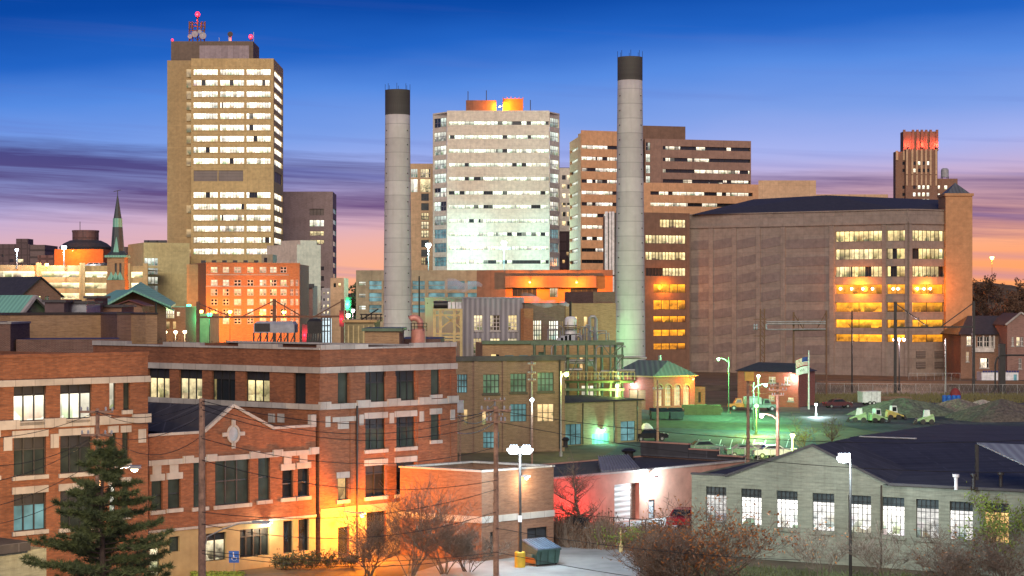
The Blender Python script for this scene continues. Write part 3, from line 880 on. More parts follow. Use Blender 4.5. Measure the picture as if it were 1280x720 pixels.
# ------------------------------------------------------------------ pink warehouse
zP = lambda x, y: (680 + x / 3.27, 500 + y / 3.27)
dp = Vector((2460, 2300)).normalized()
W_ = G(768, 140)
w0, w1 = on_line(W_, dp, 686), on_line(W_, dp, 931)
FW = Facade(w0, w1)
zW = FW.z(768, 592)
pk = thing('pink_warehouse', 'low pink warehouse with a flat dark roof and stepped side parapet', 'warehouse', (w0.x, w0.y, 0))
hW = [rz(FW, zP, 288, 390, 342, 520), rz(FW, zP, 427, 452, 407, 500)]
hW[0][2] = .03; hW[1][2] = .03
bk = on_line(w1, d2, 803) - w1; Lb = bk.length
ft = [w0, w1, w1 + bk, w0 + bk]
shell(pk, ft, 0, zW, M['pinkw'], M['roof_dk'], {0: hW}, .5, .12)
mb = MB(); FW.box(mb, -.05, FW.L + .05, zW, zW + .14, -.3, .12); mb.build('coping', M['stone'], pk)
mb = MB(); Fs = Facade(w1, w1 + bk)
for k, (a, b, h) in enumerate(((0, Lb * .24, .35), (Lb * .243, Lb * .52, .75), (Lb * .523, Lb, 1.15))):
    fbox(Fs, pk, 'parapet', M['roof_dk'], a, b, zW + .01, zW + h, -.3, .05)
mb = MB()
for k, (a, b, h) in enumerate(((0, Lb * .24, .35), (Lb * .243, Lb * .52, .75), (Lb * .523, Lb, 1.15))): fbox(Fs, pk, 'coping', M['pinkw'], a - .02, b, zW + h + .003, zW + h + .1, -.36, .1)
window(pk, FW, [hW[0][0], hW[0][0] + (hW[0][1] - hW[0][0]) * .74, hW[0][2], hW[0][3]], ribbed('roller door', (.62, .60, .60), .4, False, .5, .1), .3, name='roller_door')
window(pk, FW, [hW[0][0] + (hW[0][1] - hW[0][0]) * .75, hW[0][1], hW[0][2], hW[0][3]], M['brick_dk'], .42, name='door_jamb')
window(pk, FW, hW[1], M['greyp'], .12, (1, 1), M['steel_dk'], .1, name='door')
wall_lamp(FW, 812, 597, 'white', 600, 'white wall lamp over the grey door of the pink warehouse', .9, .12)
# skylight and vents on its roof
def on_roof(px, py, z): # plan point on a horizontal plane z
    Y = (CZ - z) * FP / (py - HY)
    return Vector((X_(px, Y), Y, z))
zr = zW - .12
sk = thing('roof_skylight', 'ribbed glass skylight slab on the pink warehouse roof', 'skylight', on_roof(770, 590, zr))
q = [on_roof(752, 592, zr + .1), on_roof(799, 588.5, zr + .1), on_roof(784, 577, zr + .1), on_roof(748, 579, zr + .1)]
mb = MB(); mb.hexa([v + Vector((0, 0, -.1)) for v in q] + [q[0] + Vector((0, 0, .12)), q[1] + Vector((0, 0, .12)), q[2] + Vector((0, 0, .5)), q[3] + Vector((0, 0, .5))]); mb.build('glass_slab', M['greyp'], sk)
mb = MB()
for k in range(13):
    f = k / 12; a = q[0].lerp(q[1], f); b = q[3].lerp(q[2], f); mb.bar(a + Vector((0, 0, .2)), b + Vector((0, 0, .58)), .09, .07)
mb.build('rib', M['steel'], sk)
def vent(px, py, z, h, w, label):
    o = on_roof(px, py, z)
    r = thing('roof_vent', label, 'roof vent', o)
    mb = MB(); mb.lathe((0, 0, 0), [(w * .6, 0), (w * .6, .1), (w * .42, .12), (w * .42, h * .65)], 12); mb.build('base', M['steel_dk'], r, local=True)
    mb = MB(); mb.lathe((0, 0, h * .66), [(w * .62, 0), (w * .7, h * .15), (w * .35, h * .34)], 12); mb.build('cap', M['steel_dk'], r, local=True)
vent(786, 574, zr, .9, .9, 'dark roof vent behind the ribbed skylight'); vent(848, 566, zr, .8, .8, 'dark roof vent near the pale patch on the warehouse roof')
vent(707, 559, zr, .9, .5, 'slim dark roof vent beside the cream brick garage')
# ------------------------------------------------------------------ grey workshop with nine bright windows
zQ = lambda x, y: (860 + x / 3.048, 520 + y / 3.048)
q0, q1 = G(864.5, 122.9), G(1300, 112.1)
FQ = Facade(q0, q1)
zq = 5.35
gs = thing('grey_workshop', 'long grey brick workshop with a row of nine bright tall windows', 'workshop', (q0.x, q0.y, 0))
qw = [(68, 146, 270, 405), (202, 280, 278, 416), (337, 417, 286, 426), (474, 557, 295, 438), (610, 697, 303, 446), (740, 824, 310, 456), (869, 955, 318, 465), (997, 1085, 327, 473), (1130, 1222, 332, 483)]
hQ = [rz(FQ, zQ, *w) for w in qw]
bq = -FQ.n * 30
ft = [q0, q1, q1 + bq, q0 + bq]
mb = MB()
for i in range(4): Facade(ft[i], ft[(i + 1) % 4]).wall(mb, 0, zq, hQ if i == 0 else (), .3)
ga, gm, gb2 = FQ.u(909), FQ.u(1016), FQ.u(1112)
zap = FQ.z(1016, 556.5)
mb.poly([FQ.pt(ga, zq), FQ.pt(gb2, zq), FQ.pt(gm, zap)])
mb.build('wall', M['grey_br'], gs)
mb = MB()
bv = Vector((bq.x, bq.y, 0))
mb.poly([FQ.pt(0, zq - .12), FQ.pt(ga, zq - .12), FQ.pt(ga, zq - .12) + bv, FQ.pt(0, zq - .12) + bv])
bg = Vector((bq.x, bq.y, 0)) * (7 / 30)
mb.poly([FQ.pt(ga, zq - .03, -.01), FQ.pt(gm, zap - .03, -.01), FQ.pt(gm, zap - .03) + bg, FQ.pt(ga, zq - .03) + bg])
mb.poly([FQ.pt(gm, zap - .03, -.01), FQ.pt(gb2, zq - .03, -.01), FQ.pt(gb2, zq - .03) + bg, FQ.pt(gm, zap - .03) + bg])
mb.poly([FQ.pt(ga, zq - .03) + bg, FQ.pt(gm, zap - .03) + bg, FQ.pt(gb2, zq - .03) + bg])
Lq = FQ.L
rl, rr_ = FQ.pt(gm - 4.5, 6.55, -22), FQ.pt(Lq, 6.55, -22)
mb.poly([FQ.pt(gb2 - .1, zq - .05, .3), FQ.pt(Lq, zq - .05, .3), rr_, rl])
mb.poly([FQ.pt(gb2 - .1, zq - .05, .3), rl, FQ.pt(gm - 3.6, 5.5, -6.6)])
mb.poly([rl, rr_, FQ.pt(Lq, 5.9, -50), FQ.pt(gm - 4.5, 5.9, -50)])
for p, q in ((FQ.pt(gm - 3.6, 5.5, -6.6), rl), (rl, FQ.pt(gm - 4.5, 5.9, -50))): mb.poly([(p.x, p.y, 0), (q.x, q.y, 0), q, p])
mb.build('roof', M['roof_dk'], gs)
mb = MB()
mb.bar(FQ.pt(ga - .1, zq + .02, 0), FQ.pt(gm, zap + .02, 0), .34, .16); mb.bar(FQ.pt(gm, zap + .02, 0), FQ.pt(gb2, zq + .02, 0), .34, .16)
FQ.box(mb, -.05, ga - .1, zq, zq + .12, -.3, .06); FQ.box(mb, gb2, Lq, zq - .06, zq + .1, -.1, .34)
mb.build('eave', M['hatd'], gs)
mb = MB(); mb.bar(FQ.pt(gm - 3.8, 6.62, -22), FQ.pt(gm + .6, 6.62, -22), .25, .08); mb.build('ridge_flashing', M['steel'], gs)
for k, h in enumerate(hQ):
    if k in (4,): q = MB(); u = h[1] + .7; q.tube([FQ.pt(u, .2, .1), FQ.pt(u, zq - .1, .1)], .055, 6); q.build('downpipe', M['frame_br'], gs)
    window(gs, FQ, h, M['lit_warm'] if k == 8 else M['lit_shop'], .25, (5, 6), M['frame_dk'], .028, M['grey_br'], None, .24, plain('dusty glass', (.07, .09, .095), .2))
r = thing('grey_shed_roof', 'pale grey sheet metal lean-to roof behind the workshop at the right edge', 'roof', on_roof(1260, 560, 7.0))
a, b, c = on_roof(1221, 553, 7.9), on_roof(1310, 557, 7.9), on_roof(1310, 594, 6.6)
mb = MB(); mb.hexa([a - Vector((0, 0, .1)), c - Vector((0, 0, .1)), b - Vector((0, 0, .1)), a.lerp(b, .3) - Vector((0, 0, .1)), a, c, b, a.lerp(b, .3)]); mb.build('sheet', ribbed('pale sheet roof', (.34, .36, .37), .5, True, .5, .3, .2), r)
mb = MB()
for p in (a, b, c): mb.bar((p.x, p.y, 0), p - Vector((0, 0, .12)), .2)
mb.build('post', M['steel_dk'], r)
for (px, py, m, lb) in ((1195, 606, 'white', 'white roof vent standing on the workshop eave'), (1217, 605, 'steel_dk', 'dark squat roof vent right of the white one'), (1251, 603, 'steel_dk', 'dark roof pipe near the right end of the workshop roof')):
    o = on_roof(px, py, zq + .3); r = thing('roof_vent', lb, 'roof vent', o)
    mb = MB(); mb.lathe((0, 0, -.3), [(.11, 0), (.11, .75), (.2, .77), (.2, .95)], 10); mb.build('pipe', M[m], r, local=True)
# ------------------------------------------------------------------ industrial middle ground
def bld(name, label, cat, x0, x1, ytop, Y0, Y1, dep, wall, roof, wins=(), depth=.25, drop=.4, cop=None, group=None, z0=0., ztop=None):
    """front facade from pixel x0 (at distance Y0) to x1 (at Y1); wins: (x0, x1, ytop, ybottom, window kwargs)"""
    F = Facade(G(x0, Y0), G(x1, Y1))
    r = thing(name, label, cat, (F.a.x, F.a.y, z0), group)
    zt = ztop if ztop is not None else F.z((x0 + x1) / 2, ytop)
    ft = back(F, dep)
    rc = [F.rect(*w[:4]) for w in wins]
    shell(r, ft, z0, zt, wall, roof, {0: rc}, depth, drop)
    if cop: coping(r, ft, zt, cop, .4, .15)
    for w, h in zip(wins, rc):
        window(r, F, h, **w[4])
    return r, F, zt

d_ = dict
cg, Fcg, zcg = bld('cream_brick_garage', 'low cream brick garage with teal doors and a dark flat roof', 'garage', 702.5, 802, 502, 214, 221, 11.5, M['cream_br'], M['roof_dk'],
    [(707, 727, 530, 556, d_(pane=M['win_blue'], bars=(3, 2), frame=M['frame_dk'], depth=.2)), (776, 794, 526.5, 551, d_(pane=M['win_blue'], bars=(2, 3), frame=M['frame_dk'], depth=.2, name='door')),
     (740, 762, 542, 556, d_(pane=M['copper'], depth=.15, name='roller_door'))], drop=.05)
mb = MB(); Fcg.box(mb, -.2, Fcg.L + .2, zcg + .002, zcg + .14, -11.5, .2); mb.build('roof_edge', M['roof_dk'], cg)
mb = MB()
for x in (728, 767, 796): u = Fcg.u(x); mb.tube([Fcg.pt(u, .1, .1), Fcg.pt(u, zcg - .1, .1)], .08, 8)
mb.build('downpipe', M['frame_br'], cg)
wall_lamp(Fcg, 751, 537, 'cyan', 260, 'cyan green wall lamp over the roller door of the cream brick garage', .5, .2)

GW = d_(pane=M['win_grn'], bars=(4, 3), frame=M['frame_dk'], bw=.09, depth=.3, sill=M['frame_br'])
pb, Fpb, zpb = bld('power_plant_annex', 'brown brick annex with green lit gridded windows behind the double lamp', 'building', 556, 706, 450, 204, 207, 14, M['brick_brn'], M['roof_dk'],
    [(570, 584, 468, 491, d_(pane=M['win_blue'], bars=(4, 3), frame=M['frame_dk'], bw=.09, depth=.3)), (604, 624, 468, 491.5, GW), (638, 658, 467, 490, GW), (672, 692, 465.5, 489, GW),
     (580, 584.5, 512, 531, d_(pane=M['lit_warm'], depth=.2)), (603, 607.5, 512, 531, d_(pane=M['lit_warm'], depth=.2)), (638, 658, 505, 527, d_(pane=M['win_blue'], bars=(4, 3), frame=M['frame_dk'])),
     (672, 692.5, 505, 527, d_(pane=M['lit_warm'], bars=(3, 2), frame=M['frame_dk'], depth=.3)), (604, 624, 540, 560, d_(pane=M['win_blue'], bars=(4, 3), frame=M['frame_dk']))])
mb = MB(); Fpb.box(mb, -.1, Fpb.L + .1, zpb - .1, zpb + .45, -.3, .25); mb.build('fascia', M['hatd'], pb)
mb = MB()
for x in (595, 631, 665, 702): u = Fpb.u(x); fbox(Fpb, pb, 'pier', M['brick_brn'], u - .25, u + .25, 0, zpb - .12, -.02, .16)
mb = MB(); u = Fpb.u(699); mb.tube([Fpb.pt(u, .3, .26), Fpb.pt(u, zpb, .26)], .09, 8); mb.build('downpipe', M['frame_dk'], pb)

yb, Fyb, zyb = bld('turbine_hall', 'olive brick hall with green roof trim and small lit windows behind the steel pipe frame', 'building', 603, 768, 429, 236, 238, 9, M['brick_tan'], M['roof_dk'],
    [(614, 624, 443, 455, d_(pane=M['lit_yel'], depth=.2)), (631, 642, 444, 455, d_(pane=M['win_blue'], depth=.2)), (649, 660, 444, 455, d_(pane=M['win_blue'], depth=.2)), (673, 682, 440, 453, d_(pane=M['win_grn'], depth=.2, bars=(2, 2), frame=M['frame_dk'])),
     (725, 728.5, 446, 466, d_(pane=M['lit_warm'], depth=.2)), (735, 742, 449, 458, d_(pane=M['win_grn'], depth=.2)), (700, 708, 480, 495, d_(pane=M['lit_room'], depth=.2, bars=(2, 2), frame=M['frame_dk'])), (727, 742, 482, 496, d_(pane=M['lit_roomw'], depth=.2, bars=(3, 2), frame=M['frame_dk']))])
mb = MB(); Fyb.box(mb, -.1, Fyb.L + .1, zyb - .1, zyb + .35, -.3, .3); mb.build('fascia', M['grn_steel'], yb)

WW = d_(pane=M['lit_room'], bars=(3, 4), frame=M['frame_wh'], bw=.09, depth=.3, sill=M['stone'])
gc, Fgc, zgc = bld('corrugated_boiler_house', 'tall grey corrugated boiler house with three yellow lit windows', 'building', 577.5, 655, 373, 245, 247, 26, M['corr'], M['roof_gr'],
    [(592.5, 603.5, 394, 413, WW), (613, 625, 394, 413, WW), (635.5, 646.5, 394, 413, WW), (592, 602, 423, 442, WW), (613, 625, 423, 442, WW), (635.5, 646.5, 423, 442, WW)], cop=M['greyp'])
bh, Fbh, zbh = bld('brick_boiler_house', 'red brick boiler house with two tall lit windows right of the grey corrugated one', 'building', 656, 706, 380, 246.5, 250, 26, M['brick_brn'], M['roof_gr'],
    [(666, 678, 400.5, 425, d_(pane=M['lit_roomw'], bars=(4, 4), frame=M['frame_br'], bw=.1, depth=.3)), (686.5, 699, 401, 425, d_(pane=M['lit_roomw'], bars=(4, 4), frame=M['frame_br'], bw=.1, depth=.3))], cop=M['frame_br'])
mb = MB(); u = Fbh.u(657); Fbh.box(mb, -.6, .9, 0, zbh - .6, -.1, .7); mb.build('pilaster', M['brick_org'], bh)
ph, Fph, zph = bld('pump_house', 'olive and shadowed brick pump house between brick boiler house and the right chimney', 'building', 707, 770, 379, 254, 258, 20, M['brick_tan'], M['roof_gr'],
    [(715, 722, 396, 408, d_(pane=M['lit_yel'], depth=.2)), (730, 735, 396, 408, d_(pane=M['lit_yel'], depth=.2))])
mb = MB(); Fph.box(mb, 4.6, Fph.L, zph + .01, zph + 1.6, -8, -.2); mb.build('roof_block', M['brick_dk'], ph)

# steel pipe frame with catwalk
fr = thing('steel_pipe_frame', 'open green steel frame with catwalk and pipes on the olive hall', 'steel frame', (X_(735, 231.5), 231.5, 0))
Yf = 231.5
mb = MB()
zt = Z_(429.5, Yf)
for k, px in enumerate((668, 681, 694, 703.5, 710, 723, 733, 743.5, 753, 763, 770, 779)):
    z0 = 0
    mb.tube([(X_(px, Yf), Yf + (k % 3) * .9, z0), (X_(px, Yf), Yf + (k % 3) * .9, zt - (k % 2) * .15)], .13 if k % 2 else .19, 7)
mb.build('post', M['grn_steel'], fr)
mb = MB()
for z, a, b in ((zt, 664, 780), (Z_(445, Yf), 664, 780), (Z_(477, Yf), 694, 792), (Z_(487, Yf), 700, 780)):
    for yy in (0, 2.0): mb.bar((X_(a, Yf), Yf + yy, z - yy * .06), (X_(b, Yf), Yf + yy, z - yy * .06), .24, .3)
for a, b, ya, yb_ in ((753, 763, 431, 445), (763, 779, 445, 431), (753, 779, 476, 446), (710, 723, 476, 446), (733, 753, 446, 476)):
    mb.bar((X_(a, Yf), Yf, Z_(ya, Yf)), (X_(b, Yf), Yf, Z_(yb_, Yf)), .12)
mb.build('beam', M['grn_steel'], fr)
mb = MB(); zc_ = Z_(477, Yf) + .16
mb.box(X_(697, Yf), X_(795, Yf), Yf - 1.3, Yf + .6, zc_, zc_ + .08); mb.build('catwalk', M['rust'], fr)
mb = MB()
for k in range(22):
    x = X_(698 + k * 4.5, Yf); mb.tube([(x, Yf - 1.25, zc_ + .09), (x, Yf - 1.25, zc_ + 1.1)], .04, 5)
for z in (.6, 1.1): mb.tube([(X_(698, Yf), Yf - 1.25, zc_ + z), (X_(792.5, Yf), Yf - 1.25, zc_ + z)], .045, 5)
mb.build('railing', M['yel_steel'], fr)
mb = MB()
rnd = random.Random(3)
for k in range(9):
    x = X_(rnd.uniform(684, 776), Yf); z = Z_(rnd.uniform(434, 470), Yf); y = Yf + rnd.uniform(.4, 2)
    x2 = x + rnd.uniform(2, 5); mb.tube([(x, y, 1), (x, y, z), (x + .3, y, z + .3), (x2, y, z + .3)], rnd.uniform(.08, .18), 7)
mb.build('pipe', M['steel'], fr)
# tank, pipes and gear on the hall roof
def tank(px0, px1, yt, yb_, Y, m, label, name='storage_tank', cat='tank'):
    r_ = (X_(px1, Y) - X_(px0, Y)) / 2; x = (X_(px0, Y) + X_(px1, Y)) / 2
    z0, z1_ = Z_(yb_, Y), Z_(yt, Y)
    r = thing(name, label, cat, (x, Y, z0)); h = z1_ - z0
    mb = MB(); mb.lathe((0, 0, 0), [(r_, 0), (r_, h * .92), (r_ * .7, h), (.1, h + .05)], 20); mb.build('shell', m, r, local=True)
    mb = MB()
    for zz in (h * .3, h * .65): mb.lathe((0, 0, zz), [(r_ + .05, 0), (r_ + .05, .1)], 20)
    mb.build('hoop', M['steel_dk'], r, local=True)
    return r, r_, h
tk, tr, th = tank(706, 721, 396, 428, 240, M['white'], 'white cylinder tank with a thin steaming pipe on the hall roof')
mb = MB(); mb.tube([(-.05, 0, th), (-.05, 0, th + 2.0)], .16, 8); mb.build('vent_pipe', M['steel_dk'], tk, local=True)
mb = MB()
for k in range(10): a = 2 * math.pi * k / 10; mb.tube([(math.cos(a) * (tr + .6), math.sin(a) * (tr + .6), th * .52), (math.cos(a) * (tr + .6), math.sin(a) * (tr + .6), th * .52 + 1)], .04, 4)
for z in (.52, .6): mb.lathe((0, 0, th * z), [(tr + .55, 0), (tr + .65, .06)], 20)
mb.build('railing', M['yel_steel'], tk, local=True)
pr = thing('roof_pipework', 'cluster of pale pipes and valves beside the white tank', 'pipework', (X_(735, 240), 240, zyb))
mb = MB()
rnd = random.Random(5)
mb.tube([P(737, 428, 240), P(737, 398, 240), P(739, 396, 240), P(743, 396, 240), P(745, 399, 240), P(745, 428, 240)], .22, 8)
for k in range(14):
    a = P(rnd.uniform(697, 748), 429, 239 + rnd.random() * 4); h = rnd.uniform(.6, 2.2); dx = rnd.uniform(-1.6, 1.6)
    mb.tube([a, a + Vector((0, 0, h)), a + Vector((dx * .3, 0, h + .25)), a + Vector((dx, 0, h + .25)), a + Vector((dx, 0, 0))], rnd.uniform(.05, .13), 6)
mb.build('pipe', M['steel'], pr)
mb = MB()
for k in range(4):
    a = P(700 + k * 5, 428, 238); mb.box(a.x - .4, a.x + .4, a.y - .3, a.y + .3, a.z - .1, a.z + rnd.uniform(.5, 1))
mb.build('valve_box', M['greyp'], pr)
# left yellow steel structure with dark drum
ys = thing('yellow_steel_tower', 'yellow steel platform with cross bracing left of the grey corrugated house', 'steel frame', (X_(560, 243), 243, 0))
mb = MB()
for y in (243, 247):
    for px in (543, 550.5, 568, 576.5): mb.bar((X_(px, y), y, 0), (X_(px, y), y, Z_(386, y)), .35)
    for py in (387, 394, 417, 421, 425): mb.bar((X_(542, y), y, Z_(py, y)), (X_(577, y), y, Z_(py, y)), .25)
    mb.bar((X_(551, y), y, Z_(391, y)), (X_(576, y), y, Z_(410, y)), .18); mb.bar((X_(576, y), y, Z_(391, y)), (X_(551, y), y, Z_(410, y)), .18)
mb.build('frame', M['yel_steel'], ys)
mb = MB(); mb.tube([P(542, 381, 245), P(560, 381, 245)], .5, 14); mb.build('drum', M['steel_dk'], ys)
mb = MB()
for px in (562, 567, 572, 575): a = P(px, 386, 245); mb.box(a.x - .2, a.x + .2, a.y - .3, a.y + .3, a.z, a.z + .9)
mb.build('fan_unit', M['white'], ys)
# pink duct on the office roof
zrf = zR - .7
pd = thing('pink_exhaust_duct', 'pink exhaust duct with a bent elbow on the brick office roof', 'duct', (X_(523, 160), 160, 0))
Yd = 160.
mb = MB(); mb.lathe((X_(523, Yd), Yd, 0), [(.63, 0), (.63, Z_(412.5, Yd)), (.5, Z_(411, Yd))], 20); mb.build('stub', M['pink_pipe'], pd)
mb = MB()
pts = [P(526, 412, Yd)] + [P(517.5 + 8 * math.cos(a), 405 - 8 * math.sin(a), Yd) for a in (0, .4, .8, 1.2, 1.57, 1.95, 2.3)]
mb.tube(pts, .27, 14); mb.build('elbow', M['pink_pipe'], pd, smooth=True)
mb = MB()
for px in (514, 518, 529, 533.5): mb.tube([P(px, 414, Yd - .5), P(px, 404, Yd - .5)], .03, 4)
for py in (404, 408.5): mb.tube([P(514, py, Yd - .5), P(533.5, py, Yd - .5)], .03, 4)
mb.build('railing', M['steel_dk'], pd)
# boxes standing beyond the office parapet (other roofs of the block)
def roof_house(x0, x1, yt, Y, dep, wall, roof, label, name='roof_hut', eave=None, cat='roof hut'):
    r, F, z = bld(name, label, cat, x0, x1, yt, Y, Y, dep, wall, None)
    mb = MB(); F.box(mb, -.25, F.L + .25, z + .002, z + .25, -dep - .2, .25); mb.build('roof', roof, r)
    return r, F, z
roof_house(456, 499, 414, 156, 7, M['brick_tan'], M['grn_steel'], 'olive roof hut with a green flat roof on the brick office')
rb, Frb, zrb = roof_house(431, 468, 403, 182, 8, M['cream_br'], M['deckc'], 'cream concrete roof house with open columns left of the left chimney', 'concrete_roof_house')
mb = MB()
for k in range(6): u = .3 + k * .5; Frb.box(mb, u, u + .16, zrb - 3.2, zrb - .3, .05, .2)
mb.build('column', M['yel_steel'], rb)
mb = MB()
for k in range(7): x = Frb.u(466 + k * 0) ; 
for px in (452, 458, 464, 470, 476): mb.tube([P(px, 402, 182), P(px, 393, 182)], .05, 4)
for py in (393, 397.5): mb.tube([P(450, py, 182), P(478, py, 182)], .05, 4)
mb.tube([P(450, 401, 182), P(473, 386, 182)], .06, 4)
mb.build('railing', M['steel_dk'], rb)
def cooling(x0, x1, yt, yb_, Y, m, label, louv=None, legs=True):
    r = thing('cooling_unit', label, 'cooling unit', (X_((x0 + x1) / 2, Y), Y, 0))
    a, b = X_(x0, Y), X_(x1, Y); zt, zb = Z_(yt, Y), Z_(yb_, Y); w = (b - a)
    mb = MB(); h = zt - zb
    mb.prism([(a, Y), (b, Y), (b, Y + 3), (a, Y + 3)], zb, zt - .3); mb.hexa([(a, Y, zt - .3), (b, Y, zt - .3), (b, Y + 3, zt - .3), (a, Y + 3, zt - .3), (a + .25, Y + .3, zt), (b - .25, Y + .3, zt), (b - .25, Y + 2.7, zt), (a + .25, Y + 2.7, zt)])
    c = mb.build('casing', m, r)
    if louv:
        mb = MB()
        for k in range(8):
            z = zb + h * (.12 + .09 * k); mb.box(a + w * louv[0], a + w * louv[1], Y - .08, Y - .002, z, z + .1)
        mb.build('louver', M['steel_dk'], c)
    mb = MB()
    n = 6
    for k in range(n + 1):
        x = a + w * k / n; mb.bar((x, Y + .1, 0), (x, Y + .1, zb), .16)
        if k < n: mb.bar((x, Y + .1, zb - 1.6), (x + w / n, Y + .1, zb - .1), .09)
    mb.build('leg', M['steel_dk'], r)
    return r
cooling(317, 368, 402, 416, 186, M['greyp'], 'long grey cooling unit on dark legs in front of the orange brick flats', (.03, .4))
cooling(384, 402, 398.5, 417, 188, M['steel_dk'], 'dark box unit right of the grey cooling unit', (.1, .9))
pn = thing('lit_control_cabinet', 'blue white lit control cabinet panel beside the dark box unit', 'cabinet', (X_(408, 189), 189, 0))
mb = MB(); mb.box(X_(402.5, 189), X_(413, 189), 189, 190.2, 0, Z_(398, 189)); mb.build('cabinet', lit('lit cabinet', (.6, .85, 1), .9, .6, .15, (.8, .95, 1), .7, 2.5), pn)
mb = MB()
for px in (402.5, 406, 409.5, 413): mb.bar((X_(px, 189), 188.9, 0), (X_(px, 189), 188.9, Z_(397, 189)), .12)
for py in (400, 407, 414): mb.bar(P(402, py, 188.9), P(413.5, py, 188.9), .1)
mb.build('frame', M['steel_dk'], pn)
bt, Fbt, zbt = bld('blue_roof_block', 'low brick block with a dark blue roof behind the brick office parapet', 'building', 500, 551, 423.5, 163, 163, 9, M['brick_dk'], plain('dark blue membrane', (.035, .045, .12), .7), drop=.02)

# ------------------------------------------------------------------ two chimneys
def stack(x, w0, w1, yt, ycap, Y, label):
    r0, r1 = w0 / FP * Y / 2, w1 / FP * Y / 2
    zt, zc2 = Z_(yt, Y), Z_(ycap, Y)
    r = thing('chimney', label, 'chimney', (X_(x, Y), Y, 0), 'industrial chimneys')
    n = 40
    prof = [(r1 + (r0 - r1) * k / 22, zc2 * k / 22) for k in range(23)]
    mb = MB(); mb.lathe((0, 0, 0), prof, n)
    o = mb.build('shaft', M['stack'], r, local=True, smooth=True)
    # unwrap round the shaft so joints run level
    uv = o.data.uv_layers['m']
    for p in o.data.polygons:
        a0 = math.atan2(p.center.y, p.center.x)
        for li in p.loop_indices:
            v = o.data.vertices[o.data.loops[li].vertex_index].co
            a = math.atan2(v.y, v.x)
            if a - a0 > math.pi: a -= 2 * math.pi
            if a0 - a > math.pi: a += 2 * math.pi
            uv.data[li].uv = (a * r0, v.z)
    mb = MB(); mb.lathe((0, 0, zc2 + .01), [(r0 + .03, 0), (r0 + .03, zt - zc2), (r0 - .35, zt - zc2), (r0 - .35, zt - zc2 - 1)], n); mb.build('cap', M['stack_cap'], r, local=True, smooth=False)
    mb = MB()
    for k in range(8):
        a = 2 * math.pi * k / 8; mb.tube([(math.cos(a) * r0, math.sin(a) * r0, zt - .2), (math.cos(a) * r0, math.sin(a) * r0, zt + 1.1)], .035, 4)
    mb.build('lightning_rod', M['steel_dk'], r, local=True)
    mb = MB()
    for k in range(int(zc2 / 2.55)):
        z = 1.3 + k * 2.55; rr = r1 + (r0 - r1) * min(1, z / zc2)
        for a in (-2.55, -.62): mb.box(math.cos(a) * rr - .09, math.cos(a) * rr + .09, math.sin(a) * rr - .14, math.sin(a) * rr + .1, z, z + .18)
    mb.build('anchor_box', M['steel_dk'], r, local=True)
    mb = MB(); a = -2.2
    for s in (-.2, .2): mb.bar((math.cos(a) * (r1 + .25) + s, math.sin(a) * (r1 + .25), 1), (math.cos(a) * (r0 + .25) + s, math.sin(a) * (r0 + .25), zc2), .04)
    return r
stack(497, 31, 37, 113, 144, 330, 'left concrete chimney with a dark sooty top, the shorter of two')
stack(787.5, 31, 40, 72, 101, 320, 'right concrete chimney with a dark mottled top, lit green near its foot')

# ------------------------------------------------------------------ arched red brick pump hall by the lot
zE = lambda x, y: (640 + x / 2.77, 300 + y / 2.77)
e1 = G(817, 284)
ed = Vector((.86, .51)); el_ = Vector((-.80, .60))
e2 = on_line(e1, ed, 868.5); e0 = on_line(e1, el_, 764)
FE, FEl = Facade(e1, e2), Facade(e0, e1)
zev = FE.z(840, 469.5)
ah = thing('arched_brick_hall', 'red brick hall with four tall arched lit windows and a grey hip roof', 'building', (e1.x, e1.y, 0))
mb = MB()
ft = [e0, e1, e2, e2 + (e0 - e1)]
for i in (0, 2, 3): Facade(ft[i], ft[(i + 1) % 4]).wall(mb, 0, zev, [FEl.rect(786, 807, 487, 512)] if i == 0 else (), .3)
ar = []
for px in (824, 835.3, 846.8, 858):
    u = FE.u(px); ar.append((u - .62, u + .62, .6, FE.z(px, 481) - .62))
FE.wall(mb, 0, zev, [[a, b, c, e + .62] for a, b, c, e in ar], .35)
for a, b, c, e in ar:  # spandrels over each arch
    for sgn in (-1, 1):
        pts = [FE.pt((a + b) / 2 + sgn * .62, e + .62)] + [FE.pt((a + b) / 2 + sgn * .62 * math.sin(t), e + .62 * math.cos(t)) for t in [k * math.pi / 2 / 8 for k in range(9)]]
        mb.poly(pts if sgn > 0 else pts[::-1])
mb.build('wall', M['red_br'], ah)
for (a, b, c, e) in ar:
    mb = MB(); um = (a + b) / 2
    mb.poly([FE.pt(a, c, -.3), FE.pt(b, c, -.3)] + [FE.pt(um + .62 * math.cos(t), e + .62 * math.sin(t), -.3) for t in [k * math.pi / 12 for k in range(13)]])
    w = mb.build('window', M['lit_warm'], ah)
    mb = MB()
    for k in (1, 2, 3): FE.box(mb, a + (b - a) * k / 4 - .025, a + (b - a) * k / 4 + .025, c, e + .5, -.28, -.22)
    for k in range(5): FE.box(mb, a, b, c + k * (e - c) / 4 - .025, c + k * (e - c) / 4 + .025, -.285, -.225)
    mb.build('frame', M['frame_wh'], w)
    mb = MB()
    for k in range(12):
        t0, t1 = k * math.pi / 12, (k + 1) * math.pi / 12
        q = lambda t, r, o: FE.pt(um + r * math.cos(t), e + r * math.sin(t), o)
        mb.hexa([q(t0, .64, .06), q(t0, .84, .06), q(t1, .84, .06), q(t1, .64, .06), q(t0, .64, -.03), q(t0, .84, -.03), q(t1, .84, -.03), q(t1, .64, -.03)])
    mb.build('arch', M['brick_tan'], w)
window(ah, FEl, FEl.rect(786, 807, 487, 512), M['brick_tan'], .2, (2, 2), M['frame_br'], name='door')
ctr = (e0 + e2) / 2
mb = MB(); ov = .5
co = [f + (f - ctr).normalized() * ov for f in ft]
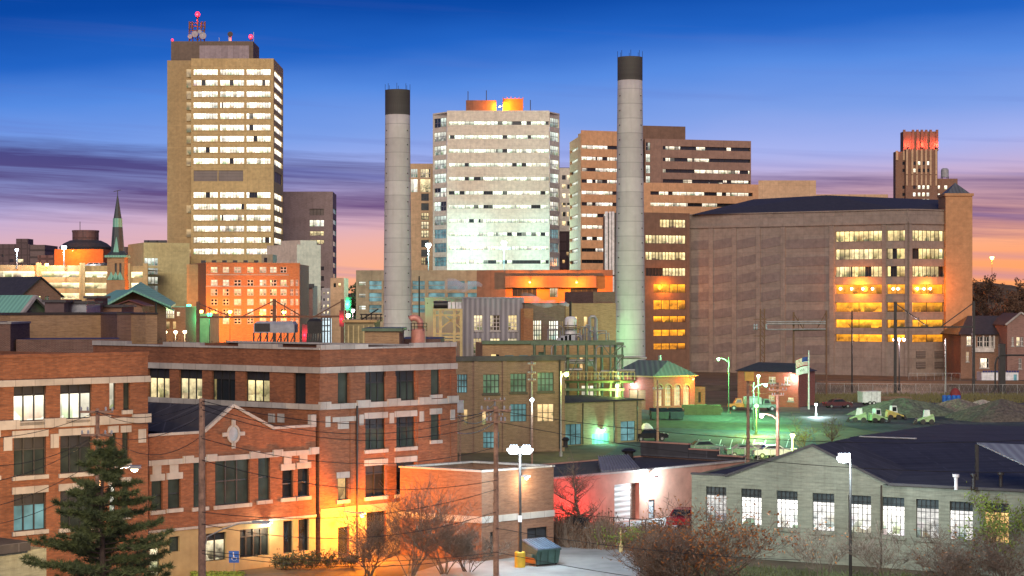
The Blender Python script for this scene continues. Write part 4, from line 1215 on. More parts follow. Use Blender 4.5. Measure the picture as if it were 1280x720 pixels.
r1_, r2_ = (co[0] + co[3]) / 2 * .65 + ctr * .35, (co[1] + co[2]) / 2 * .65 + ctr * .35
V3 = lambda p, z: (p.x, p.y, z)
zh = zev + 2.3
mb.poly([V3(co[0], zev), V3(co[1], zev), V3(r2_, zh), V3(r1_, zh)]); mb.poly([V3(co[1], zev), V3(co[2], zev), V3(r2_, zh)])
mb.poly([V3(co[2], zev), V3(co[3], zev), V3(r1_, zh), V3(r2_, zh)]); mb.poly([V3(co[3], zev), V3(co[0], zev), V3(r1_, zh)])
mb.build('roof', M['corr_roof'], ah)
mb = MB()
for i in range(4): mb.bar(V3(co[i], zev - .08), V3(co[(i + 1) % 4], zev - .08), .22, .2)
mb.build('gutter', M['deckc'], ah)
mb = MB(); a = P(825, 461, 288); mb.tube([(a.x, a.y, zev), (a.x, a.y, Z_(444, 288))], .28, 10); mb.build('flue', M['steel'], ah)
wall_lamp(FEl, 793, 480, 'white', 260, 'white lamp on the pink lit end wall of the arched brick hall', .7, .2)
wall_lamp(FE, 862, 474, 'sod', 500, 'added sodium lamp under the eave over the arched windows', .9, .12)  # lamp added to give this brick front its orange light
ow, Fow, zow = bld('orange_side_wall', 'small orange lit brick shed right of the arched brick hall', 'shed', 869, 881.5, 484, 292, 294, 6, M['brick_org'], M['roof_dk'], [(873, 877, 490, 503, d_(pane=M['frame_br'], depth=.15, name='door'))])

# ------------------------------------------------------------------ red brick house with flag pole
h1 = G(998, 291); h0 = G(922, 299); h2 = G(1018.5, 299)
FH, FHr = Facade(h0, h1), Facade(h1, h2)
zhe = FH.z(960, 464.5)
rh = thing('red_brick_house', 'square red brick house with a dark hip roof in the lot', 'house', (h1.x, h1.y, 0))
ft = [h0, h1, h2, h2 + (h0 - h1)]
hw = [(961, 969.5, 471, 478), (980.5, 987, 471, 480), (985, 992, 497, 501), (961, 968, 494, 500)]
hr = [FH.rect(*w) for w in hw]
shell(rh, ft, 0, zhe, M['red_br'], None, {0: hr}, .2)
for h in hr: window(rh, FH, h, M['lit_room'], .15, (2, 2), M['frame_wh'], .09, M['stone'])
ctr = (h0 + h2) / 2
co = [f + (f - ctr).normalized() * .5 for f in ft]
a, b = co[0] * .6 + co[3] * .4, co[1] * .4 + co[2] * .6
a = ctr + (h0 - h1) * .3; b = ctr - (h0 - h1) * .3; zh = zhe + 1.3
mb = MB()
mb.poly([V3(co[0], zhe), V3(co[1], zhe), V3(b, zh), V3(a, zh)]); mb.poly([V3(co[1], zhe), V3(co[2], zhe), V3(b, zh)])
mb.poly([V3(co[2], zhe), V3(co[3], zhe), V3(a, zh), V3(b, zh)]); mb.poly([V3(co[3], zhe), V3(co[0], zhe), V3(a, zh)])
mb.poly([V3(c, zhe - .02) for c in co])
mb.build('roof', M['hatd'], rh)
wall_lamp(FH, 993.5, 469, 'pink', 420, 'pink white lamp on the corner of the red brick house', .6, .2)
fp = thing('flagpole', 'tall white flagpole beside the red brick house', 'flagpole', (X_(1011, 286), 286, 0))
mb = MB(); mb.tube([(0, 0, 0), (0, 0, Z_(440, 286))], [.16, .09], 10); mb.lathe((0, 0, Z_(440, 286)), [(.02, 0), (.14, .12), (.02, .26)], 10); mb.build('pole', M['white'], fp, local=True)
def flag(y0, y1, stripes, label, colr):
    w, h = 1.95, (y1 - y0) * 286 / FP
    r = thing('flag', label, 'flag', (X_(1010.6, 286) - .12, 286, Z_(y1, 286)))
    n = 12
    def pt(i, zf):
        u = i / n
        return (-u * w * .92, -.30 * math.sin(u * 5) * u, h * zf - .55 * u * u)
    groups = {}
    for i in range(n):
        for s in range(stripes):
            key = s % 2 if stripes > 1 else 0
            if colr[2] and i < n * .42 and s >= stripes * .46: key = 2
            groups.setdefault(key, MB()).poly([pt(i, s / stripes), pt(i + 1, s / stripes), pt(i + 1, (s + 1) / stripes), pt(i, (s + 1) / stripes)])
    allm = MB()
    for k, g in groups.items():
        for f in g.f: allm.poly([g.v[i] for i in f], k)
    allm.build('cloth', [x or M['white'] for x in colr], r, local=True)
    return r
redc, bluec = plain('flag red', (.5, .03, .04), .8), plain('flag blue', (.03, .05, .22), .8)
flag(446, 456.5, 13, 'striped red white flag with blue corner flying at the flagpole top', (redc, M['white'], bluec))
fl = flag(457.5, 466.5, 1, 'white flag with a dark emblem under the striped flag', (M['white'], None, None))
mb = MB()
for k in range(3): mb.bar((-.6 - k * .25, -.22 - .02 * k, .42 - .08 * k), (-.75 - k * .25, -.24 - .02 * k, .75 - .1 * k), .09, .03)
mb.build('emblem', M['steel_dk'], fl, local=True)
# ------------------------------------------------------------------ tall concrete tower on the left
tw = thing('office_tower', 'tallest tan concrete office tower with red beacons and white lit window rows', 'tower', (X_(239, 624), 624, 0))
FT = Facade(G(239, 624), G(342, 624)); FTr = Facade(G(342, 624), G(354, 653)); FTw = Facade(G(209, 632), G(239.3, 632))
zt1 = FT.z(290, 73)
rows = [90, 103.3, 117.5, 131.3, 145, 159.3, 173.3, 187.2, 201.2, 243.6, 258.2, 272, 285.8, 300, 314.2]
bays = [(241.8, 272), (275, 305), (308, 338)]
hf, hs = [], []
for y in rows:
    for a, b in bays: hf.append(FT.rect(a, b, y - 3.3, y + 3.6))
    z = FT.z(290, y); hs.append((FTr.u(343.2), FTr.u(353), z - 1.0, z + .95))
hl = [FT.rect(242, 272, 213, 226.5), FT.rect(273, 304, 213, 226.5)]
zl = FT.z(290, 219.5); hls = (FTr.u(343.5), FTr.u(352.5), zl - 1.8, zl + 1.8)
ft = [FT.a, FT.b, FTr.b, G(239, 653)]
shell(tw, ft, 0, zt1, M['tower'], M['roof_gr'], {0: hf + hl, 1: hs + [hls]}, .6, .6)
for h in hf: window(tw, FT, h, M['lit_off'], .45, (9, 1), M['frame_br'], .10, split=False)
for h in hs: window(tw, FTr, h, M['lit_off'], .45, (8, 1), M['frame_br'], .10, split=False)
for h in hl: window(tw, FT, h, M['louver'], .3, name='louver_panel')
window(tw, FTr, hls, M['louver'], .3, (2, 1), M['frame_br'], .3, name='louver_panel')
mb = MB()
for y in rows:
    z = FT.z(290, y) - 1.1; FT.box(mb, .4, FT.L - .6, z - .12, z, -.02, .14)
mb.build('ledge', M['tower'], tw)
zw = FTw.z(224, 75.5)
wf = [FTw.a, FTw.b, FTw.b + Vector((0, 18)), FTw.a + Vector((0, 18))]
shell(tw, wf, 0, zw, M['tower_wing'], M['roof_gr'])
mb = MB()
for y in rows[:9] + [260, 290, 315]:
    z = FTw.z(235, y + 3); q = FTw.u(236.2); FTw.box(mb, q - .75, q + .75, z - .9, z + 1.7, .02, .5)
mb.build('balcony_lamp_box', lit('lit stair box', (1, .66, .30), .55, 9, 0, (1, .7, .35), .4, .6), tw)
Fp = Facade(G(213.8, 634), G(320, 634))
zp0, zp1 = zw - .5, Fp.z(266, 51.5)
mb = MB(); mb.prism([Fp.a, Fp.b - Vector((1, 0)), G(324, 650), G(216, 650)], zp0, zp1); mb.build('penthouse', M['penth'], tw)
mb = MB(); Fp.box(mb, Fp.u(249.5), Fp.u(311.5), zt1 - .5, Fp.z(280, 57), .02, .25); mb.build('penthouse_panel', M['penthp'], tw)
ym = 640.
am = thing('antenna_mast', 'steel antenna rack with dishes and red beacon on the tall tower roof', 'antenna', P(246, 51.5, ym))
mb = MB()
W = lambda px, py, dy=0: P(px, py, ym + dy)
for px in (236.5, 241, 247, 251, 255.5):
    for dy in (0, 3): mb.bar(W(px, 51.5, dy), W(px, 27 if px in (236.5, 255.5) else 31, dy), .35)
for py in (29, 33, 38, 44):
    for dy in (0, 3): mb.bar(W(236, py, dy), W(256.5, py, dy), .3)
for a, b in ((236.5, 247), (247, 255.5)): mb.bar(W(a, 51, 0), W(b, 38, 0), .25); mb.bar(W(b, 51, 0), W(a, 38, 0), .25)
mb.bar(W(247, 38), W(247, 21), .5)
mb.build('rack', M['rust'], am)
mb = MB()
for px, py, r_ in ((244, 43, 1.1), (254, 45, 1.2), (238, 46, .8), (250, 40, .7)):
    c = W(px, py, -1); mb.tube([c, c + Vector((0, -.5, 0)), c + Vector((0, -.9, 0))], [.3, r_, r_], 16)
mb.build('dish', M['greyp'], am)
mb = MB()
for px in (237, 240, 252, 256): mb.bar(W(px, 36, -.6), W(px, 27, -.6), .55)
mb.build('panel_antenna', M['rust'], am)
def beacon(px, py, Y, label, r_=.55, power=900):
    b = thing('beacon_light', label, 'beacon', P(px, py, Y) - Vector((0, 0, 1)))
    mb = MB(); mb.lathe((0, 0, 0), [(r_ * .5, -.2), (r_ * .6, .2), (r_ * .6, .5)], 10); mb.build('base', M['steel_dk'], b, local=True)
    mb = MB(); mb.lathe((0, 0, .5), [(r_ * .7, 0), (r_, r_ * .7), (r_ * .7, r_ * 1.5), (.05, r_ * 1.8)], 12); mb.build('lens', B_['red'], b, local=True, smooth=True)
    light(b, (0, -1.2, .8), power, LC['red'], .3)
beacon(247, 18.5, ym, 'red beacon light topping the antenna mast', .9, 1500)
beacon(215.5, 49.5, 636, 'red beacon light at the left roof corner of the tall tower', .45, 500)
beacon(313.5, 46, 638, 'red beacon light at the right roof corner of the tall tower', .75, 1500)
mb = MB()
dh = thing('satellite_dish', 'single round dish on a short white post atop the tall tower', 'satellite dish', P(287.5, 51.5, 640))
mb.tube([P(287.5, 51.5, 640), P(287.5, 46, 640)], .55, 10); mb.build('post', M['white'], dh)
mb = MB(); c = P(288, 43, 639.5); mb.tube([c + Vector((0, .6, 0)), c, c + Vector((0, -.5, 0))], [.4, .85, .95], 18); mb.build('dish', M['steel_dk'], dh)
for px, py, lb in ((317, 40, 'thin whip aerial near the right beacon of the tall tower'), (274, 47, 'short whip aerial left of the round dish')):
    a = thing('whip_aerial', lb, 'aerial', P(px, 52, 641)); mb = MB(); mb.tube([P(px, 52, 641), P(px, py, 641)], .10, 5); mb.build('rod', M['steel'], a)

# ------------------------------------------------------------------ mauve tower and neighbours
gt = thing('mauve_tower', 'mauve brick tower with a narrow column of windows right of the tallest tower', 'tower', (X_(350, 690), 690, 0))
Fg = Facade(G(345, 690), G(416, 690)); Fgr = Facade(G(416, 690), G(420.5, 712))
zg_ = Fg.z(385, 239.5)
wy = [(261, 269), (275, 283), (289, 294.5), (300, 305), (333, 338), (345, 351), (358, 363), (370, 375)]
hg = [Fg.rect(387, 405, a, b) for a, b in wy]
hgr = [(1.5, Fgr.L - 1, zg_ - 6 - 4.1 * k - 1.9, zg_ - 6 - 4.1 * k) for k in range(20)]
shell(gt, [Fg.a, Fg.b, Fgr.b, G(345, 712)], 0, zg_, M['grey_tw'], M['roof_gr'], {0: hg, 1: hgr}, .4)
for k, h in enumerate(hg): window(gt, Fg, h, M[('louver', 'lit_roomw', 'lit_room', 'lit_room', 'win_dk', 'win_dk', 'win_dk', 'win_dk')[k]], .35, (4, 1), M['frame_dk'], .15, split=False)
for h in hgr: window(gt, Fgr, h, M['win_blue'], .3, (3, 1), M['frame_br'], .2, split=False)
sw, Fsw, zsw = bld('white_stucco_block', 'pale stucco block with a blank stepped gable wall in front of the mauve tower', 'building', 371, 401, 306, 560, 566, 16, M['white_bl'], M['roof_gr'])
mb = MB(); Fsw.box(mb, 1.2, Fsw.L - 1.6, zsw - .1, Fsw.z(386, 300.5), -.02, .05 - 8 * 0); Fsw.box(mb, 1.2, Fsw.L - 1.6, zsw - .1, Fsw.z(386, 300.5), -10, -.021); mb.build('wall', M['white_bl'], sw)
sb, Fsb, zsb = bld('pale_apartment_block', 'narrow pale block with balconies between the orange flats and the stucco block', 'building', 352, 371, 308, 572, 572, 14, M['white_bl'], M['roof_gr'],
    [(354, 358, 318, 327, d_(pane=M['win_dk'])), (361, 369, 309, 315, d_(pane=M['win_dk'])), (361, 369, 318, 324, d_(pane=M['lit_apt'])), (361, 369, 327, 333, d_(pane=M['win_dk']))])
ss, Fss, zss = bld('slim_lilac_block', 'slim lilac block with a grid of small windows at the foot of the mauve tower', 'building', 402, 414, 360, 545, 545, 14, M['grey_tw'], M['roof_gr'],
    [(x, x + 2, y, y + 3, d_(pane=M['lit_apt'])) for x in (404, 409) for y in (365, 373, 381, 389)])
ts, Fts, zts = bld('tan_side_block', 'small tan lit block with green lamp in front, right of the mauve tower', 'building', 413, 430, 347.5, 520, 520, 14, M['beige2'], M['roof_gr'], [(417, 420, 354, 359, d_(pane=M['win_dk'])), (423, 426, 354, 359, d_(pane=M['lit_apt']))])
cf, Fcf, zcf = bld('pink_chimney_house', 'pinkish narrow house with a heavy cornice beside the orange flats', 'house', 377, 391, 357, 500, 500, 12, M['gar_pink'], M['roof_gr'])
mb = MB(); Fcf.box(mb, -.4, Fcf.L + .4, zcf - .6, zcf + .5, -.2, .6); mb.build('cornice', M['hatd'], cf)

# ------------------------------------------------------------------ orange brick flats
AF = thing('orange_brick_flats', 'six storey orange brick flats with paired white windows lit by sodium lamps', 'flats', (X_(257, 430), 430, 0))
Fa = Facade(G(257.5, 430), G(374.5, 436)); Fal = Facade(G(236, 452), G(257.5, 430))
za = Fa.z(310, 330)
cols = [(263.5, 272), (278.5, 286.5), (292.5, 301.5), (309, 317), (324.5, 333), (337.5, 346), (350.5, 358.5)]
ry = [(333.5, 341), (349.5, 357.5), (361, 369.5), (373.5, 381.5), (386, 394), (397.5, 405)]
hh, mt = [], []
rnd = random.Random(11)
for j, (a, b) in enumerate(ry):
    cc = cols + ([] if j == 0 else [(363, 367), (369.5, 373)])
    for i, (x0, x1) in enumerate(cc):
        hh.append(Fa.rect(x0, x1, a, b)); mt.append('win_dk' if rnd.random() < .42 and i not in (4, 5) else 'lit_apt')
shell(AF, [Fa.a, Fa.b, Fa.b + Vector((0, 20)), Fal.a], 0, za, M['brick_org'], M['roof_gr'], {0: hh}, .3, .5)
for h, m in zip(hh, mt): window(AF, Fa, h, M[m], .25, (2, 2), M['frame_wh'], .22, split=False)
mb = MB()
for py in (343.5, 357.9): z = Fa.z(310, py); Fa.box(mb, 0, Fa.u(361), z - .12, z + .12, -.02, .1)
mb.build('stone_band', M['stone'], AF)
mb = MB(); u0 = Fa.u(361.5); Fa.box(mb, u0, Fa.L - .8, 0, Fa.z(368, 340), .32, .5); 
ba = mb.v and None
coping(AF, [Fa.a, Fa.b, Fa.b + Vector((0, 20)), Fal.a], za, M['brick_org'], .5, .3, edges=(0, 3))
mb = MB()
for k in range(16): p = P(254 + k * 4.4, 329.5, 438); mb.box(p.x - .5, p.x + .5, p.y, p.y + .8, za - .4, za + .5 + .5 * (k % 3 == 0))
mb.build('roof_plant', M['hatd'], AF)
rg_, Frg, zrg = bld('brown_side_block', 'brown blank block left of the orange flats', 'building', 233.5, 257, 330.5, 440, 440, 10, M['tower_wing'], M['roof_gr'])
rx, Frx, zrx = bld('grey_rooftop_box', 'pale grey lift house above the orange flats', 'roof hut', 327, 341, 318, 470, 470, 8, M['deck_ol'], M['roof_gr'], [(330, 334, 322, 328, d_(pane=M['win_dk']))])

# ------------------------------------------------------------------ left parking garage, church, houses
LG = thing('left_parking_garage', 'long curved beige parking garage with lit decks at the left horizon', 'parking garage', (X_(100, 560), 560, 0))
segs = [(-30, 0, 350, 352, 548, 556), (0, 45, 336.5, 334, 556, 562)]
pts = [(-30, 545), (48, 556), (103, 560), (160, 566), (182, 566)]
Fs_ = [Facade(G(a, ya), G(b, yb2)) for (a, ya), (b, yb2) in zip(pts, pts[1:])]
ztop = Z_(332, 560)
mb = MB(); mbp = MB(); lit_rects = []
flo = [(339.5, 346.5), (353.5, 360.5), (366.5, 373.5), (379.5, 386), (392, 399)]
for i, F in enumerate(Fs_):
    hs = []
    for a, b in flo: hs.append((.9, F.L - .9, Z_(b, 560), Z_(a, 560)))
    F.wall(mb, 0, ztop, hs, .8)
    lit_rects += [(F, h) for h in hs]
    for u in (0, F.L): fbox(F, LG, 'pier', M['deckc'], u - .75, u + .75, 0, ztop + .8, -.3, .5)
mb.poly([F.pt(0, ztop - 1.1) for F in Fs_] + [Fs_[-1].pt(Fs_[-1].L, ztop - 1.1), (X_(182, 566), 600, ztop - 1.1), (X_(-30, 545), 600, ztop - 1.1)])
mb.build('wall', M['deckc'], LG)
for F, h in lit_rects: window(LG, F, h, M['lit_deck'], .7, name='deck_opening')
# cars parked on its top and decks
def car_mesh(root, body_m, L=4.4, W=1.8, H=1.45):
    mb = MB()
    prof = [(-.5, .28), (-.5, .60), (-.45, .66), (-.30, .68), (-.19, .97), (.13, 1.0), (.27, .70), (.46, .62), (.5, .5), (.5, .28)]
    def ring(y, s, top=1.0): return [(x * L, y, (.28 + (z - .28) * (top if z > .7 else 1)) * H / 1.0 * .98) for x, z in prof]
    sides = [(-W / 2, .9), (-W / 2 + .02, 1), (W / 2 - .02, 1), (W / 2, .9)]
    a, b = ring(-W / 2, 1), ring(W / 2, 1)
    for p in (a, b):
        for i, q in enumerate(p):
            if prof[i][1] > .9: p[i] = (q[0], q[1] * .8, q[2])
    n = len(prof)
    mb.poly(a[::-1] if False else a); mb.poly(b[::-1])
    for i in range(n): mb.poly([a[i], b[i], b[(i + 1) % n], a[(i + 1) % n]])
    body = mb.build('body', body_m, root, local=True)
    mb = MB()
    lerp = lambda p, q, f: tuple(x + (y - x) * f for x, y in zip(p, q))
    for p, s in ((a, -1), (b, 1)):
        q = [p[3], p[4], p[5], p[6]]
        c = [sum(v[k] for v in q) / 4 for k in range(3)]
        mb.poly([tuple(c[k] + (v[k] - c[k]) * .82 + (s * .02 if k == 1 else 0) for k in range(3)) for v in q])
    for i, j, sx in ((3, 4, -.02), (6, 5, .02)):
        q = [lerp(a[i], b[i], .08), lerp(a[i], b[i], .92), lerp(a[j], b[j], .92), lerp(a[j], b[j], .08)]
        mb.poly([(v[0] + sx, v[1], v[2] + .02) for v in q])
    mb.build('glazing', M['win_dk'], root, local=True)
    for x in (-.31 * L, .31 * L):
        for y in (-W / 2 + .08, W / 2 - .08):
            mb = MB(); mb.tube([(x, y - .1, .31), (x, y + .1, .31)], .31, 14); w = mb.build('wheel', M['steel_dk'], root, local=True)
            mb = MB(); mb.tube([(x, y - .115, .31), (x, y + .115, .31)], .17, 10); mb.build('rim', M['steel'], w, local=True)
    for x, nm, m in ((.5, 'headlight', M['white']), (-.5, 'tail_light', redc)):
        for y in (-.62, .62):
            mb = MB(); mb.box(x * L - .02, x * L + .02, y - .18, y + .18, .52 * H, .62 * H); mb.build(nm, m, root, local=True)
def car(px, Y, z, rz, m, label, group=None):
    r = thing('parked_car', label, 'car', (X_(px, Y), Y, z), group, rz)
    car_mesh(r, m)
    return r
PA = dict(silver=plain('silver car paint', (.45, .46, .48), .25, .5), dark=plain('black car paint', (.03, .03, .035), .2, .3), white=plain('white car paint', (.70, .70, .70), .25), red=plain('red car paint', (.35, .03, .03), .25), green=plain('green car paint', (.12, .22, .16), .3), blue=plain('blue car paint', (.04, .09, .25), .25))
for k, (px, m, lb) in enumerate(((114, 'silver', 'silver car parked on the top deck nearest the orange box building'), (121, 'white', 'white car second along the top deck of the left garage'), (128.5, 'silver', 'silver car third along the top deck, beside the church spire'), (135, 'dark', 'black car last on the top deck by the spire'))):
    car(px, 566, ztop - 1.1 + .6, .2, PA[m], lb, 'cars on the garage top deck')
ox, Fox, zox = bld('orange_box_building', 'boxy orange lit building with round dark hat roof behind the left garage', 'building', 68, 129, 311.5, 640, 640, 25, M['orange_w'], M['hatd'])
mb = MB(); c = P(107, 311, 655)
mb.lathe((c.x, c.y, zox - .5), [(8.8, .5), (9.2, 1.6), (7.5, 3.0), (5.4, 4.0)], 28); mb.build('round_roof', M['hatd'], ox)
mb = MB(); mb.lathe((c.x, c.y, zox + 3.4), [(4.6, 0), (4.6, 3.0), (4.75, 3.05), (4.75, 3.7), (4.3, 3.7)], 28); mb.build('drum', M['far'], ox)
mb = MB(); mb.tube([P(100, 293, 655), P(100, 277, 655)], .12, 5); mb.build('aerial', M['steel_dk'], ox)
wall_lamp(Fox, 95, 314, 'sod', 3800, 'sodium wall lamp washing the orange box building', 5, .12)
fa_, Ffa, zfa = bld('dark_hotel_block', 'dark long block with few lit windows at the far left skyline', 'building', -20, 37, 305, 900, 900, 30, M['far'], M['hatd'], [(12, 17, 324, 328, d_(pane=M['lit_apt'])), (22, 29, 324, 328, d_(pane=M['lit_apt'])), (2, 5, 318, 321, d_(pane=M['lit_apt']))])
mb = MB(); Ffa.box(mb, Ffa.u(20), Ffa.u(35), zfa + .01, zfa + 2.6, -10, -.1); mb.build('roof_block', M['far'], fa_)
bld('banded_far_block', 'dark block with pale bands right of the far dark hotel', 'building', 37.5, 56, 306, 880, 880, 25, panel_mat('banded far facade', (.17, .12, .11), 30, 3.4, .5, .45, .2), M['hatd'])
bld('lilac_far_block', 'small lilac brick block beside the sodium lamp on the left skyline', 'building', 47, 68, 319, 760, 760, 25, panel_mat('far brick grid', (.25, .12, .10), 3, 3.4, .5, .5, .2), M['hatd'])
bld('dark_narrow_block', 'dark narrow block right of the church spire', 'building', 154, 168, 308.5, 760, 760, 20, M['far'], M['hatd'])
bld('blue_far_block', 'small dark blue block between the spire and the beige building', 'building', 168.5, 181, 319, 800, 800, 20, plain('dark blue far wall', (.05, .05, .12), .7), M['hatd'])
bg_, Fbg, zbg = bld('beige_stair_block', 'beige lit block with glazed stair floors left of the tallest tower', 'building', 179.5, 237, 303.5, 600, 606, 25, panel_mat('beige stair block', (.55, .47, .22), 8, 5.5, .04, .75, .25, .04), M['roof_gr'],
    [(180.5, 197.5, a, b, d_(pane=M['lit_ctrb'], bars=(4, 1), frame=M['frame_wh'], bw=.2, split=False)) for a, b in ((322.5, 332), (335, 343), (346, 355), (357, 366))])
mb = MB()
for px in (183, 188, 194, 199, 205): p = P(px, 303, 604); mb.box(p.x - .8, p.x + .8, p.y, p.y + 1, zbg - .4, zbg + .9)
mb.build('roof_plant', M['hatd'], bg_)
# church spire
ch = thing('church_spire', 'slender slate church spire with green trim on a brick belfry', 'church', (X_(147, 420), 420, 0))
Yc = 420.
cxs = X_(147, Yc); zc0 = Z_(322, Yc)
hw_ = 1.95
mb = MB(); sq = lambda s: [(cxs - s, Yc - s), (cxs + s, Yc - s), (cxs + s, Yc + s), (cxs - s, Yc + s)]
zb_ = Z_(350, Yc)
mb.prism(sq(hw_ + .15), 0, zb_); 
FB = Facade((cxs - hw_, Yc - hw_), (cxs + hw_, Yc - hw_))
sh_ = [FB.rect(143.4, 146, 329, 343), FB.rect(149.2, 151.8, 329, 343)]
FB.wall(mb, zb_, zc0, sh_, .4)
for i in (1, 2, 3): q = sq(hw_); Facade(q[i], q[(i + 1) % 4]).wall(mb, zb_, zc0)
mb.build('belfry', M['brick_tan'], ch)
for h in sh_: window(ch, FB, h, M['hatd'], .3, name='louver')
mb = MB(); mb.prism(sq(hw_ + .5), zc0, zc0 + .5)
for px in (141.5, 147, 152.5):
    a = X_(px, Yc); mb.poly([(a - .95, Yc - hw_ - .25, zb_), (a + .95, Yc - hw_ - .25, zb_), (a, Yc - hw_ - .2, zb_ + 1.9)])
mb.build('green_trim', M['copper'], ch)
def oct_(r, z): return [(cxs + r * math.cos(math.pi / 8 + k * math.pi / 4), Yc + r * math.sin(math.pi / 8 + k * math.pi / 4), z) for k in range(8)]
mb = MB()
zz = [(2.6, zc0 + .5), (1.55, Z_(314, Yc)), (1.15, Z_(284, Yc))]
z4 = [(.92, Z_(273, Yc)), (.12, Z_(244.5, Yc))]
for L_ in (zz, z4):
    for (ra, za_), (rb_, zb2) in zip(L_, L_[1:]):
        A_, B2 = oct_(ra, za_), oct_(rb_, zb2)
        for k in range(8): mb.poly([A_[k], A_[(k + 1) % 8], B2[(k + 1) % 8], B2[k]])
mb.build('spire', M['slate'], ch)
mb = MB(); A_, B2 = oct_(1.12, Z_(284, Yc)), oct_(1.05, Z_(273, Yc))
for k in range(8): mb.poly([A_[k], A_[(k + 1) % 8], B2[(k + 1) % 8], B2[k]])
mb.build('lantern', M['copper'], ch)
mb = MB(); p = P(147, 313, Yc); mb.hexa([(p.x - .75, Yc - 1.75, p.z - 1), (p.x + .75, Yc - 1.75, p.z - 1), (p.x + .75, Yc - 1, p.z - 1), (p.x - .75, Yc - 1, p.z - 1), (p.x - .04, Yc - 1.3, p.z + 3), (p.x + .04, Yc - 1.3, p.z + 3), (p.x + .04, Yc - .9, p.z + 3), (p.x - .04, Yc - .9, p.z + 3)]); mb.build('dormer', M['copper'], ch)
mb = MB(); mb.tube([P(147, 245, Yc), P(147, 238, Yc)], .08, 5); mb.bar(P(142, 239.5, Yc), P(151, 237.5, Yc), .12); mb.build('weather_vane', M['steel_dk'], ch)
# gabled brick hall, metal shelter, green roofed hall
def gable_house(name, label, cat, x0, x1, yeave, yapex, Y0, Y1, dep, wall, roof, wins=(), ov=.4, trim=None, dirv=None, z0=0, xa=None):
    F = Facade(G(x0, Y0), G(x1, Y1))
    r = thing(name, label, cat, (F.a.x, F.a.y, z0))
    ze = F.z((x0 + x1) / 2, yeave); um = F.L / 2 if xa is None else F.u(xa); zx = F.z((x0 + x1) / 2, yapex)
    dv = dirv if dirv is not None else -F.n
    dv = Vector((dv.x, dv.y)).normalized() * dep
    ft = [F.a, F.b, F.b + dv, F.a + dv]
    rc = [F.rect(*w[:4]) for w in wins]
    mb = MB()
    for i in range(4): Facade(ft[i], ft[(i + 1) % 4]).wall(mb, z0, ze, rc if i == 0 else (), .25)
    q = Vector((dv.x, dv.y, 0))
    mb.poly([F.pt(0, ze), F.pt(F.L, ze), F.pt(um, zx)]); mb.poly([F.pt(0, ze) + q, F.pt(um, zx) + q, F.pt(F.L, ze) + q])
    mb.build('wall', wall, r)
    mb = MB(); s = (zx - ze) / max(um, .1)
    for ua, sg in ((0, -1), (F.L, 1)):
        a = F.pt(ua + sg * ov, ze - s * ov * .9 + .05, ov); b = F.pt(um, zx + .06, ov)
        qq = q + q.normalized() * ov * 2
        mb.hexa([a, b, b + qq, a + qq, a + Vector((0, 0, .2)), b + Vector((0, 0, .2)), b + qq + Vector((0, 0, .2)), a + qq + Vector((0, 0, .2))])
    mb.build('roof', roof, r)
    if trim:
        mb = MB()
        for ua, sg in ((0, -1), (F.L, 1)): mb.bar(F.pt(ua + sg * ov, ze - s * ov * .9 + .1, ov + .06), F.pt(um, zx + .12, ov + .06), .4, .3)
        mb.build('bargeboard', trim, r)
    for w, h in zip(wins, rc): window(r, F, h, **w[4])
    return r, F, ze, zx
gable_house('gabled_brick_hall', 'brick hall with wide gable, dark roof and two yellow windows at left', 'hall', 26, 76, 370, 347.5, 300, 306, 26, M['sootbrick'], M['hatd'], [(46.5, 52, 367.5, 380, d_(pane=M['lit_room'], bars=(2, 3), frame=M['frame_dk'])), (57, 62, 367.5, 380, d_(pane=M['win_dk'], bars=(2, 3), frame=M['frame_wh']))], dirv=Vector((-.75, .66)), xa=50)
sh, Fsh, ze_, zx_ = gable_house('metal_shelter', 'open shelter with green metal roof and white gable trusses at the left edge', 'shelter', 24, 64, 393, 372, 190, 194, 22, M['grn_steel'], M['copper'], trim=M['stone'], dirv=Vector((-.85, .53)), xa=40)
gr_, Fgr_, ze2, zx2 = gable_house('green_roof_hall', 'brick hall with a broad pale green copper roof below the spire', 'hall', 124, 208, 385, 363.5, 330, 334, 22, M['sootbrick'], M['copper'], [(152, 157, 392, 400, d_(pane=M['lit_apt'], bars=(2, 2), frame=M['frame_wh']))], ov=1.2, xa=166, trim=M['copper'])
mb = MB(); dz = Vector((0, 0, .35))
for q in ([P(121, 389, 327), P(166, 364.5, 327), P(176, 354.5, 347), P(131, 385, 347)], [P(166, 364.5, 327), P(214, 385, 331), P(220, 381, 349), P(176, 354.5, 347)]):
    mb.hexa(q + [v + dz for v in q])
mb.build('upper_roof', M['copper'], gr_)
gable_house('red_porch_house', 'small porch house with a low dark red roof in front of the green roofed hall', 'house', 146, 178, 382, 376.5, 318, 318, 6, M['sootbrick'], plain('dark red roof', (.13, .035, .03), .7), [(158, 163, 388, 396, d_(pane=M['lit_apt']))], ov=.7)
bld('brick_row_house', 'brick house with white paired windows right of the green roofed hall', 'house', 197, 232, 384, 352, 352, 12, M['sootbrick'], M['copper'], [(206, 218, 388, 398, d_(pane=M['lit_roomw'], bars=(4, 2), frame=M['frame_wh'], bw=.2)), (199, 202, 389, 396, d_(pane=M['lit_apt'])), (221, 225, 390, 395, d_(pane=M['lit_apt'])), (205, 212, 402, 411, d_(pane=M['lit_warm'])), (199, 202, 402, 411, d_(pane=M['lit_warm'])), (216, 220, 402, 411, d_(pane=M['lit_warm']))], cop=M['copper'])
bld('green_lit_house', 'low wall house washed by green light beside the orange flats', 'house', 228, 262, 392, 372, 372, 12, panel_mat('green side wall', (.30, .36, .22), amt=.3), M['roof_gr'])
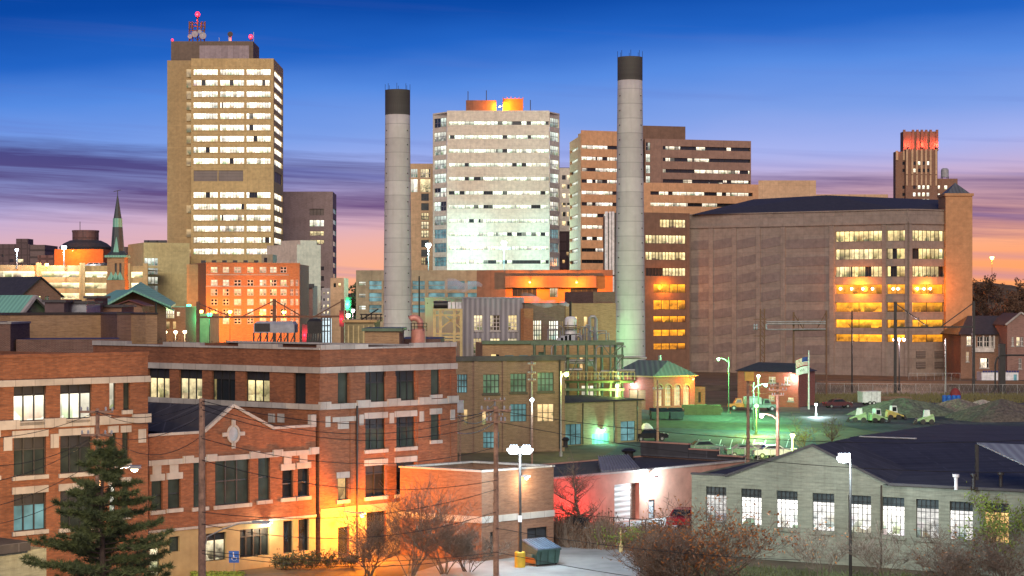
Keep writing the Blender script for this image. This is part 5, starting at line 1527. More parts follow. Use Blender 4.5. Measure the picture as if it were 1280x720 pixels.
for (x0, x1, yt, Y, m, lb) in ((56, 80, 378, 175, 'far', 'dark flat hut between the shelter and the grey metal cabin'), (82, 108, 379.5, 178, 'greyp', 'grey metal cabin on the roofs left of the green roofed hall'), (108, 118, 373, 182, 'sootbrick', 'narrow brick chimney block right of the grey metal cabin'), (118, 152, 384, 186, 'sootbrick', 'low brick house with a small lit window left of the porch house')):
    roof_house(x0, x1, yt, Y, 6, M[m], M['hatd'], lb)
# tan blank wall building and its dark neighbours, just behind the office
tb, Ftb, ztb = bld('tan_blank_block', 'long blank tan brick block just behind the brick office parapet', 'building', 13, 163, 393.5, 158, 165, 10, M['brick_tan'], M['roof_gr'], cop=M['frame_br'])
bld('dark_blank_block', 'dark blank brick recess between two tan wall blocks', 'building', 146.5, 182, 393, 157, 158, 9, M['brick_dk'], M['roof_gr'], cop=M['frame_br'])
bld('tan_end_block', 'narrow tan brick end block right of the dark recess', 'building', 182, 196.5, 393, 155, 155.6, 9, M['brick_tan'], M['roof_gr'], cop=M['frame_br'])
bld('stub_corner_block', 'small dark brick corner with a pale coping at the far left edge', 'building', -20, 13, 405, 149, 149, 6, M['brick_dk'], M['roof_dk'], cop=M['stone'])
bld('blue_tarp_roof', 'low roof block with dark blue covering along the office parapet', 'building', 20, 150, 424, 150, 152, 5, M['brick_dk'], plain('blue roof covering', (.04, .05, .16), .6), drop=-.01)

# ------------------------------------------------------------------ wide beige office block in the centre
ct = thing('beige_office_block', 'wide beige office block with eleven thin ribbon windows in the centre', 'tower', (X_(559, 558), 558, 0))
Fc = Facade(G(558.8, 558), G(687, 558)); Fl = Facade(G(541, 566), G(558.6, 560)); Fr_ = Facade(G(687.2, 560), G(699.5, 566))
zc1 = Fc.z(620, 138.2)
cy = [153.8, 171.2, 188.5, 205.9, 223.3, 241, 258.3, 276, 292.7, 310, 327.4]
hc = [Fc.rect(561, 686, y - 2.2, y + 2.3) for y in cy]
hcl = [(.6, Fl.L - .4, Fl.z(550, y + 5.4), Fl.z(550, y - 6)) for y in cy]
hcr = [(.4, Fr_.L - .6, Fr_.z(693, y + 5.4), Fr_.z(693, y - 6)) for y in cy]
mb = MB()
Fc.wall(mb, 0, zc1, hc, .5); Fl.wall(mb, 0, zc1 - .1, hcl, .5); Fr_.wall(mb, 0, zc1 - .1, hcr, .5)
Facade(Fr_.b, G(699.5, 600)).wall(mb, 0, zc1 - .1); Facade(G(541, 600), Fl.a).wall(mb, 0, zc1 - .1)
mb.build('wall', M['beige'], ct)
mb = MB(); mb.poly([(p.x, p.y, zc1 - .6) for p in (Fl.a, Fc.a, Fc.b, Fr_.b, G(699.5, 600), G(541, 600))]); mb.build('roof', M['roof_gr'], ct)
for k, h in enumerate(hc): window(ct, Fc, h, M['lit_ctr'], .4, (24, 1), M['frame_dk'], .10, split=False)
for F, hh_ in ((Fl, hcl), (Fr_, hcr)):
    for k, h in enumerate(hh_): window(ct, F, h, M['lit_ctrb'] if k < 8 else M['win_blue'], .35, (4, 2), M['steel'], .14, split=False)
mb = MB(); Fc.box(mb, Fc.u(582), Fc.u(620), zc1 - .5, Fc.z(600, 123.5), -14, -4); mb.build('penthouse', M['brn_dk'], ct)
mb = MB(); F = Fc; F.box(mb, F.u(628.5), F.u(654), zc1 - .5, F.z(640, 121), -13, -5)
for u in range(6): F.box(mb, F.u(628.5 + u * 5), F.u(629.2 + u * 5), F.z(640, 121), F.z(640, 119), -13, -5)
mb.build('plant_screen', M['orange_w'], ct)
wall_lamp(Facade(G(620, 562), G(660, 562)), 625, 133, 'sod', 9000, 'sodium lamp lighting the orange roof plant of the beige block', 4.5 * 0 + .6, .3)
for px, yt, lb in ((585, 114, 'thin aerial on the brown penthouse of the beige block'), (608, 113, 'second thin aerial on the brown penthouse, nearer the orange plant'), (663, 125, 'stubby mast right of the orange roof plant')):
    a = thing('whip_aerial', lb, 'aerial', P(px, 125, 565)); mb = MB(); mb.tube([P(px, 138, 565), P(px, yt, 565)], .12, 5); mb.build('rod', M['steel_dk'], a)
nl, Fnl, znl = bld('cream_lit_block', 'cream block with yellow lit windows between left chimney and beige office', 'building', 500, 541, 204.5, 610, 610, 20, M['beige2'], M['roof_gr'],
    [(513.5, 522, 211, 222, d_(pane=M['lit_ctrb'], bars=(3, 2), frame=M['frame_wh'], bw=.2, split=False)), (525.5, 538, 211, 222, d_(pane=M['lit_room'], bars=(4, 2), frame=M['frame_wh'], bw=.2, split=False)), (513.5, 522, 224, 240, d_(pane=M['lit_roomw'], split=False)), (525.5, 538, 224, 240, d_(pane=M['lit_room'], split=False))] +
    [(526.5, 536, y, y + 9, d_(pane=M[('win_teal', 'win_teal', 'lit_room', 'lit_apt', 'lit_room')[k % 5]], bars=(3, 2), frame=M['frame_dk'], bw=.2, split=False)) for k, y in enumerate((242, 254, 266, 277, 288, 300, 312, 322))])
nr, Fnr, znr = bld('pale_grid_block', 'narrow pale block with square lit windows right of the beige office', 'building', 696, 716, 210, 640, 640, 20, M['beige'], M['roof_gr'],
    [(x, x + 4.6, y, y + 5.5, d_(pane=M['lit_apt'], split=False)) for x in (702.5, 709) for y in (219, 230.5, 242, 253.5, 265, 276.5)], cop=M['hatd'])
bld('dark_foot_block', 'small dark block at the foot of the pale grid block', 'building', 697, 714, 289, 600, 600, 15, M['far'], M['hatd'], [(708, 711, 315, 319, d_(pane=M['lit_warm'], split=False)), (703, 706, 325, 329, d_(pane=M['lit_warm'], split=False))])

# ------------------------------------------------------------------ banded tan office on the right of the centre
bo = thing('banded_tan_office', 'banded tan and brown office block behind the right chimney', 'office', (X_(726, 500), 500, 0))
Fo = Facade(G(726, 500), G(800, 506)); Fol = Facade(G(712, 520), G(722.5, 503)); Foc = Facade(G(722.5, 503), G(726, 500))
zo = Fo.z(760, 163.8)
oy = [184.4, 198.6, 212.6, 227, 241.2, 255.4, 269.6, 284, 298.4, 312.7, 327, 341]
fr_o = [Fo.rect(727, 799, y - 2.2, y + 2.2) for y in oy]
fr_l = [(.8, Fol.L - .3, h[2], h[3]) for h in fr_o]
mb = MB(); Fo.wall(mb, 0, zo, fr_o, .8); Fol.wall(mb, 0, zo - 1.6, fr_l, .8); Foc.wall(mb, 0, zo - .8)
Facade(G(712, 540), Fol.a).wall(mb, 0, zo - 1.6); Facade(Fo.b, G(800, 545)).wall(mb, 0, zo)
mb.build('wall', M['tan_off'], bo)
mb = MB(); mb.poly([(p.x, p.y, zo - 1.7) for p in (Fol.a, Fol.b, Fo.a, Fo.b, G(800, 545), G(712, 540))]); mb.build('roof', M['roof_gr'], bo)
for h in fr_o: window(bo, Fo, h, M['lit_rgt'], .7, (10, 1), M['frame_dk'], .12, split=False)
for h in fr_l: window(bo, Fol, h, M['lit_ctrb'], .7, (6, 1), M['frame_dk'], .12, split=False)
Fu = Facade(G(806, 512), G(938.8, 520))
zu = Fu.z(872, 174.7); zlo = Fu.z(872, 228.5)
uw = [Fu.rect(828.5, 938, y - 2.2, y + 2.2) for y in (185.8, 200.3, 214.4, 227)]
us = [Fu.rect(807.5, 813, y - 5, y + 5) for y in (183, 197.5, 211.5, 225)]
mb = MB(); Fu.wall(mb, zlo - 3, zu, uw + us, .8)
Facade(Fu.b, Fu.b + Vector((2, 30))).wall(mb, zlo - 3, zu); Facade(Fu.a + Vector((0, 30)), Fu.a).wall(mb, zlo - 3, zu)
mb.build('wall', M['brn_off'], bo)
mb = MB(); mb.poly([(p.x, p.y, zu - .4) for p in (Fu.a, Fu.b, Fu.b + Vector((2, 30)), Fu.a + Vector((0, 30)))]); mb.build('roof', M['roof_gr'], bo)
for h in uw: window(bo, Fu, h, M['lit_dim'], .7, (14, 1), M['frame_dk'], .12, split=False)
for h in us: window(bo, Fu, h, M['lit_ctrb'], .4, (2, 2), M['steel'], .12, split=False)
Fw = Facade(G(800, 498), G(950, 507))
zw_ = Fw.z(872, 229.4)
lw_ = [Fw.rect(813, 941, y - 2.2, y + 2.2) for y in (242.2, 256.1)]
mb = MB(); Fw.wall(mb, 0, zw_, lw_, .8); Facade(Fw.b, Fw.b + Vector((2, 12))).wall(mb, 0, zw_); mb.build('wall', M['tan_off'], bo)
mb = MB(); mb.poly([(p.x, p.y, zw_ - .3) for p in (Fw.a, Fw.b, Fw.b + Vector((2, 12)), Fw.a + Vector((0, 12)))]); mb.build('roof', M['roof_gr'], bo)
for h in lw_: window(bo, Fw, h, M['lit_dim'], .7, (14, 1), M['frame_dk'], .12, split=False)
mb = MB(); Fu.box(mb, Fu.u(804.5), Fu.u(866), zu - .4, Fu.z(835, 155), -24, -6); mb.build('penthouse', M['brn_dk'], bo)
wt, Fwt, zwt = bld('white_frame_lift', 'slim white framed lift tower left of the right chimney', 'tower', 757, 772, 266, 440, 440, 8, M['win_teal'], M['hatd'])
mb = MB()
for px in (758, 763, 766): u = Fwt.u(px); Fwt.box(mb, u - .35, u + .35, 0, zwt + .3, .01, .3)
mb.build('white_mullion', M['white'], wt)

# ------------------------------------------------------------------ low parking deck behind the plant, flood lamps on it
DK = thing('low_parking_deck', 'low wide parking deck behind the power plant with glowing bays', 'parking deck', (X_(445, 385), 385, 0))
Fd = Facade(G(445, 385), G(766, 380))
zd = Fd.z(600, 337.6)
bx = [(448, 457, 'deck'), (461, 477, 'g'), (479, 500, 'g'), (515, 531, 'g'), (535, 556, 'g'), (559, 581, 'g'), (584, 596, 'g')]
hd, md_ = [], []
for a, b, t in bx:
    for ya, yb3 in ((351, 362), (366, 377), (381, 391)):
        if t == 'deck': ya, yb3 = ya + 1, ya + 6
        hd.append(Fd.rect(a, b, ya, yb3)); md_.append(M['lit_ctrb'] if t == 'deck' else M['win_blue'])
ho = [(640.5, 671, 360, 370.5, 'win_dk'), (687, 697, 360, 371.5, 'lit_apt'), (713, 747, 360.5, 369, 'win_dk')]
uo = Fd.u(596)
mb = MB(); Fd.wall(mb, 0, zd, hd, .5, u1=uo); Facade(G(445, 420), Fd.a).wall(mb, 0, zd); mb.build('wall', M['deck_ol'], DK)
mb = MB(); Fd.wall(mb, 0, zd, [], .5, u0=uo, u1=Fd.u(632)); mb.build('wall', M['brn_dk'], DK)
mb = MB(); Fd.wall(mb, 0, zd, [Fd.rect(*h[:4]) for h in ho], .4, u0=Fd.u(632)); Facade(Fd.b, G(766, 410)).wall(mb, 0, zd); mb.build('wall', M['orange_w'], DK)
for h, m in zip(hd, md_): window(DK, Fd, h, m, .45, (1, 2), M['deck_ol'], .12, split=False, name='deck_opening')
for h in ho: window(DK, Fd, Fd.rect(*h[:4]), M[h[4]], .35, (5, 1), M['frame_dk'], .15, split=False)
mb = MB(); mb.poly([(p.x, p.y, zd - 1) for p in back(Fd, 26)]); mb.build('roof', M['roof_gr'], DK)
mb = MB(); z = Fd.z(690, 348.5); Fd.box(mb, Fd.u(632), Fd.L, z + .6, zd + .004, .02, .25); Fd.box(mb, Fd.u(632), Fd.u(746), Fd.z(690, 359.5), z + .58, .02, 1.2); mb.build('canopy', M['brn_dk'], DK)
wall_lamp(Fd, 664, 353, 'sod', 3000, 'left sodium lamp under the canopy of the orange deck wall', 2.5, .2, o=1.2)
wall_lamp(Fd, 722, 353, 'sod', 3000, 'right sodium lamp under the canopy of the orange deck wall', 2.5, .2, o=1.2)
pole_lamp(535.5, 306, 528, 'flood', 13000, 'left white flood lamp on a tall pole before the beige office', r=.16, head=1.4, base_z=0, bulb_r=.8, pole_m=M['steel'], cat='flood lamp', name='flood_lamp')
pole_lamp(630, 303.5, 528, 'flood', 18000, 'right white flood lamp on a tall pole before the beige office', r=.16, head=1.4, base_z=0, bulb_r=.8, pole_m=M['steel'], cat='flood lamp', name='flood_lamp')

# ------------------------------------------------------------------ big parking garage on the right
BG = thing('big_parking_garage', 'huge brown concrete parking garage with orange lit lower decks on the right', 'parking garage', (X_(860, 430), 430, 0))
K0, K1, K2, K3 = G(860, 436), G(1044, 418), G(1135, 409), G(1182, 414)
Fm, Fk, Fe = Facade(K0, K1), Facade(K1, K2), Facade(K2, K3)
zg1 = Fk.z(1090, 263.5)
wy = [(288.5, 301.5, 'lit_yel'), (311, 324, 'lit_yel'), (333, 346, 'lit_yel'), (355.5, 367.5, 'lit_org'), (378, 390, 'lit_org'), (399.5, 410, 'lit_org'), (418, 427.5, 'lit_org')]
mb = MB(); wins_ = []
for F, spans in ((Fk, ((1042.5, 1102.5), (1108, 1131.5))), (Fe, ((1140.5, 1181),))):
    hs = []
    for a, b in spans:
        for ya, yb3, m in wy:
            h = [F.u(a), F.u(b), Fk.z(1090, yb3), Fk.z(1090, ya)]; hs.append(h); wins_.append((F, h, m))
    hs = [h for h in hs]
    F.wall(mb, 0, zg1, hs, .9)
Fm.wall(mb, 0, zg1, []); Facade(K3, K3 + Vector((8, 60))).wall(mb, 0, zg1); Facade(K0 + Vector((-8, 60)), K0).wall(mb, 0, zg1)
mb.build('wall', M['gar'], BG)
for F, h, m in wins_: window(BG, F, h, M[m], .8, (max(3, int((h[1] - h[0]) / 1.1)), 1) if m == 'lit_yel' else (max(2, int((h[1] - h[0]) / 4)), 1), M['frame_br'], .12, split=False, name='window' if m == 'lit_yel' else 'deck_opening')
# ramp panels: sloped dark strips between the piers of the blank side
mb = MB(); xs = [861, 889, 918, 948, 979, 1040]
for i in range(5):
    ua, ub_2 = Fm.u(xs[i] + (1 if i == 0 else 2)), Fm.u(xs[i + 1] - 3)
    for k in range(8):
        za_ = Fk.z(1090, 298 + k * 22.6); sl = (.3, .8, .9, .9, .25)[i]
        h = 2.1
        q = lambda u, z: [Fm.pt(u, z, .03), Fm.pt(u, z, .1)]
        mb.hexa([Fm.pt(ua, za_ - h, .1), Fm.pt(ub_2, za_ - h + sl, .1), Fm.pt(ub_2, za_ - h + sl, .01), Fm.pt(ua, za_ - h, .01), Fm.pt(ua, za_, .1), Fm.pt(ub_2, za_ + sl, .1), Fm.pt(ub_2, za_ + sl, .01), Fm.pt(ua, za_, .01)])
mb.build('ramp_panel', M['gar_dk'], BG)
mb = MB()
for x in xs: u = Fm.u(x); fbox(Fm, BG, 'pier', M['gar'], max(.05, u - .55), u + .55, 0, zg1 - 3.2, .01, .3)
for x in (1105.3,): u = Fk.u(x); fbox(Fk, BG, 'pier', M['gar'], u - .45, u + .45, 0, zg1 - 3.2, .01, .35)
fbox(Fk, BG, 'pier', M['gar'], Fk.L - .6, Fk.L, 0, zg1 - 3.2, .01, .4); fbox(Fe, BG, 'pier', M['gar'], .05, .75, 0, zg1 - 3.2, .01, .4)
mb = MB()
for F in (Fm, Fk, Fe): F.box(mb, 0, F.L - .01, zg1 - 3.1, zg1 - 2.6, .01, .35); F.box(mb, 0, F.L - .01, zg1 + .003, zg1 + .25, -.5, .25)
mb.build('cornice', M['gar'], BG)
mb = MB()
kb = [K0 + Vector((-4, 50)), K3 + Vector((4, 50))]
zt_ = Z_(244, 440)
rA, rB, rC, rD = G(866, 434), K1 + Vector((-1, 2)), K2 + Vector((0, 2)), K3 + Vector((-1, 2))
tA, tB, tC = G(942, 452), G(1033, 436), G(1180, 430)
zl_ = Z_(250, 452)
q3 = lambda p, z: (p.x, p.y, z)
zs = zg1 + .1
mb.poly([q3(rA, zs), q3(rB, zs), q3(tB, Z_(244, 436)), q3(tA, Z_(249, 452))])
mb.poly([q3(rB, zs), q3(rC, zs), q3(rD, zs), q3(tC, Z_(250, 430)), q3(tB, Z_(244, 436))])
mb.poly([q3(rA, zs), q3(tA, Z_(249, 452)), q3(kb[0], zs)])
mb.poly([q3(tA, Z_(249, 452)), q3(tB, Z_(244, 436)), q3(tC, Z_(250, 430)), q3(kb[1], zs), q3(kb[0], zs)])
mb.build('roof', M['hatd'], BG)
mb = MB(); p0_, p1_ = G(948, 470), G(1020, 470); mb.prism([p0_, p1_, G(1020, 490), G(950, 490)], zs - 3, Z_(225.5, 470)); mb.prism([G(1008, 480), G(1110, 480), G(1110, 496), G(1008, 496)], zs - 3, Z_(243, 480)); mb.build('roof_block', M['beige2'], BG)
mb = MB()
a0_, a1_ = G(1182, 412.5), G(1215.5, 412.5)
FTt = Facade(a0_, a1_); ztt = FTt.z(1198, 245)
mb.prism(back(FTt, 7), 0, ztt); FTt.box(mb, -.25, FTt.L + .25, ztt + .01, ztt + .6, -7.2, .3); mb.build('stair_tower', M['gar_tw'], BG)
mb = MB(); cc = (FTt.a + FTt.b) / 2 + Vector((0, 3.5)); q = back(FTt, 7); rr = [FTt.pt(.4, ztt + .62, -.4), FTt.pt(FTt.L - .4, ztt + .62, -.4), FTt.pt(FTt.L - .4, ztt + .62, -6.6), FTt.pt(.4, ztt + .62, -6.6)]
for k in range(4): mb.poly([rr[k], rr[(k + 1) % 4], (cc.x, cc.y, Z_(228, 415))])
mb.build('tower_roof', M['corr_roof'], BG)
mb = MB()
for xa, xb, ya, yb3 in ((1145, 1156, 439, 447), (1168, 1178, 439, 447), (1145, 1156, 452, 460), (1168, 1178, 452, 460)):
    h = Fe.rect(xa, xb, ya, yb3); fbox(Fe, BG, 'louver_panel', M['louver'], h[0], h[1], h[2], h[3], .012, .3)
mb = MB()
for px in (1050, 1064, 1078, 1090, 1116, 1122): mb.tube([Fk.pt(Fk.u(px), Fk.z(px, 361), -.72), Fk.pt(Fk.u(px), Fk.z(px, 361), -.25)], [.1, .30], 10)
for px in (1148, 1156, 1164): mb.tube([Fe.pt(Fe.u(px), Fk.z(1090, 361), -.72), Fe.pt(Fe.u(px), Fk.z(1090, 361), -.25)], [.1, .30], 10)
mb.build('deck_lamp', B_['warm'], BG)
light(BG, tuple(Vector(Fk.pt(Fk.u(1075), Fk.z(1075, 361), 1.6)) - BG.location), 2600, LC['sod'], .5)
light(BG, tuple(Vector(Fe.pt(Fe.u(1158), Fk.z(1090, 361), 1.6)) - BG.location), 1800, LC['sod'], .5)
# annex between the chimney and the garage
ax, Fax, zax = bld('dark_brown_annex', 'dark brown garage annex with yellow and orange decks right of the right chimney', 'parking garage', 800, 862, 266, 428, 433, 20, M['brn_dk'], M['roof_gr'],
    [(825, 857, 274.5, 284.5, d_(pane=M['lit_yel'], bars=(8, 1), frame=M['frame_br'], bw=.15, split=False))] + [(807, 857, a, b, d_(pane=M['lit_yel'], bars=(12, 1), frame=M['frame_br'], bw=.15, split=False)) for a, b in ((294, 304.5), (315, 325), (335, 345))] +
    [(817, 857, a, b, d_(pane=M['lit_org'], bars=(4, 1), frame=M['frame_br'], bw=.15, split=False, name='deck_opening')) for a, b in ((355, 366), (375, 387), (395, 403), (412, 420), (429, 437))], depth=.6)
light(ax, tuple(Vector(Fax.pt(Fax.u(830), Fax.z(830, 359), 1.5)) - ax.location), 1200, LC['sod'], .5)
# ------------------------------------------------------------------ art deco hotel tower on the right skyline
ht = thing('deco_brick_tower', 'brown art deco brick tower with a red glowing crown on the right skyline', 'tower', (X_(1146, 800), 800, 0))
Yh = 800.
def blk(x0, x1, yt, dy, dep, m, holes=(), nm='wall'):
    F = Facade(G(x0, Yh + dy), G(x1, Yh + dy)); zt = Z_(yt, Yh)
    mb = MB(); ft = back(F, dep)
    for i in range(4): Facade(ft[i], ft[(i + 1) % 4]).wall(mb, 0, zt, [F.rect(*h) for h in holes] if i == 0 else (), .4)
    mb.poly([(p.x, p.y, zt - .01) for p in ft]); mb.build(nm, m, ht)
    return F
wh = [(x - 1.6, x + 1.6, y - 2.2, y + 2.2) for x in (1143, 1149, 1154.5, 1160) for y in (204, 213, 234, 243, 251)]
Fh = blk(1132, 1172, 186.7, 0, 9, M['sootbrick'], wh)
Fh2 = blk(1129, 1172, 163.5, 3, 6, M['sootbrick'], nm='crown_wall')
Fh3 = blk(1119.5, 1131.8, 189, 2, 5, M['sootbrick'], [(1128, 1131, y - 2, y + 2) for y in (204, 213, 234, 243)])
Fh4 = blk(1172.2, 1197, 222.5, 4, 9, M['sootbrick'], [(1171 + 1.5, 1175, y - 2, y + 2) for y in (234, 244)] + [(1180.5, 1184, 232, 236.5)])
for w in wh: window(ht, Fh, Fh.rect(*w), M['lit_roomw'] if rnd.random() < .75 else M['win_dk'], .35, split=False)
for y in (204, 213, 234, 243): window(ht, Fh3, Fh3.rect(1128, 1131, y - 2, y + 2), M['win_dk'], .35, split=False)
for h in [(1172.5, 1175, y - 2, y + 2) for y in (234, 244)] + [(1180.5, 1184, 232, 236.5)]: window(ht, Fh4, Fh4.rect(*h), M['lit_roomw'], .35, split=False)
mb = MB()
for x in (1133.5, 1140.2, 1146, 1151.8, 1157.3, 1163, 1170): u = Fh.u(x); Fh.box(mb, u - .4, u + .4, Z_(218, Yh), Z_(187, Yh), .01, .5); Fh.box(mb, u - .35, u + .35, Z_(232, Yh), Z_(219, Yh), .01, .4)
for x in (1121, 1130): u = Fh3.u(x); Fh3.box(mb, u - .5, u + .5, Z_(200, Yh), Z_(188, Yh), .01, .5)
mb.build('pilaster', M['beige2'], ht)
mb = MB()
for x in (1130, 1141, 1146.5, 1152, 1157.5, 1163, 1171): u = Fh2.u(x); Fh2.box(mb, u - .5, u + .5, Z_(188, Yh), Z_(161.5, Yh), .01, .8)
mb.build('crown_fin', M['sootbrick'], ht)
for px, lb in ((1134, 'left'), (1152, 'middle'), (1169, 'right')):
    d = thing('crown_lamp', 'red floodlight at the %s of the deco tower crown' % lb, 'floodlight', Fh2.pt(Fh2.u(px), Z_(184, Yh), 1.6))
    mb = MB(); mb.bar((0, 1.6, -.2), (0, 0, -.1), .3); mb.box(-.5, .5, -.3, .3, -.1, .25); mb.build('housing', M['steel_dk'], d, local=True)
    mb = MB(); mb.box(-.45, .45, -.28, .28, .26, .34); mb.build('lens', B_['red'], d, local=True)
    light(d, (0, -.5, 1.0), 900, (1, .12, .08), .3)
wk = thing('roof_water_tank', 'pale round water tank on legs on the deco tower wing', 'water tank', P(1181, 222, Yh + 12))
mb = MB(); c = P(1181, 221, Yh + 12); mb.lathe((c.x, c.y, c.z - .2), [(1.7, 0), (1.7, 3.0), (1.5, 3.6), (.9, 4.0)], 18); mb.build('drum', M['greyp'], wk)
mb = MB()
for dx in (-1.3, 1.3):
    for dy in (-1.3, 1.3): mb.bar((c.x + dx, c.y + dy, c.z - 1), (c.x + dx, c.y + dy, c.z), .3)
mb.build('leg', M['steel_dk'], wk)
# ------------------------------------------------------------------ old brick station house at the right edge
st = thing('brick_station_house', 'old brick station house with bay window and steep dark roof at the right edge', 'house', (X_(1201, 396), 396, 0))
Fz = Facade(G(1201, 398), G(1258, 398)); zz_ = Fz.z(1228, 417.5)
zS = lambda x, y: (1100 + x / 5.14, 380 + y / 5.14)
hz_ = [rz(Fz, zS, 557, 586, 207, 265), rz(Fz, zS, 625, 658, 210, 275), rz(Fz, zS, 668, 700, 210, 275), rz(Fz, zS, 708, 727, 210, 272), rz(Fz, zS, 760, 788, 207, 268), rz(Fz, zS, 553, 572, 307, 370), rz(Fz, zS, 640, 700, 348, 410)]
ft = back(Fz, 16)
shell(st, ft, 0, zz_, M['sootbrick'], None, {0: hz_}, .25)
for k, h in enumerate(hz_): window(st, Fz, h, M[('lit_apt', 'win_dk', 'win_dk', 'win_dk', 'win_dk', 'lit_warm', 'lit_dim')[k]], .2, (2, 2), M['frame_wh'], .14, M['stone'], None)
mb = MB()
for x in (607, 662, 704, 731): u = Fz.u(1100 + x / 5.14); Fz.box(mb, u - .16, u + .16, Fz.z(1225, 436), Fz.z(1225, 419.5), .02, .4)
Fz.box(mb, Fz.u(1214.5), Fz.u(1242), Fz.z(1225, 440), Fz.z(1225, 434.5), .021, .45)
mb.build('bay_panel', M['frame_wh'], st)
mb = MB(); zrd = Fz.z(1240, 395)
o = .8
mb.poly([Fz.pt(-o, zz_ - .1, o), Fz.pt(Fz.L + 12, zz_ - .1, o), Fz.pt(Fz.L + 12, zrd, -8), Fz.pt(3.5, zrd, -8)])
mb.poly([Fz.pt(-o, zz_ - .1, -16 - o), Fz.pt(-o, zz_ - .1, o), Fz.pt(3.5, zrd, -8)])
mb.poly([Fz.pt(3.5, zrd, -8), Fz.pt(Fz.L + 12, zrd, -8), Fz.pt(Fz.L + 12, zz_ - .1, -16 - o), Fz.pt(-o, zz_ - .1, -16 - o)])
mb.build('roof', M['hatd'], st)
Fy = Facade(G(1259, 391), G(1299, 391)); zy, zyx = Fy.z(1279, 406), Fy.z(1279, 391.5)
hy = [rz(Fy, zS, 845, 860, 212, 268), rz(Fy, zS, 877, 898, 212, 268), rz(Fy, zS, 902, 920, 212, 268), rz(Fy, zS, 890, 910, 350, 415), rz(Fy, zS, 895, 905, 115, 150)]
mb = MB(); Fy.wall(mb, 0, zy, hy[:4], .25); um = Fy.u(1276); mb.poly([Fy.pt(0, zy), Fy.pt(Fy.L, zy), Fy.pt(um, zyx)]); Facade(Fy.a + Vector((0, 12)), Fy.a).wall(mb, 0, zy); mb.build('gable_wall', M['gar_pink'], st)
for k, h in enumerate(hy[:4]): window(st, Fy, h, M['win_dk' if k != 1 else 'lit_apt'], .2, (2, 2), M['frame_wh'], .14, M['stone'], None)
mb = MB(); mb.bar(Fy.pt(-.4, zy, .1), Fy.pt(um, zyx + .15, .1), .5, .35); mb.bar(Fy.pt(um, zyx + .15, .1), Fy.pt(Fy.L + .4, zy, .1), .5, .35); mb.build('bargeboard', M['stone'], st)
mb = MB(); mb.poly([Fy.pt(-.3, zy - .05, 0), Fy.pt(um, zyx, 0), Fy.pt(um, zyx, -14), Fy.pt(-.3, zy - .05, -14)]); mb.poly([Fy.pt(um, zyx, 0), Fy.pt(Fy.L + .3, zy - .05, 0), Fy.pt(Fy.L + .3, zy - .05, -14), Fy.pt(um, zyx, -14)]); mb.build('roof', M['hatd'], st)
sm, Fsm, zsm = bld('white_site_cabin', 'white site cabin with a blue striped roof edge before the brick station house', 'cabin', 1227, 1273, 465.5, 378, 378, 4, M['white'], M['hatd'], [(1267, 1271, 468, 481, d_(pane=M['win_blue'], depth=.1, name='door'))], drop=.02)
mb = MB()
for k in range(14): u = .3 + k * Fsm.L / 14; Fsm.box(mb, u, u + .3, zsm + .003, zsm + .35, -.3, .12)
mb.build('roof_edge', bluec, sm)
# ------------------------------------------------------------------ lamps of the lot and the streets
dl_ = thing('street_lamp', 'tall double headed white lamp on a yellow base beside the dumpster', 'street lamp', (X_(650, 117), 117, 0), 'white yard lamps')
h = Z_(560, 117)
mb = MB(); mb.tube([(0, 0, 1.0), (0, 0, h + .1)], [.12, .08], 10); mb.build('pole', M['steel_dk'], dl_, local=True)
mb = MB(); mb.lathe((0, 0, 0), [(.34, 0), (.34, .95), (.28, 1.0)], 16); mb.build('base', plain('yellow bollard paint', (.55, .36, .03), .6), dl_, local=True)
mb = MB(); mb.bar((-.5, 0, h + .05), (.5, 0, h + .05), .08); mb.build('arm', M['steel'], dl_, local=True)
mb = MB(); mb.box(-.12, .12, -.15, -.12, 2.9, 3.3); mb.build('notice', M['white'], dl_, local=True)
for sx_ in (-.4, .4):
    mb = MB(); mb.hexa([(sx_ - .3, -.5, h - .02), (sx_ + .3, -.5, h - .02), (sx_ + .3, .3, h - .02), (sx_ - .3, .3, h - .02), (sx_ - .22, -.4, h + .22), (sx_ + .22, -.4, h + .22), (sx_ + .22, .25, h + .22), (sx_ - .22, .25, h + .22)])
    hd = mb.build('lamp_head', M['greyp'], dl_, local=True)
    mb = MB(); mb.lathe((sx_, -.15, h - .03), [(.02, -.36), (.26, -.32), (.42, -.12), (.42, 0)], 16); mb.build('lens', B_['white'], hd, local=True, smooth=True)
    light(dl_, (sx_ * 1.3, -1.3, h - .5), 900, LC['white'], .3)
sl = thing('street_lamp', 'single white lamp on a slim dark pole before the grey workshop', 'street lamp', (X_(1063, 110), 110, 0), 'white yard lamps')
h = Z_(575, 110)
mb = MB(); mb.tube([(0, 0, 0), (0, 0, h - .3), (-.05, 0, h + .25), (-.4, 0, h + .35)], [.10, .07, .06, .05], 10); mb.build('pole', M['steel_dk'], sl, local=True)
mb = MB(); mb.box(-.75, -.05, -.25, .2, h + .2, h + .42); hd = mb.build('lamp_head', M['greyp'], sl, local=True)
mb = MB(); mb.lathe((-.42, -.03, h + .17), [(.02, -.34), (.26, -.30), (.40, -.10), (.40, 0)], 16); mb.build('lens', B_['white'], hd, local=True, smooth=True)
light(sl, (-.45, -1.3, h - .4), 1600, LC['white'], .3)

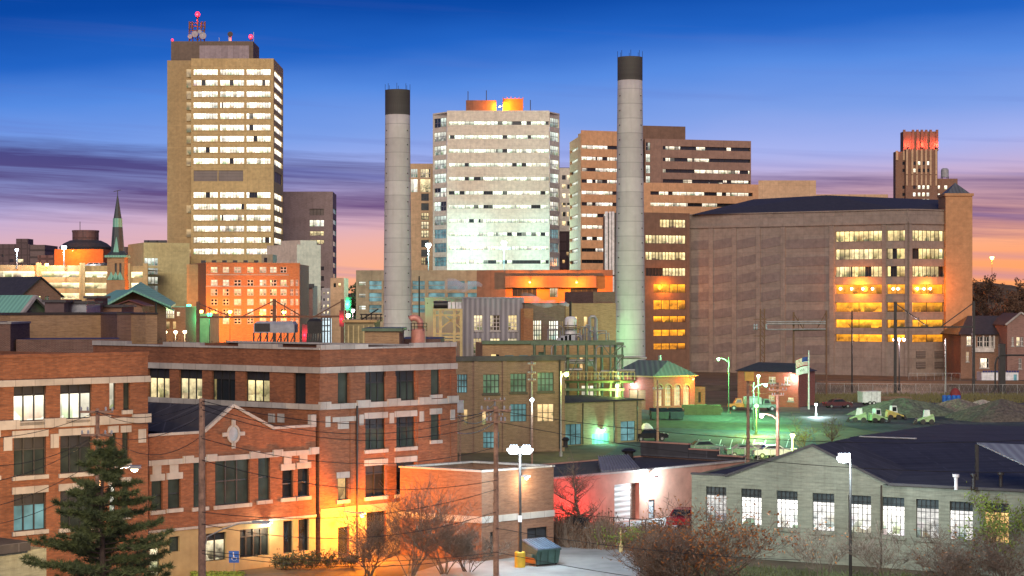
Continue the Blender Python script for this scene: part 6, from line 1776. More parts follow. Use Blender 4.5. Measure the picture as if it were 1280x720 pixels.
pole_lamp(898, 449.5, 276, 'green', 4500, 'green lamp on a curved arm pole left of the red brick house', arm=1.55, pole_m=M['grn_steel'])
pole_lamp(948, 471, 262, 'green', 3500, 'green lamp on a straight pole in front of the red brick house roof', pole_m=M['grn_steel'])
pole_lamp(957, 482, 240, 'cyan', 4500, 'cyan green lamp on a pole before the red house windows', arm=-2.4 * 0 - 1.6, pole_m=M['grn_steel'])
pole_lamp(945.5, 508, 232, 'yel', 2500, 'yellow green lamp low on the green pole of the lot', pole_m=M['grn_steel'])
pole_lamp(952, 520, 185, 'pink', 900, 'pinkish white lamp on a long arm of a pale pole in the lot', arm=1.65, pole_m=M['wood'], r=.13)
pole_lamp(990.5, 545.5, 190, 'yel', 1800, 'yellow lamp on a short pole behind the workshop gable', arm=-.01, pole_m=M['steel'])
pole_lamp(1020, 506, 268, 'white', 900, 'small white lamp near the flagpole foot', pole_m=M['steel'], head=.4)
pole_lamp(708, 468, 200, 'yel', 700, 'yellow green lamp on a pole at the corner of the brown brick annex', arm=-.6, pole_m=M['steel'], bulb_r=.26)
pole_lamp(771.5, 483, 231, 'yel', 700, 'yellow green lamp under the catwalk of the steel frame', pole_m=M['steel'])
pole_lamp(760, 417.5, 313, 'green', 700, 'vivid green lamp at the foot of the tall chimney', pole_m=M['grn_steel'], bulb_r=.4)
pole_lamp(665, 500, 185, 'white', 300, 'small white lamp on a thin pole before the gridded windows', pole_m=M['wood'], head=.3)
pole_lamp(21, 312, 552, 'blue', 1500, 'blue white lamp at the left end of the garage top deck', base_z=ztop - 1.1, bulb_r=.55, r=.14, pole_m=M['steel'])
pole_lamp(80, 309, 556, 'white', 5000, 'white lamp before the orange box building on the garage top deck', base_z=ztop - 1.1, bulb_r=.8, r=.14, pole_m=M['steel'])
pole_lamp(58.5, 330.6, 552, 'sod', 1500, 'low sodium lamp between two white lamps on the garage', base_z=ztop - 1.1, bulb_r=.6)
for px, py, lb in ((251.5, 389, 'first sodium lamp before the orange flats, beside the gantry post'), (287.5, 389.5, 'sodium lamp before the third window column of the orange flats'), (355, 390, 'sodium lamp before the right end of the orange flats')):
    pole_lamp(px, py, 418, 'sod', 9000, lb, bulb_r=.5, pole_m=M['steel_dk'])
for px, py, lb in ((206.5, 415, 'warm lamp before the porch of the brick row house'), (219.5, 415, 'warm lamp between the bare trees by the row house'), (231, 414.5, 'warm lamp at the end of the row house')):
    pole_lamp(px, py, 340, 'warm', 1200, lb, bulb_r=.35)
pole_lamp(236, 382, 390, 'sigg', 900, 'green lamp at the roof corner of the brick row house', bulb_r=.5, pole_m=M['steel_dk'])
pole_lamp(262, 393, 366, 'sigg', 900, 'green lamp over the low green washed wall', bulb_r=.5, pole_m=M['steel_dk'])
pole_lamp(435, 394, 360, 'warm', 1500, 'warm white street lamp under the green signal', bulb_r=.5)
pole_lamp(441, 388, 364, 'pink', 900, 'pink white street lamp just right of the green signal', bulb_r=.4)
pole_lamp(1240, 322, 690, 'sod', 9000, 'orange lamp on the wooded hill at right', bulb_r=.8)
pole_lamp(1268.5, 505.5, 296, 'yel', 900, 'yellow lamp by the gravel mounds at the right edge', bulb_r=.3, pole_m=M['steel'])
pole_lamp(1124, 424.5, 345, 'pink', 2600, 'triple pink white floodlight on a dark post before the big garage', bulb_r=.3, arms=[-.9, 0, .9], cat='flood lamp', name='flood_lamp', r=.14)
def signal(px, py, Y, c, lb, power):
    r = thing('traffic_signal', lb, 'traffic signal', (X_(px, Y), Y, 0))
    z = Z_(py, Y)
    mb = MB(); mb.tube([(.5, .3, 0), (.5, .3, z + 1.2), (0, .3, z + 1.2)], .11, 6); mb.build('pole', M['steel_dk'], r, local=True)
    mb = MB(); mb.box(-.3, .3, 0, .4, z - 1.0, z + 1.2); hs = mb.build('housing', M['steel_dk'], r, local=True)
    mb = MB(); mb.lathe((0, -.1, z), [(.02, -.22), (.2, -.14), (.24, 0), (.2, .14), (.02, .22)], 12); mb.build('lens', B_[c], hs, local=True, smooth=True)
    light(r, (0, -.9, z), power, LC[c], .2)
signal(434.5, 380.5, 300, 'sigg', 'green traffic signal left of the left chimney', 1500)
signal(381, 419, 205, 'red', 'red signal light between the two cooling units', 400)
signal(427, 399, 250, 'red', 'small red signal under the green traffic signal', 300)

# ------------------------------------------------------------------ utility poles, gantries, wires
def wood_pole(px, yt, Y, label, arms=(), r=.15, mat='wood', brace=True, cans=()):
    root = thing('utility_pole', label, 'utility pole', (X_(px, Y), Y, 0))
    h = Z_(yt, Y)
    mb = MB(); mb.tube([(0, 0, 0), (0, 0, h * .5), (0, 0, h)], [r * 1.15, r, r * .78], 10); mb.build('pole', M[mat], root, local=True)
    for py, hw in arms:
        z = Z_(py, Y)
        mb = MB(); mb.bar((-hw, -r - .06, z), (hw, -r - .06, z), .11, .12); a = mb.build('crossarm', M['wood'], root, local=True)
        mb = MB()
        for k in (-.95, -.55, .55, .95): mb.lathe((hw * k, -r - .06, z + .06), [(.05, 0), (.06, .12), (.03, .2)], 8)
        mb.build('insulator', M['greyp'], a, local=True)
    for py, dx in cans:
        z = Z_(py, Y)
        mb = MB(); mb.lathe((dx, -.1, z - .45), [(.23, 0), (.23, .8), (.18, .9)], 14); mb.build('transformer', M['greyp'], root, local=True)
    return root, h
wood_pole(122, 510.5, 95, 'wooden utility pole with two cross arms behind the pine tree', ((514.5, .85), (543.5, .8)), .13)
pv = [o for o in COL.objects if o.get('label') == 'wooden utility pole with two cross arms behind the pine tree'][0]
mb = MB(); hz0 = Z_(600, 95); mb.tube([(0, 0, hz0), (.9, 1.4, hz0 + .5), (1.4, 2.2, hz0 + .5)], .04, 6); mb.build('lamp_arm', M['steel'], pv, local=True)  # added lamp, unseen behind the pine, to light the office left wing
mb = MB(); mb.box(1.15, 1.75, 1.95, 2.5, hz0 + .38, hz0 + .55); mb.build('lamp_head', M['greyp'], pv, local=True)
mb = MB(); mb.lathe((1.45, 2.2, hz0 + .36), [(.02, -.14), (.16, -.1), (.2, 0)], 10); mb.build('lens', B_['warm'], pv, local=True)
light(pv, (1.45, 2.3, hz0 + .05), 2600, (1, .62, .28), .2)
up, uh = wood_pole(252.5, 498, 85, 'tallest reddish wooden pole with a curved lamp arm', (), .17)
za_ = Z_(671, 85); zb_ = Z_(654, 85)
ax_ = lambda px: X_(px, 85) - X_(252.5, 85)
mb = MB(); mb.tube([(ax_(257), 0, za_ - .35), (ax_(259), 0, za_), (ax_(280), 0, za_ + .38), (ax_(300), 0, zb_), (ax_(316), 0, zb_)], .035, 8); mb.build('lamp_arm', M['steel'], up, local=True)
mb = MB(); mb.box(ax_(315), ax_(336), -.13, .13, zb_ - .02, zb_ + .1); mb.build('lamp_head', M['greyp'], up, local=True)
mb = MB(); mb.lathe((ax_(331), 0, zb_ - .03), [(.02, -.12), (.1, -.1), (.14, 0)], 10); mb.build('lens', bulb('dim lamp lens', (.85, .85, 1), 2), up, local=True)
wood_pole(620, 508, 98, 'wooden pole at the corner of the small brick block', ((513, .8), (527, .5)), .15)
wood_pole(618.5, 499, 160, 'grey pole with pale insulators in front of the gridded windows', ((500.5, .9), (520, .7)), .10, 'steel')
wood_pole(935, 470, 176, 'brown wooden pole with a small yellow sign box on top in the lot', (), .16)
wood_pole(972, 478, 186, 'pale pole with stacked cross arms in front of the red brick house', ((482, .75), (487.5, .9), (494, .6)), .17)
wood_pole(822, 475, 196, 'pinkish wooden pole before the arched windows', ((487, .5),), .13)
wood_pole(664.5, 452, 200, 'thin pole with side insulators at the edge of the brown annex', ((456, .4), (467, .4), (476, .4)), .10, 'steel')
sg = thing('sign_box', 'small yellow sign box on the brown wooden pole', 'sign', (X_(936.5, 175.6), 175.6, Z_(476, 175.6)))
mb = MB(); mb.box(-.42, .42, -.2, .2, 0, .85); mb.build('box', plain('yellow sign', (.6, .38, .06), .5), sg, local=True)
def gantry(posts, Y, ybeam, yv, label, m='steel_dk', w=.45):
    root = thing('overhead_line_gantry', label, 'gantry', (X_(posts[0][0], Y), Y, 0))
    for px, yt in posts:
        mb = MB(); mb.bar((X_(px, Y), Y, 0), (X_(px, Y), Y, Z_(yt, Y)), w); mb.build('post', M[m], root)
    mb = MB()
    mb.bar((X_(posts[0][0], Y), Y, Z_(ybeam, Y)), (X_(posts[-1][0], Y), Y, Z_(ybeam - 1, Y)), .28)
    mb.build('beam', M[m], root)
    mb = MB()
    for (a, ya), (b, yb3) in zip(posts, posts[1:]):
        xm = (a + b) / 2
        mb.bar((X_(a, Y), Y, Z_(ya + 2, Y)), (X_(xm - 8, Y), Y, Z_(ybeam - 1, Y)), .16); mb.bar((X_(b, Y), Y, Z_(yb3 + 2, Y)), (X_(xm + 8, Y), Y, Z_(ybeam - 1, Y)), .16)
        for f in (.3, .6): mb.bar((X_(a + (xm - a) * f, Y), Y, Z_(ya + (ybeam - ya) * f, Y)), (X_(a + (xm - a) * f, Y), Y, Z_(ybeam, Y)), .09)
    mb.build('tie', M[m], root)
    return root
gantry([(1119, 377), (1217, 376.5)], 332, 409.5, 0, 'dark two post railway gantry before the big garage')
gantry([(247.5, 377), (343, 373.5), (428, 374)], 260, 396.5, 0, 'rusty three post railway gantry before the orange flats', 'rust')
lp = thing('lattice_line_post', 'slim lattice post with insulators before the blank garage side', 'line post', (X_(953, 325), 325, 0))
mb = MB()
for px in (950.5, 955.5): mb.bar((X_(px, 325), 325, 0), (X_(px, 325), 325, Z_(386, 325)), .22)
for k in range(14): mb.bar(P(950.5, 388 + k * 6, 325), P(955.5, 394 + k * 6, 325), .1)
for py in (399, 412, 420): mb.bar(P(942, py, 325), P(958, py, 325), .14)
mb.build('lattice', M['rust'], lp)
mb = MB()
for px in (943, 946, 958): mb.lathe(P(px, 412, 324.8), [(.12, 0), (.2, .25), (.12, .5), (.2, .75), (.1, 1)], 8)
mb.build('insulator', M['greyp'], lp)
gantry([(992, 390), (1033, 388)], 326, 413, 0, 'thin brown two post gantry right of the lattice post', 'rust', .3)
mb = MB(); cp = thing('line_beam', 'twin horizontal pipes reaching from the lattice post to the thin gantry', 'beam', P(960, 404, 325.5))
for py in (402.5, 405, 412): mb.tube([P(958, py, 325.4), P(1032, py - .5, 325.4)], .14, 6)
mb.build('pipe', M['steel'], cp)
rp = thing('thick_service_post', 'thick dark post with a curved pipe at the right edge before the station house', 'post', (X_(1253.5, 330), 330, 0))
mb = MB(); mb.prism([(X_(1249.5, 330), 330), (X_(1257, 330), 330), (X_(1257, 330), 331), (X_(1249.5, 330), 331)], 0, Z_(430, 330)); mb.build('post', M['steel_dk'], rp)
mb = MB(); mb.tube([P(1238, 492, 330), P(1244, 486, 330), P(1244, 455, 330), P(1246, 448, 330), P(1251, 444, 330), P(1300, 444, 330)], .16, 8); mb.build('pipe', M['steel_dk'], rp)
for px, yt, Y, lb in ((1065, 388, 334, 'slender dark rail post before the orange garage decks'), (1182, 424, 340, 'thin pale post at the foot of the stair tower'), (1251, 452, 345, 'short thin rail post behind the white cabin')):
    r = thing('rail_post', lb, 'post', (X_(px, Y), Y, 0)); mb = MB(); mb.tube([(0, 0, 0), (0, 0, Z_(yt, Y))], [.16, .12], 8); mb.build('post', M['steel_dk' if px != 1182 else 'steel'], r, local=True)
for k, (px, yt, Y) in enumerate(((524, 345, 300), (119, 377, 280), (195, 378, 280))):
    r = thing('rail_post', ('thin post right of the left chimney', 'dark post left of the green roofed hall', 'dark post right of the green roofed hall')[k], 'post', (X_(px, Y), Y, 0)); mb = MB(); mb.tube([(0, 0, 0), (0, 0, Z_(yt, Y))], [.16, .12], 8); mb.build('post', M['steel_dk'], r, local=True)
def wire(a, b, sag, label, group, r=.016, m='wire'):
    a, b = Vector(a), Vector(b)
    n = 14
    mb = MB()
    mb.tube([a.lerp(b, k / n) - Vector((0, 0, sag * 4 * (k / n) * (1 - k / n))) for k in range(n + 1)], r, 4)
    o = mb.build('overhead_wire', M[m], at=a)
    return tag(o, label, 'wire', group)
L1, G1 = 'thin wire from the pole behind the pine to the tall reddish pole', 'wires from pine pole to lamp arm pole'
for py, py2, s in ((514, 503, .5), (514, 509, .7), (543, 520, .6), (546, 545, .9)): wire(P(122 + (py2 - 510) * .4, py, 94.7), P(252, py2, 84.8), s, L1, G1)
L2, G2 = 'thin wire spanning from the tall reddish pole to the pole by the small brick block', 'wires across the brick office front'
for py, py2, s in ((501, 513, .9), (506, 513, 1.3), (512, 527, 1.2), (548, 560, 1.0), (575, 600, .9), (640, 612, .8), (655, 640, 1.0), (688, 690, .5), (692, 694, .6)): wire(P(252.5, py, 84.8), P(620 + (py2 % 7 - 3), py2, 97.8), s, L2, G2)
L3, G3 = 'thin wire running in from the left edge to the pole behind the pine', 'wires at the left edge'
for py, py2, s in ((548, 514, .4), (580, 543, .6), (606, 546, .5), (640, 575, .4), (660, 600, .5)): wire(P(-40, py, 88), P(122, py2, 94.7), s, L3, G3)
L4, G4 = 'thin wire running from the pole by the small brick block toward the right edge', 'wires running to the right edge'
for py, py2, s in ((513, 548, .8), (527, 590, .8), (660, 700, .3), (690, 742, .3)): wire(P(620, py, 97.8), P(1330 if py < 600 else 1000, py2, 90), s, L4, G4)
L5, G5 = 'pale cable strung from the brick office corner to the grey pole with insulators', 'cables behind the brick office'
for py, py2, s in ((519, 505, .4), (521, 512, .8), (541, 527, .4)): wire(P(571, py, 128.5), P(618.5, py2, 159.8), s, L5, G5, .03, 'steel')
L6, G6 = 'thin wire over the lot between the brown pole and the pole with stacked arms', 'wires over the lot'
for py, py2, s in ((480, 482, .2), (488, 487.5, .3)): wire(P(935, py, 176), P(972, py2, 185.8), s, L6, G6, .02)
# meter box on the office end wall
ebx = thing('service_box', 'small pale transformer box on the wall right of the brick office corner', 'box', P(575, 508, 150))
mb = MB(); p = P(575, 508, 150); mb.box(p.x - .3, p.x + .3, p.y - .25, p.y + .25, p.z - .5, p.z + .5); mb.build('box', M['greyp'], ebx); mb = MB(); mb.tube([(p.x, p.y + .3, 0), (p.x, p.y + .3, p.z + .5)], .07, 6); mb.build('post', M['wood'], ebx)

# ------------------------------------------------------------------ fences
def fence(a, b, h, n, label, m='steel', mesh=True, y0=0.):
    a, b = Vector((*a, y0)), Vector((*b, y0))
    r = thing('chain_link_fence', label, 'fence', a)
    d = b - a
    for k in range(n + 1):
        p = a + d * k / n; mb = MB(); mb.tube([p, p + Vector((0, 0, h))], .04, 5); mb.build('post', M[m], r)
    mb = MB(); mb.bar(a + Vector((0, 0, h)), b + Vector((0, 0, h)), .05); mb.bar(a + Vector((0, 0, .15)), b + Vector((0, 0, .15)), .03); mb.build('rail', M[m], r)
    mb = MB()
    dd = d.normalized(); N2 = int(d.length / .8)
    for k in range(N2):
        p = a + dd * (k * .8)
        mb.bar(p + Vector((0, 0, .15)), p + dd * .8 + Vector((0, 0, h)), .012); mb.bar(p + dd * .8 + Vector((0, 0, .15)), p + Vector((0, 0, h)), .012)
    mb.build('netting', M[m], r)
    return r
fence(G(868, 190), G(1012, 186), 1.9, 9, 'chain link fence along the green lit lot behind the pink warehouse')
fence(G(1020, 332), G(1290, 326), 2.0, 15, 'long chain link fence between the yard and the rail bed')
fence(G(690, 133), G(868, 127), 1.6, 9, 'dark chain link fence in the brush before the pink warehouse', 'steel_dk')
fence(G(1136, 372), G(1200, 372), 2.2, 6, 'short white tinted fence at the foot of the stair tower')
# ------------------------------------------------------------------ vehicles and yard things
car(880, 204, 0, .1, PA['green'], 'pale green car behind the stepped warehouse parapet')
car(811, 222, 0, .3, PA['dark'], 'dark car in front of the white tarp by the cream garage')
car(932, 199, 0, .05, PA['green'], 'first of three cars behind the workshop gable, near the brown pole', 'cars behind the workshop')
car(948, 200, 0, -.05, PA['silver'], 'silver car in the middle of three behind the workshop gable', 'cars behind the workshop')
car(966, 198, 0, .1, PA['white'], 'white car, third behind the workshop gable near the pale pole', 'cars behind the workshop')
car(856, 137.5, .03, 1.25, PA['red'], 'red car parked at the end of the pink warehouse')
c_ = car(722, 132.6, .03, -math.pi / 2, PA['dark'], 'added dark car with red tail lights glowing on the pink warehouse wall')  # unseen car, added to throw red light on the warehouse wall
for q in c_.children:
    if q.name.startswith('tail_light'): q.data.materials.clear(); q.data.materials.append(B_['red'])
light(c_, (-2.9, .5, .9), 520, (1, .05, .04), .2)
car(1047, 290, 0, .2, plain('maroon car paint', (.10, .03, .035), .3), 'dark red car parked left of the white trailer')
def pickup(px, Y, rz, body, label, cover):
    r = thing('parked_truck', label, 'truck', (X_(px, Y), Y, 0), None, rz)
    mb = MB(); mb.hexa([(-2.4, -.95, .55), (2.4, -.95, .55), (2.4, .95, .55), (-2.4, .95, .55), (-2.4, -.95, 1.05), (2.3, -.95, 1.0), (2.3, .95, 1.0), (-2.4, .95, 1.05)]); mb.build('body', body, r, local=True)
    mb = MB(); mb.hexa([(.1, -.88, 1.06), (1.5, -.88, 1.06), (1.5, .88, 1.06), (.1, .88, 1.06), (.3, -.75, 1.85), (1.05, -.75, 1.85), (1.05, .75, 1.85), (.3, .75, 1.85)]); cb = mb.build('cab', body, r, local=True)
    mb = MB(); mb.hexa([(.35, -.9, 1.2), (1.25, -.9, 1.2), (1.25, .9, 1.2), (.35, .9, 1.2), (.42, -.79, 1.72), (1.0, -.79, 1.72), (1.0, .79, 1.72), (.42, .79, 1.72)]); mb.build('glazing', M['win_dk'], cb, local=True)
    mb = MB(); mb.hexa([(-2.4, -.93, 1.07), (-.05, -.93, 1.07), (-.05, .93, 1.07), (-2.4, .93, 1.07), (-2.3, -.8, 2.1), (-.1, -.8, 2.1), (-.1, .8, 2.1), (-2.3, .8, 2.1)]); mb.build('cargo_cover', cover, r, local=True)
    for x in (-1.5, 1.55):
        for y in (-.85, .85): mb = MB(); mb.tube([(x, y - .13, .4), (x, y + .13, .4)], .4, 14); w = mb.build('wheel', M['steel_dk'], r, local=True); mb = MB(); mb.tube([(x, y - .14, .4), (x, y + .14, .4)], .2, 10); mb.build('rim', M['steel'], w, local=True)
    return r
ornge = plain('orange vehicle paint', (.55, .14, .03), .35)
pickup(929, 284, math.pi, ornge, 'orange truck with a white covered bed before the red brick house', M['white'])
pickup(951, 282, .1, PA['green'], 'green truck beside the orange truck before the red brick house', M['greyp'])
def trailer(px, Y, rz, label):
    r = thing('box_trailer', label, 'trailer', (X_(px, Y), Y, 0), None, rz)
    mb = MB(); mb.box(-1.6, 1.6, -.95, .95, .45, 2.15); mb.box(-1.66, 1.66, -1.0, 1.0, 2.152, 2.22); mb.build('body', M['white'], r, local=True)
    for x in (-.3, .3):
        for y in (-.98, .98): mb = MB(); mb.tube([(x * 1.2, y - .1, .34), (x * 1.2, y + .1, .34)], .33, 14); w = mb.build('wheel', M['steel_dk'], r, local=True); mb = MB(); mb.tube([(x * 1.2, y - .11, .34), (x * 1.2, y + .11, .34)], .16, 10); mb.build('rim', M['white'], w, local=True)
    mb = MB(); mb.bar((1.6, -.4, .5), (2.7, 0, .5), .09); mb.bar((1.6, .4, .5), (2.7, 0, .5), .09); mb.tube([(2.5, 0, 0), (2.5, 0, .7)], .05, 6); mb.build('hitch', M['steel_dk'], r, local=True)
    mb = MB(); mb.box(-.02, .02, -.96, -.951, .5, 2.1); mb.box(.9, .93, -.965, -.951, .5, 2.1); mb.build('door_seam', M['steel_dk'], r, local=True)
trailer(1086.5, 298, .25, 'white box trailer parked in the yard before the rail fence')
fb_ = thing('flatbed_trailer', 'long low flatbed trailer right of the white box trailer', 'trailer', (X_(1118, 300), 300, 0))
mb = MB(); mb.box(-2.6, 2.6, -1, 1, .65, .85); mb.build('deck', M['rust'], fb_, local=True)
mb = MB()
for y in (-1, 1): mb.bar((-2.6, y, 1.15), (2.6, y, 1.15), .07)
for k in range(7): mb.bar((-2.6 + k * .866, -1, .85), (-2.6 + k * .866, -1, 1.15), .06)
mb.build('rail', M['gar_pink'], fb_, local=True)
for x in (-.5, .4):
    for y in (-.9, .9): mb = MB(); mb.tube([(x, y - .1, .34), (x, y + .1, .34)], .34, 12); mb.build('wheel', M['steel_dk'], fb_, local=True)
def loader(px, Y, rz, body, label):
    r = thing('compact_loader', label, 'loader', (X_(px, Y), Y, 0), None, rz)
    mb = MB(); mb.hexa([(-1.1, -.6, .35), (.9, -.6, .35), (.9, .6, .35), (-1.1, .6, .35), (-1.0, -.55, 1.15), (.5, -.55, .95), (.5, .55, .95), (-1.0, .55, 1.15)]); mb.build('body', body, r, local=True)
    mb = MB(); mb.hexa([(-.5, -.52, 1.12), (.45, -.52, 1.0), (.45, .52, 1.0), (-.5, .52, 1.12), (-.4, -.48, 1.95), (.3, -.48, 1.95), (.3, .48, 1.95), (-.4, .48, 1.95)]); c = mb.build('cab', M['white'], r, local=True)
    mb = MB(); mb.box(-.32, .26, -.535, -.49, 1.2, 1.8); mb.build('glazing', M['win_dk'], c, local=True)
    mb = MB()
    for y in (-.68, .68): mb.bar((-.9, y, 1.3), (1.3, y, .5), .12, .18)
    mb.build('lift_arm', body, r, local=True)
    mb = MB(); mb.hexa([(1.25, -.8, .12), (1.8, -.8, .1), (1.8, .8, .1), (1.25, .8, .12), (1.3, -.8, .7), (1.4, -.8, .7), (1.4, .8, .7), (1.3, .8, .7)]); mb.build('bucket', M['steel_dk'], r, local=True)
    for x in (-.65, .5):
        for y in (-.7, .7): mb = MB(); mb.tube([(x, y - .13, .36), (x, y + .13, .36)], .36, 14); mb.build('wheel', M['steel_dk'], r, local=True)
lgreen = plain('loader pale green', (.35, .5, .25), .5); lyel = plain('loader yellow', (.55, .42, .12), .5)
loader(1074, 256, 2.9, lgreen, 'pale green compact loader, first of the machines in the yard'); loader(1096, 255, .3, lgreen, 'pale green compact loader with a white cab nearest the yellow one'); loader(1117, 262, .1, lyel, 'yellow compact loader between the green loaders and the mound'); loader(1158, 252, 3.0, lgreen, 'pale green compact loader before the gravel mound')
def mound(px, Y, rx, ry, h, m, seed, label):
    r = thing('gravel_mound', label, 'mound', (X_(px, Y), Y, -.05))
    rnd = random.Random(seed); ph = [rnd.uniform(0, 6) for _ in range(8)]
    mb = MB(); n, k = 36, 9
    def pt(i, j):
        a = 2 * math.pi * i / n; t = j / k
        rr = (1 - t) * (1 + .16 * math.sin(3 * a + ph[0]) + .08 * math.sin(7 * a + ph[1]))
        z = h * (t ** .8) * (1 + .14 * math.sin(5 * a + ph[2] + t * 4) * (1 - t)) + .12 * math.sin(a * 11 + t * 17 + ph[3]) * (1 - t) * t * 4
        return (math.cos(a) * rx * rr, math.sin(a) * ry * rr, max(0, z))
    for j in range(k):
        for i in range(n): mb.poly([pt(i, j), pt(i + 1, j), pt(i + 1, j + 1), pt(i, j + 1)])
    mb.build('heap', m, r, local=True)
mound(1128, 272, 8.5, 6, 2.6, plain('green grey soil', (.13, .15, .10), .95, 0, 2, .5), 1, 'long greenish gravel mound behind the loaders')
mound(1198, 276, 6.5, 5, 2.3, plain('brown grey gravel', (.20, .17, .13), .95, 0, 3, .5), 2, 'brown gravel mound with pale lumps below the blue barrels')
mound(1252, 262, 8, 6, 3.0, plain('dark gravel', (.12, .10, .08), .95, 0, 3, .5), 3, 'dark gravel mound at the right edge beside the yellow lamp')
mound(1228, 284, 4, 3, 1.7, plain('pale rubble', (.38, .33, .28), .95, 0, 4, .5), 4, 'pale rubble heap between two gravel mounds')
for k, px in enumerate((1180.5, 1186.5, 1192.5, 1198)):
    b = thing('blue_barrel', ('blue barrel at the left end of the row in the yard', 'second blue barrel of the row in the yard', 'third blue barrel of the row in the yard', 'blue barrel at the right end of the row in the yard')[k], 'barrel', (X_(px, 300), 300, 0), 'row of blue barrels')
    mb = MB(); mb.lathe((0, 0, 0), [(.36, 0), (.38, .05), (.37, .45), (.39, .48), (.37, .52), (.37, .95), (.39, .98), (.37, 1.02), (.36, 1.4), (.3, 1.42)], 16); mb.build('shell', plain('blue plastic', (.02, .13, .50), .4), b, local=True)
    mb = MB(); mb.lathe((0, 0, 1.42), [(.31, 0), (.31, .06), (.05, .08)], 16); mb.build('lid', bl, b, local=True)
rk = thing('tarp_bundle', 'dark red tarp bundle behind the blue barrels', 'bundle', (X_(1194, 303), 303, 0))
mb = MB(); mb.lathe((0, 0, 0), [(1.0, 0), (1.05, .8), (.9, 1.6), (.6, 2.2), (.2, 2.5)], 10); mb.build('tarp', plain('dark red tarp', (.22, .03, .03), .8), rk, local=True)
tp = thing('white_tarp_pile', 'white tarp covered pile at the corner of the cream brick garage', 'pile', (X_(808, 229), 229, 0))
mb = MB(); mb.lathe((0, 0, 0), [(1.1, 0), (1.0, .6), (.75, 1.2), (.35, 1.6), (.05, 1.7)], 9); mb.build('tarp', M['white'], tp, local=True)
def dumpster(px, Y, rz, w, m, lidm, label, rusty=True):
    r = thing('dumpster', label, 'dumpster', (X_(px, Y), Y, .02), None, rz)
    w2 = w / 2
    mb = MB(); mb.hexa([(-w2 + .1, -.75, .12), (w2 - .1, -.75, .12), (w2 - .1, .75, .12), (-w2 + .1, .75, .12), (-w2, -.85, 1.05), (w2, -.85, 1.05), (w2, .85, 1.5), (-w2, .85, 1.5)])
    for x in (-w2 * .6, 0, w2 * .6): mb.bar((x, -.80, .15), (x, -.875, 1.04), .09, .07)
    mb.bar((-w2, -.9, 1.02), (w2, -.9, 1.02), .1, .1)
    mb.build('bin', m, r, local=True)
    for a, b in ((-w2 + .02, -.02), (.02, w2 - .02)):
        mb = MB(); mb.hexa([(a, -.92, 1.08), (b, -.92, 1.08), (b, .85, 1.53), (a, .85, 1.53), (a, -.92, 1.13), (b, -.92, 1.13), (b, .85, 1.58), (a, .85, 1.58)])
        for k in range(4): x = a + (b - a) * (k + .5) / 4; mb.bar((x, -.88, 1.145), (x, .82, 1.585), .08, .04)
        mb.build('lid', lidm, r, local=True)
    mb = MB()
    for s in (-1, 1): mb.box(s * (w2 + .06) - .07, s * (w2 + .06) + .07, -.5, .4, .55, .75)
    mb.build('fork_pocket', m, r, local=True)
    if rusty:
        mb = MB(); mb.poly([(-w2 - .002, -.76, .18), (-w2 + .055, .7, .16), (-w2 + .02, .78, .5), (-w2 - .02, -.3, .62), (-w2 - .035, -.79, .45)]); mb.build('rust_patch', plain('orange rust', (.42, .17, .03), .8), r, local=True)
    for x in (-w2 + .2, w2 - .2):
        mb = MB(); mb.tube([(x - .04, -.6, .06), (x + .04, -.6, .06)], .075, 10); mb.build('caster', M['steel_dk'], r, local=True)
dumpster(676, 118.2, .62, 1.9, plain('dumpster green', (.045, .095, .085), .5, .1), plain('dumpster lid blue grey', (.10, .14, .20), .4), 'green dumpster with ribbed blue grey lids behind the small brick block')
dumpster(845, 262, .1, 2.0, plain('dumpster dark teal', (.03, .07, .065), .5), M['steel_dk'], 'dark teal dumpster before the arched brick hall', False)
dumpster(824, 262, .1, 2.6, plain('dumpster dark green', (.04, .10, .06), .5), M['steel_dk'], 'wide dark green dumpster left of the teal one', False)
rw_ = thing('block_retaining_wall', 'mossy yellow green block retaining wall before the arched brick hall', 'wall', (X_(853, 272), 272, 0))
mb = MB()
rnd = random.Random(4)
for j in range(3):
    for k in range(6):
        x0 = X_(853, 272) + k * .95 + (.3 if j % 2 else 0); mb.box(x0, x0 + .93, 272, 273 + rnd.random() * .05, j * .5, j * .5 + .48)
mb.build('blocks', panel_mat('mossy block', (.10, .115, .045), amt=.6), rw_)
lb2 = thing('low_block_shed', 'dark roofed low grey block shed at the lower left corner', 'shed', (X_(20, 100), 100, 0))
a0s, a1s = G(-40, 97), G(58, 101)
Fls = Facade(a0s, a1s); mb = MB(); zl2 = Z_(688, 100); mb.prism(back(Fls, 7), 0, zl2); mb.build('wall', M['grey_br'], lb2)
mb = MB(); Fls.box(mb, -.3, Fls.L - 1.2, zl2 + .003, zl2 + .5, -7.3, .2); mb.build('roof', M['roof_dk'], lb2)
gm_ = thing('gas_meter_box', 'yellow post box among the brush by the pale pavement', 'post', (X_(776, 124), 124, 0))
mb = MB(); mb.box(-.12, .12, -.1, .1, 0, .5); mb.build('box', M['yel_steel'], gm_, local=True); mb = MB(); mb.tube([(0, 0, .5), (0, 0, 1.5)], .05, 6); mb.build('post', M['yel_steel'], gm_, local=True)

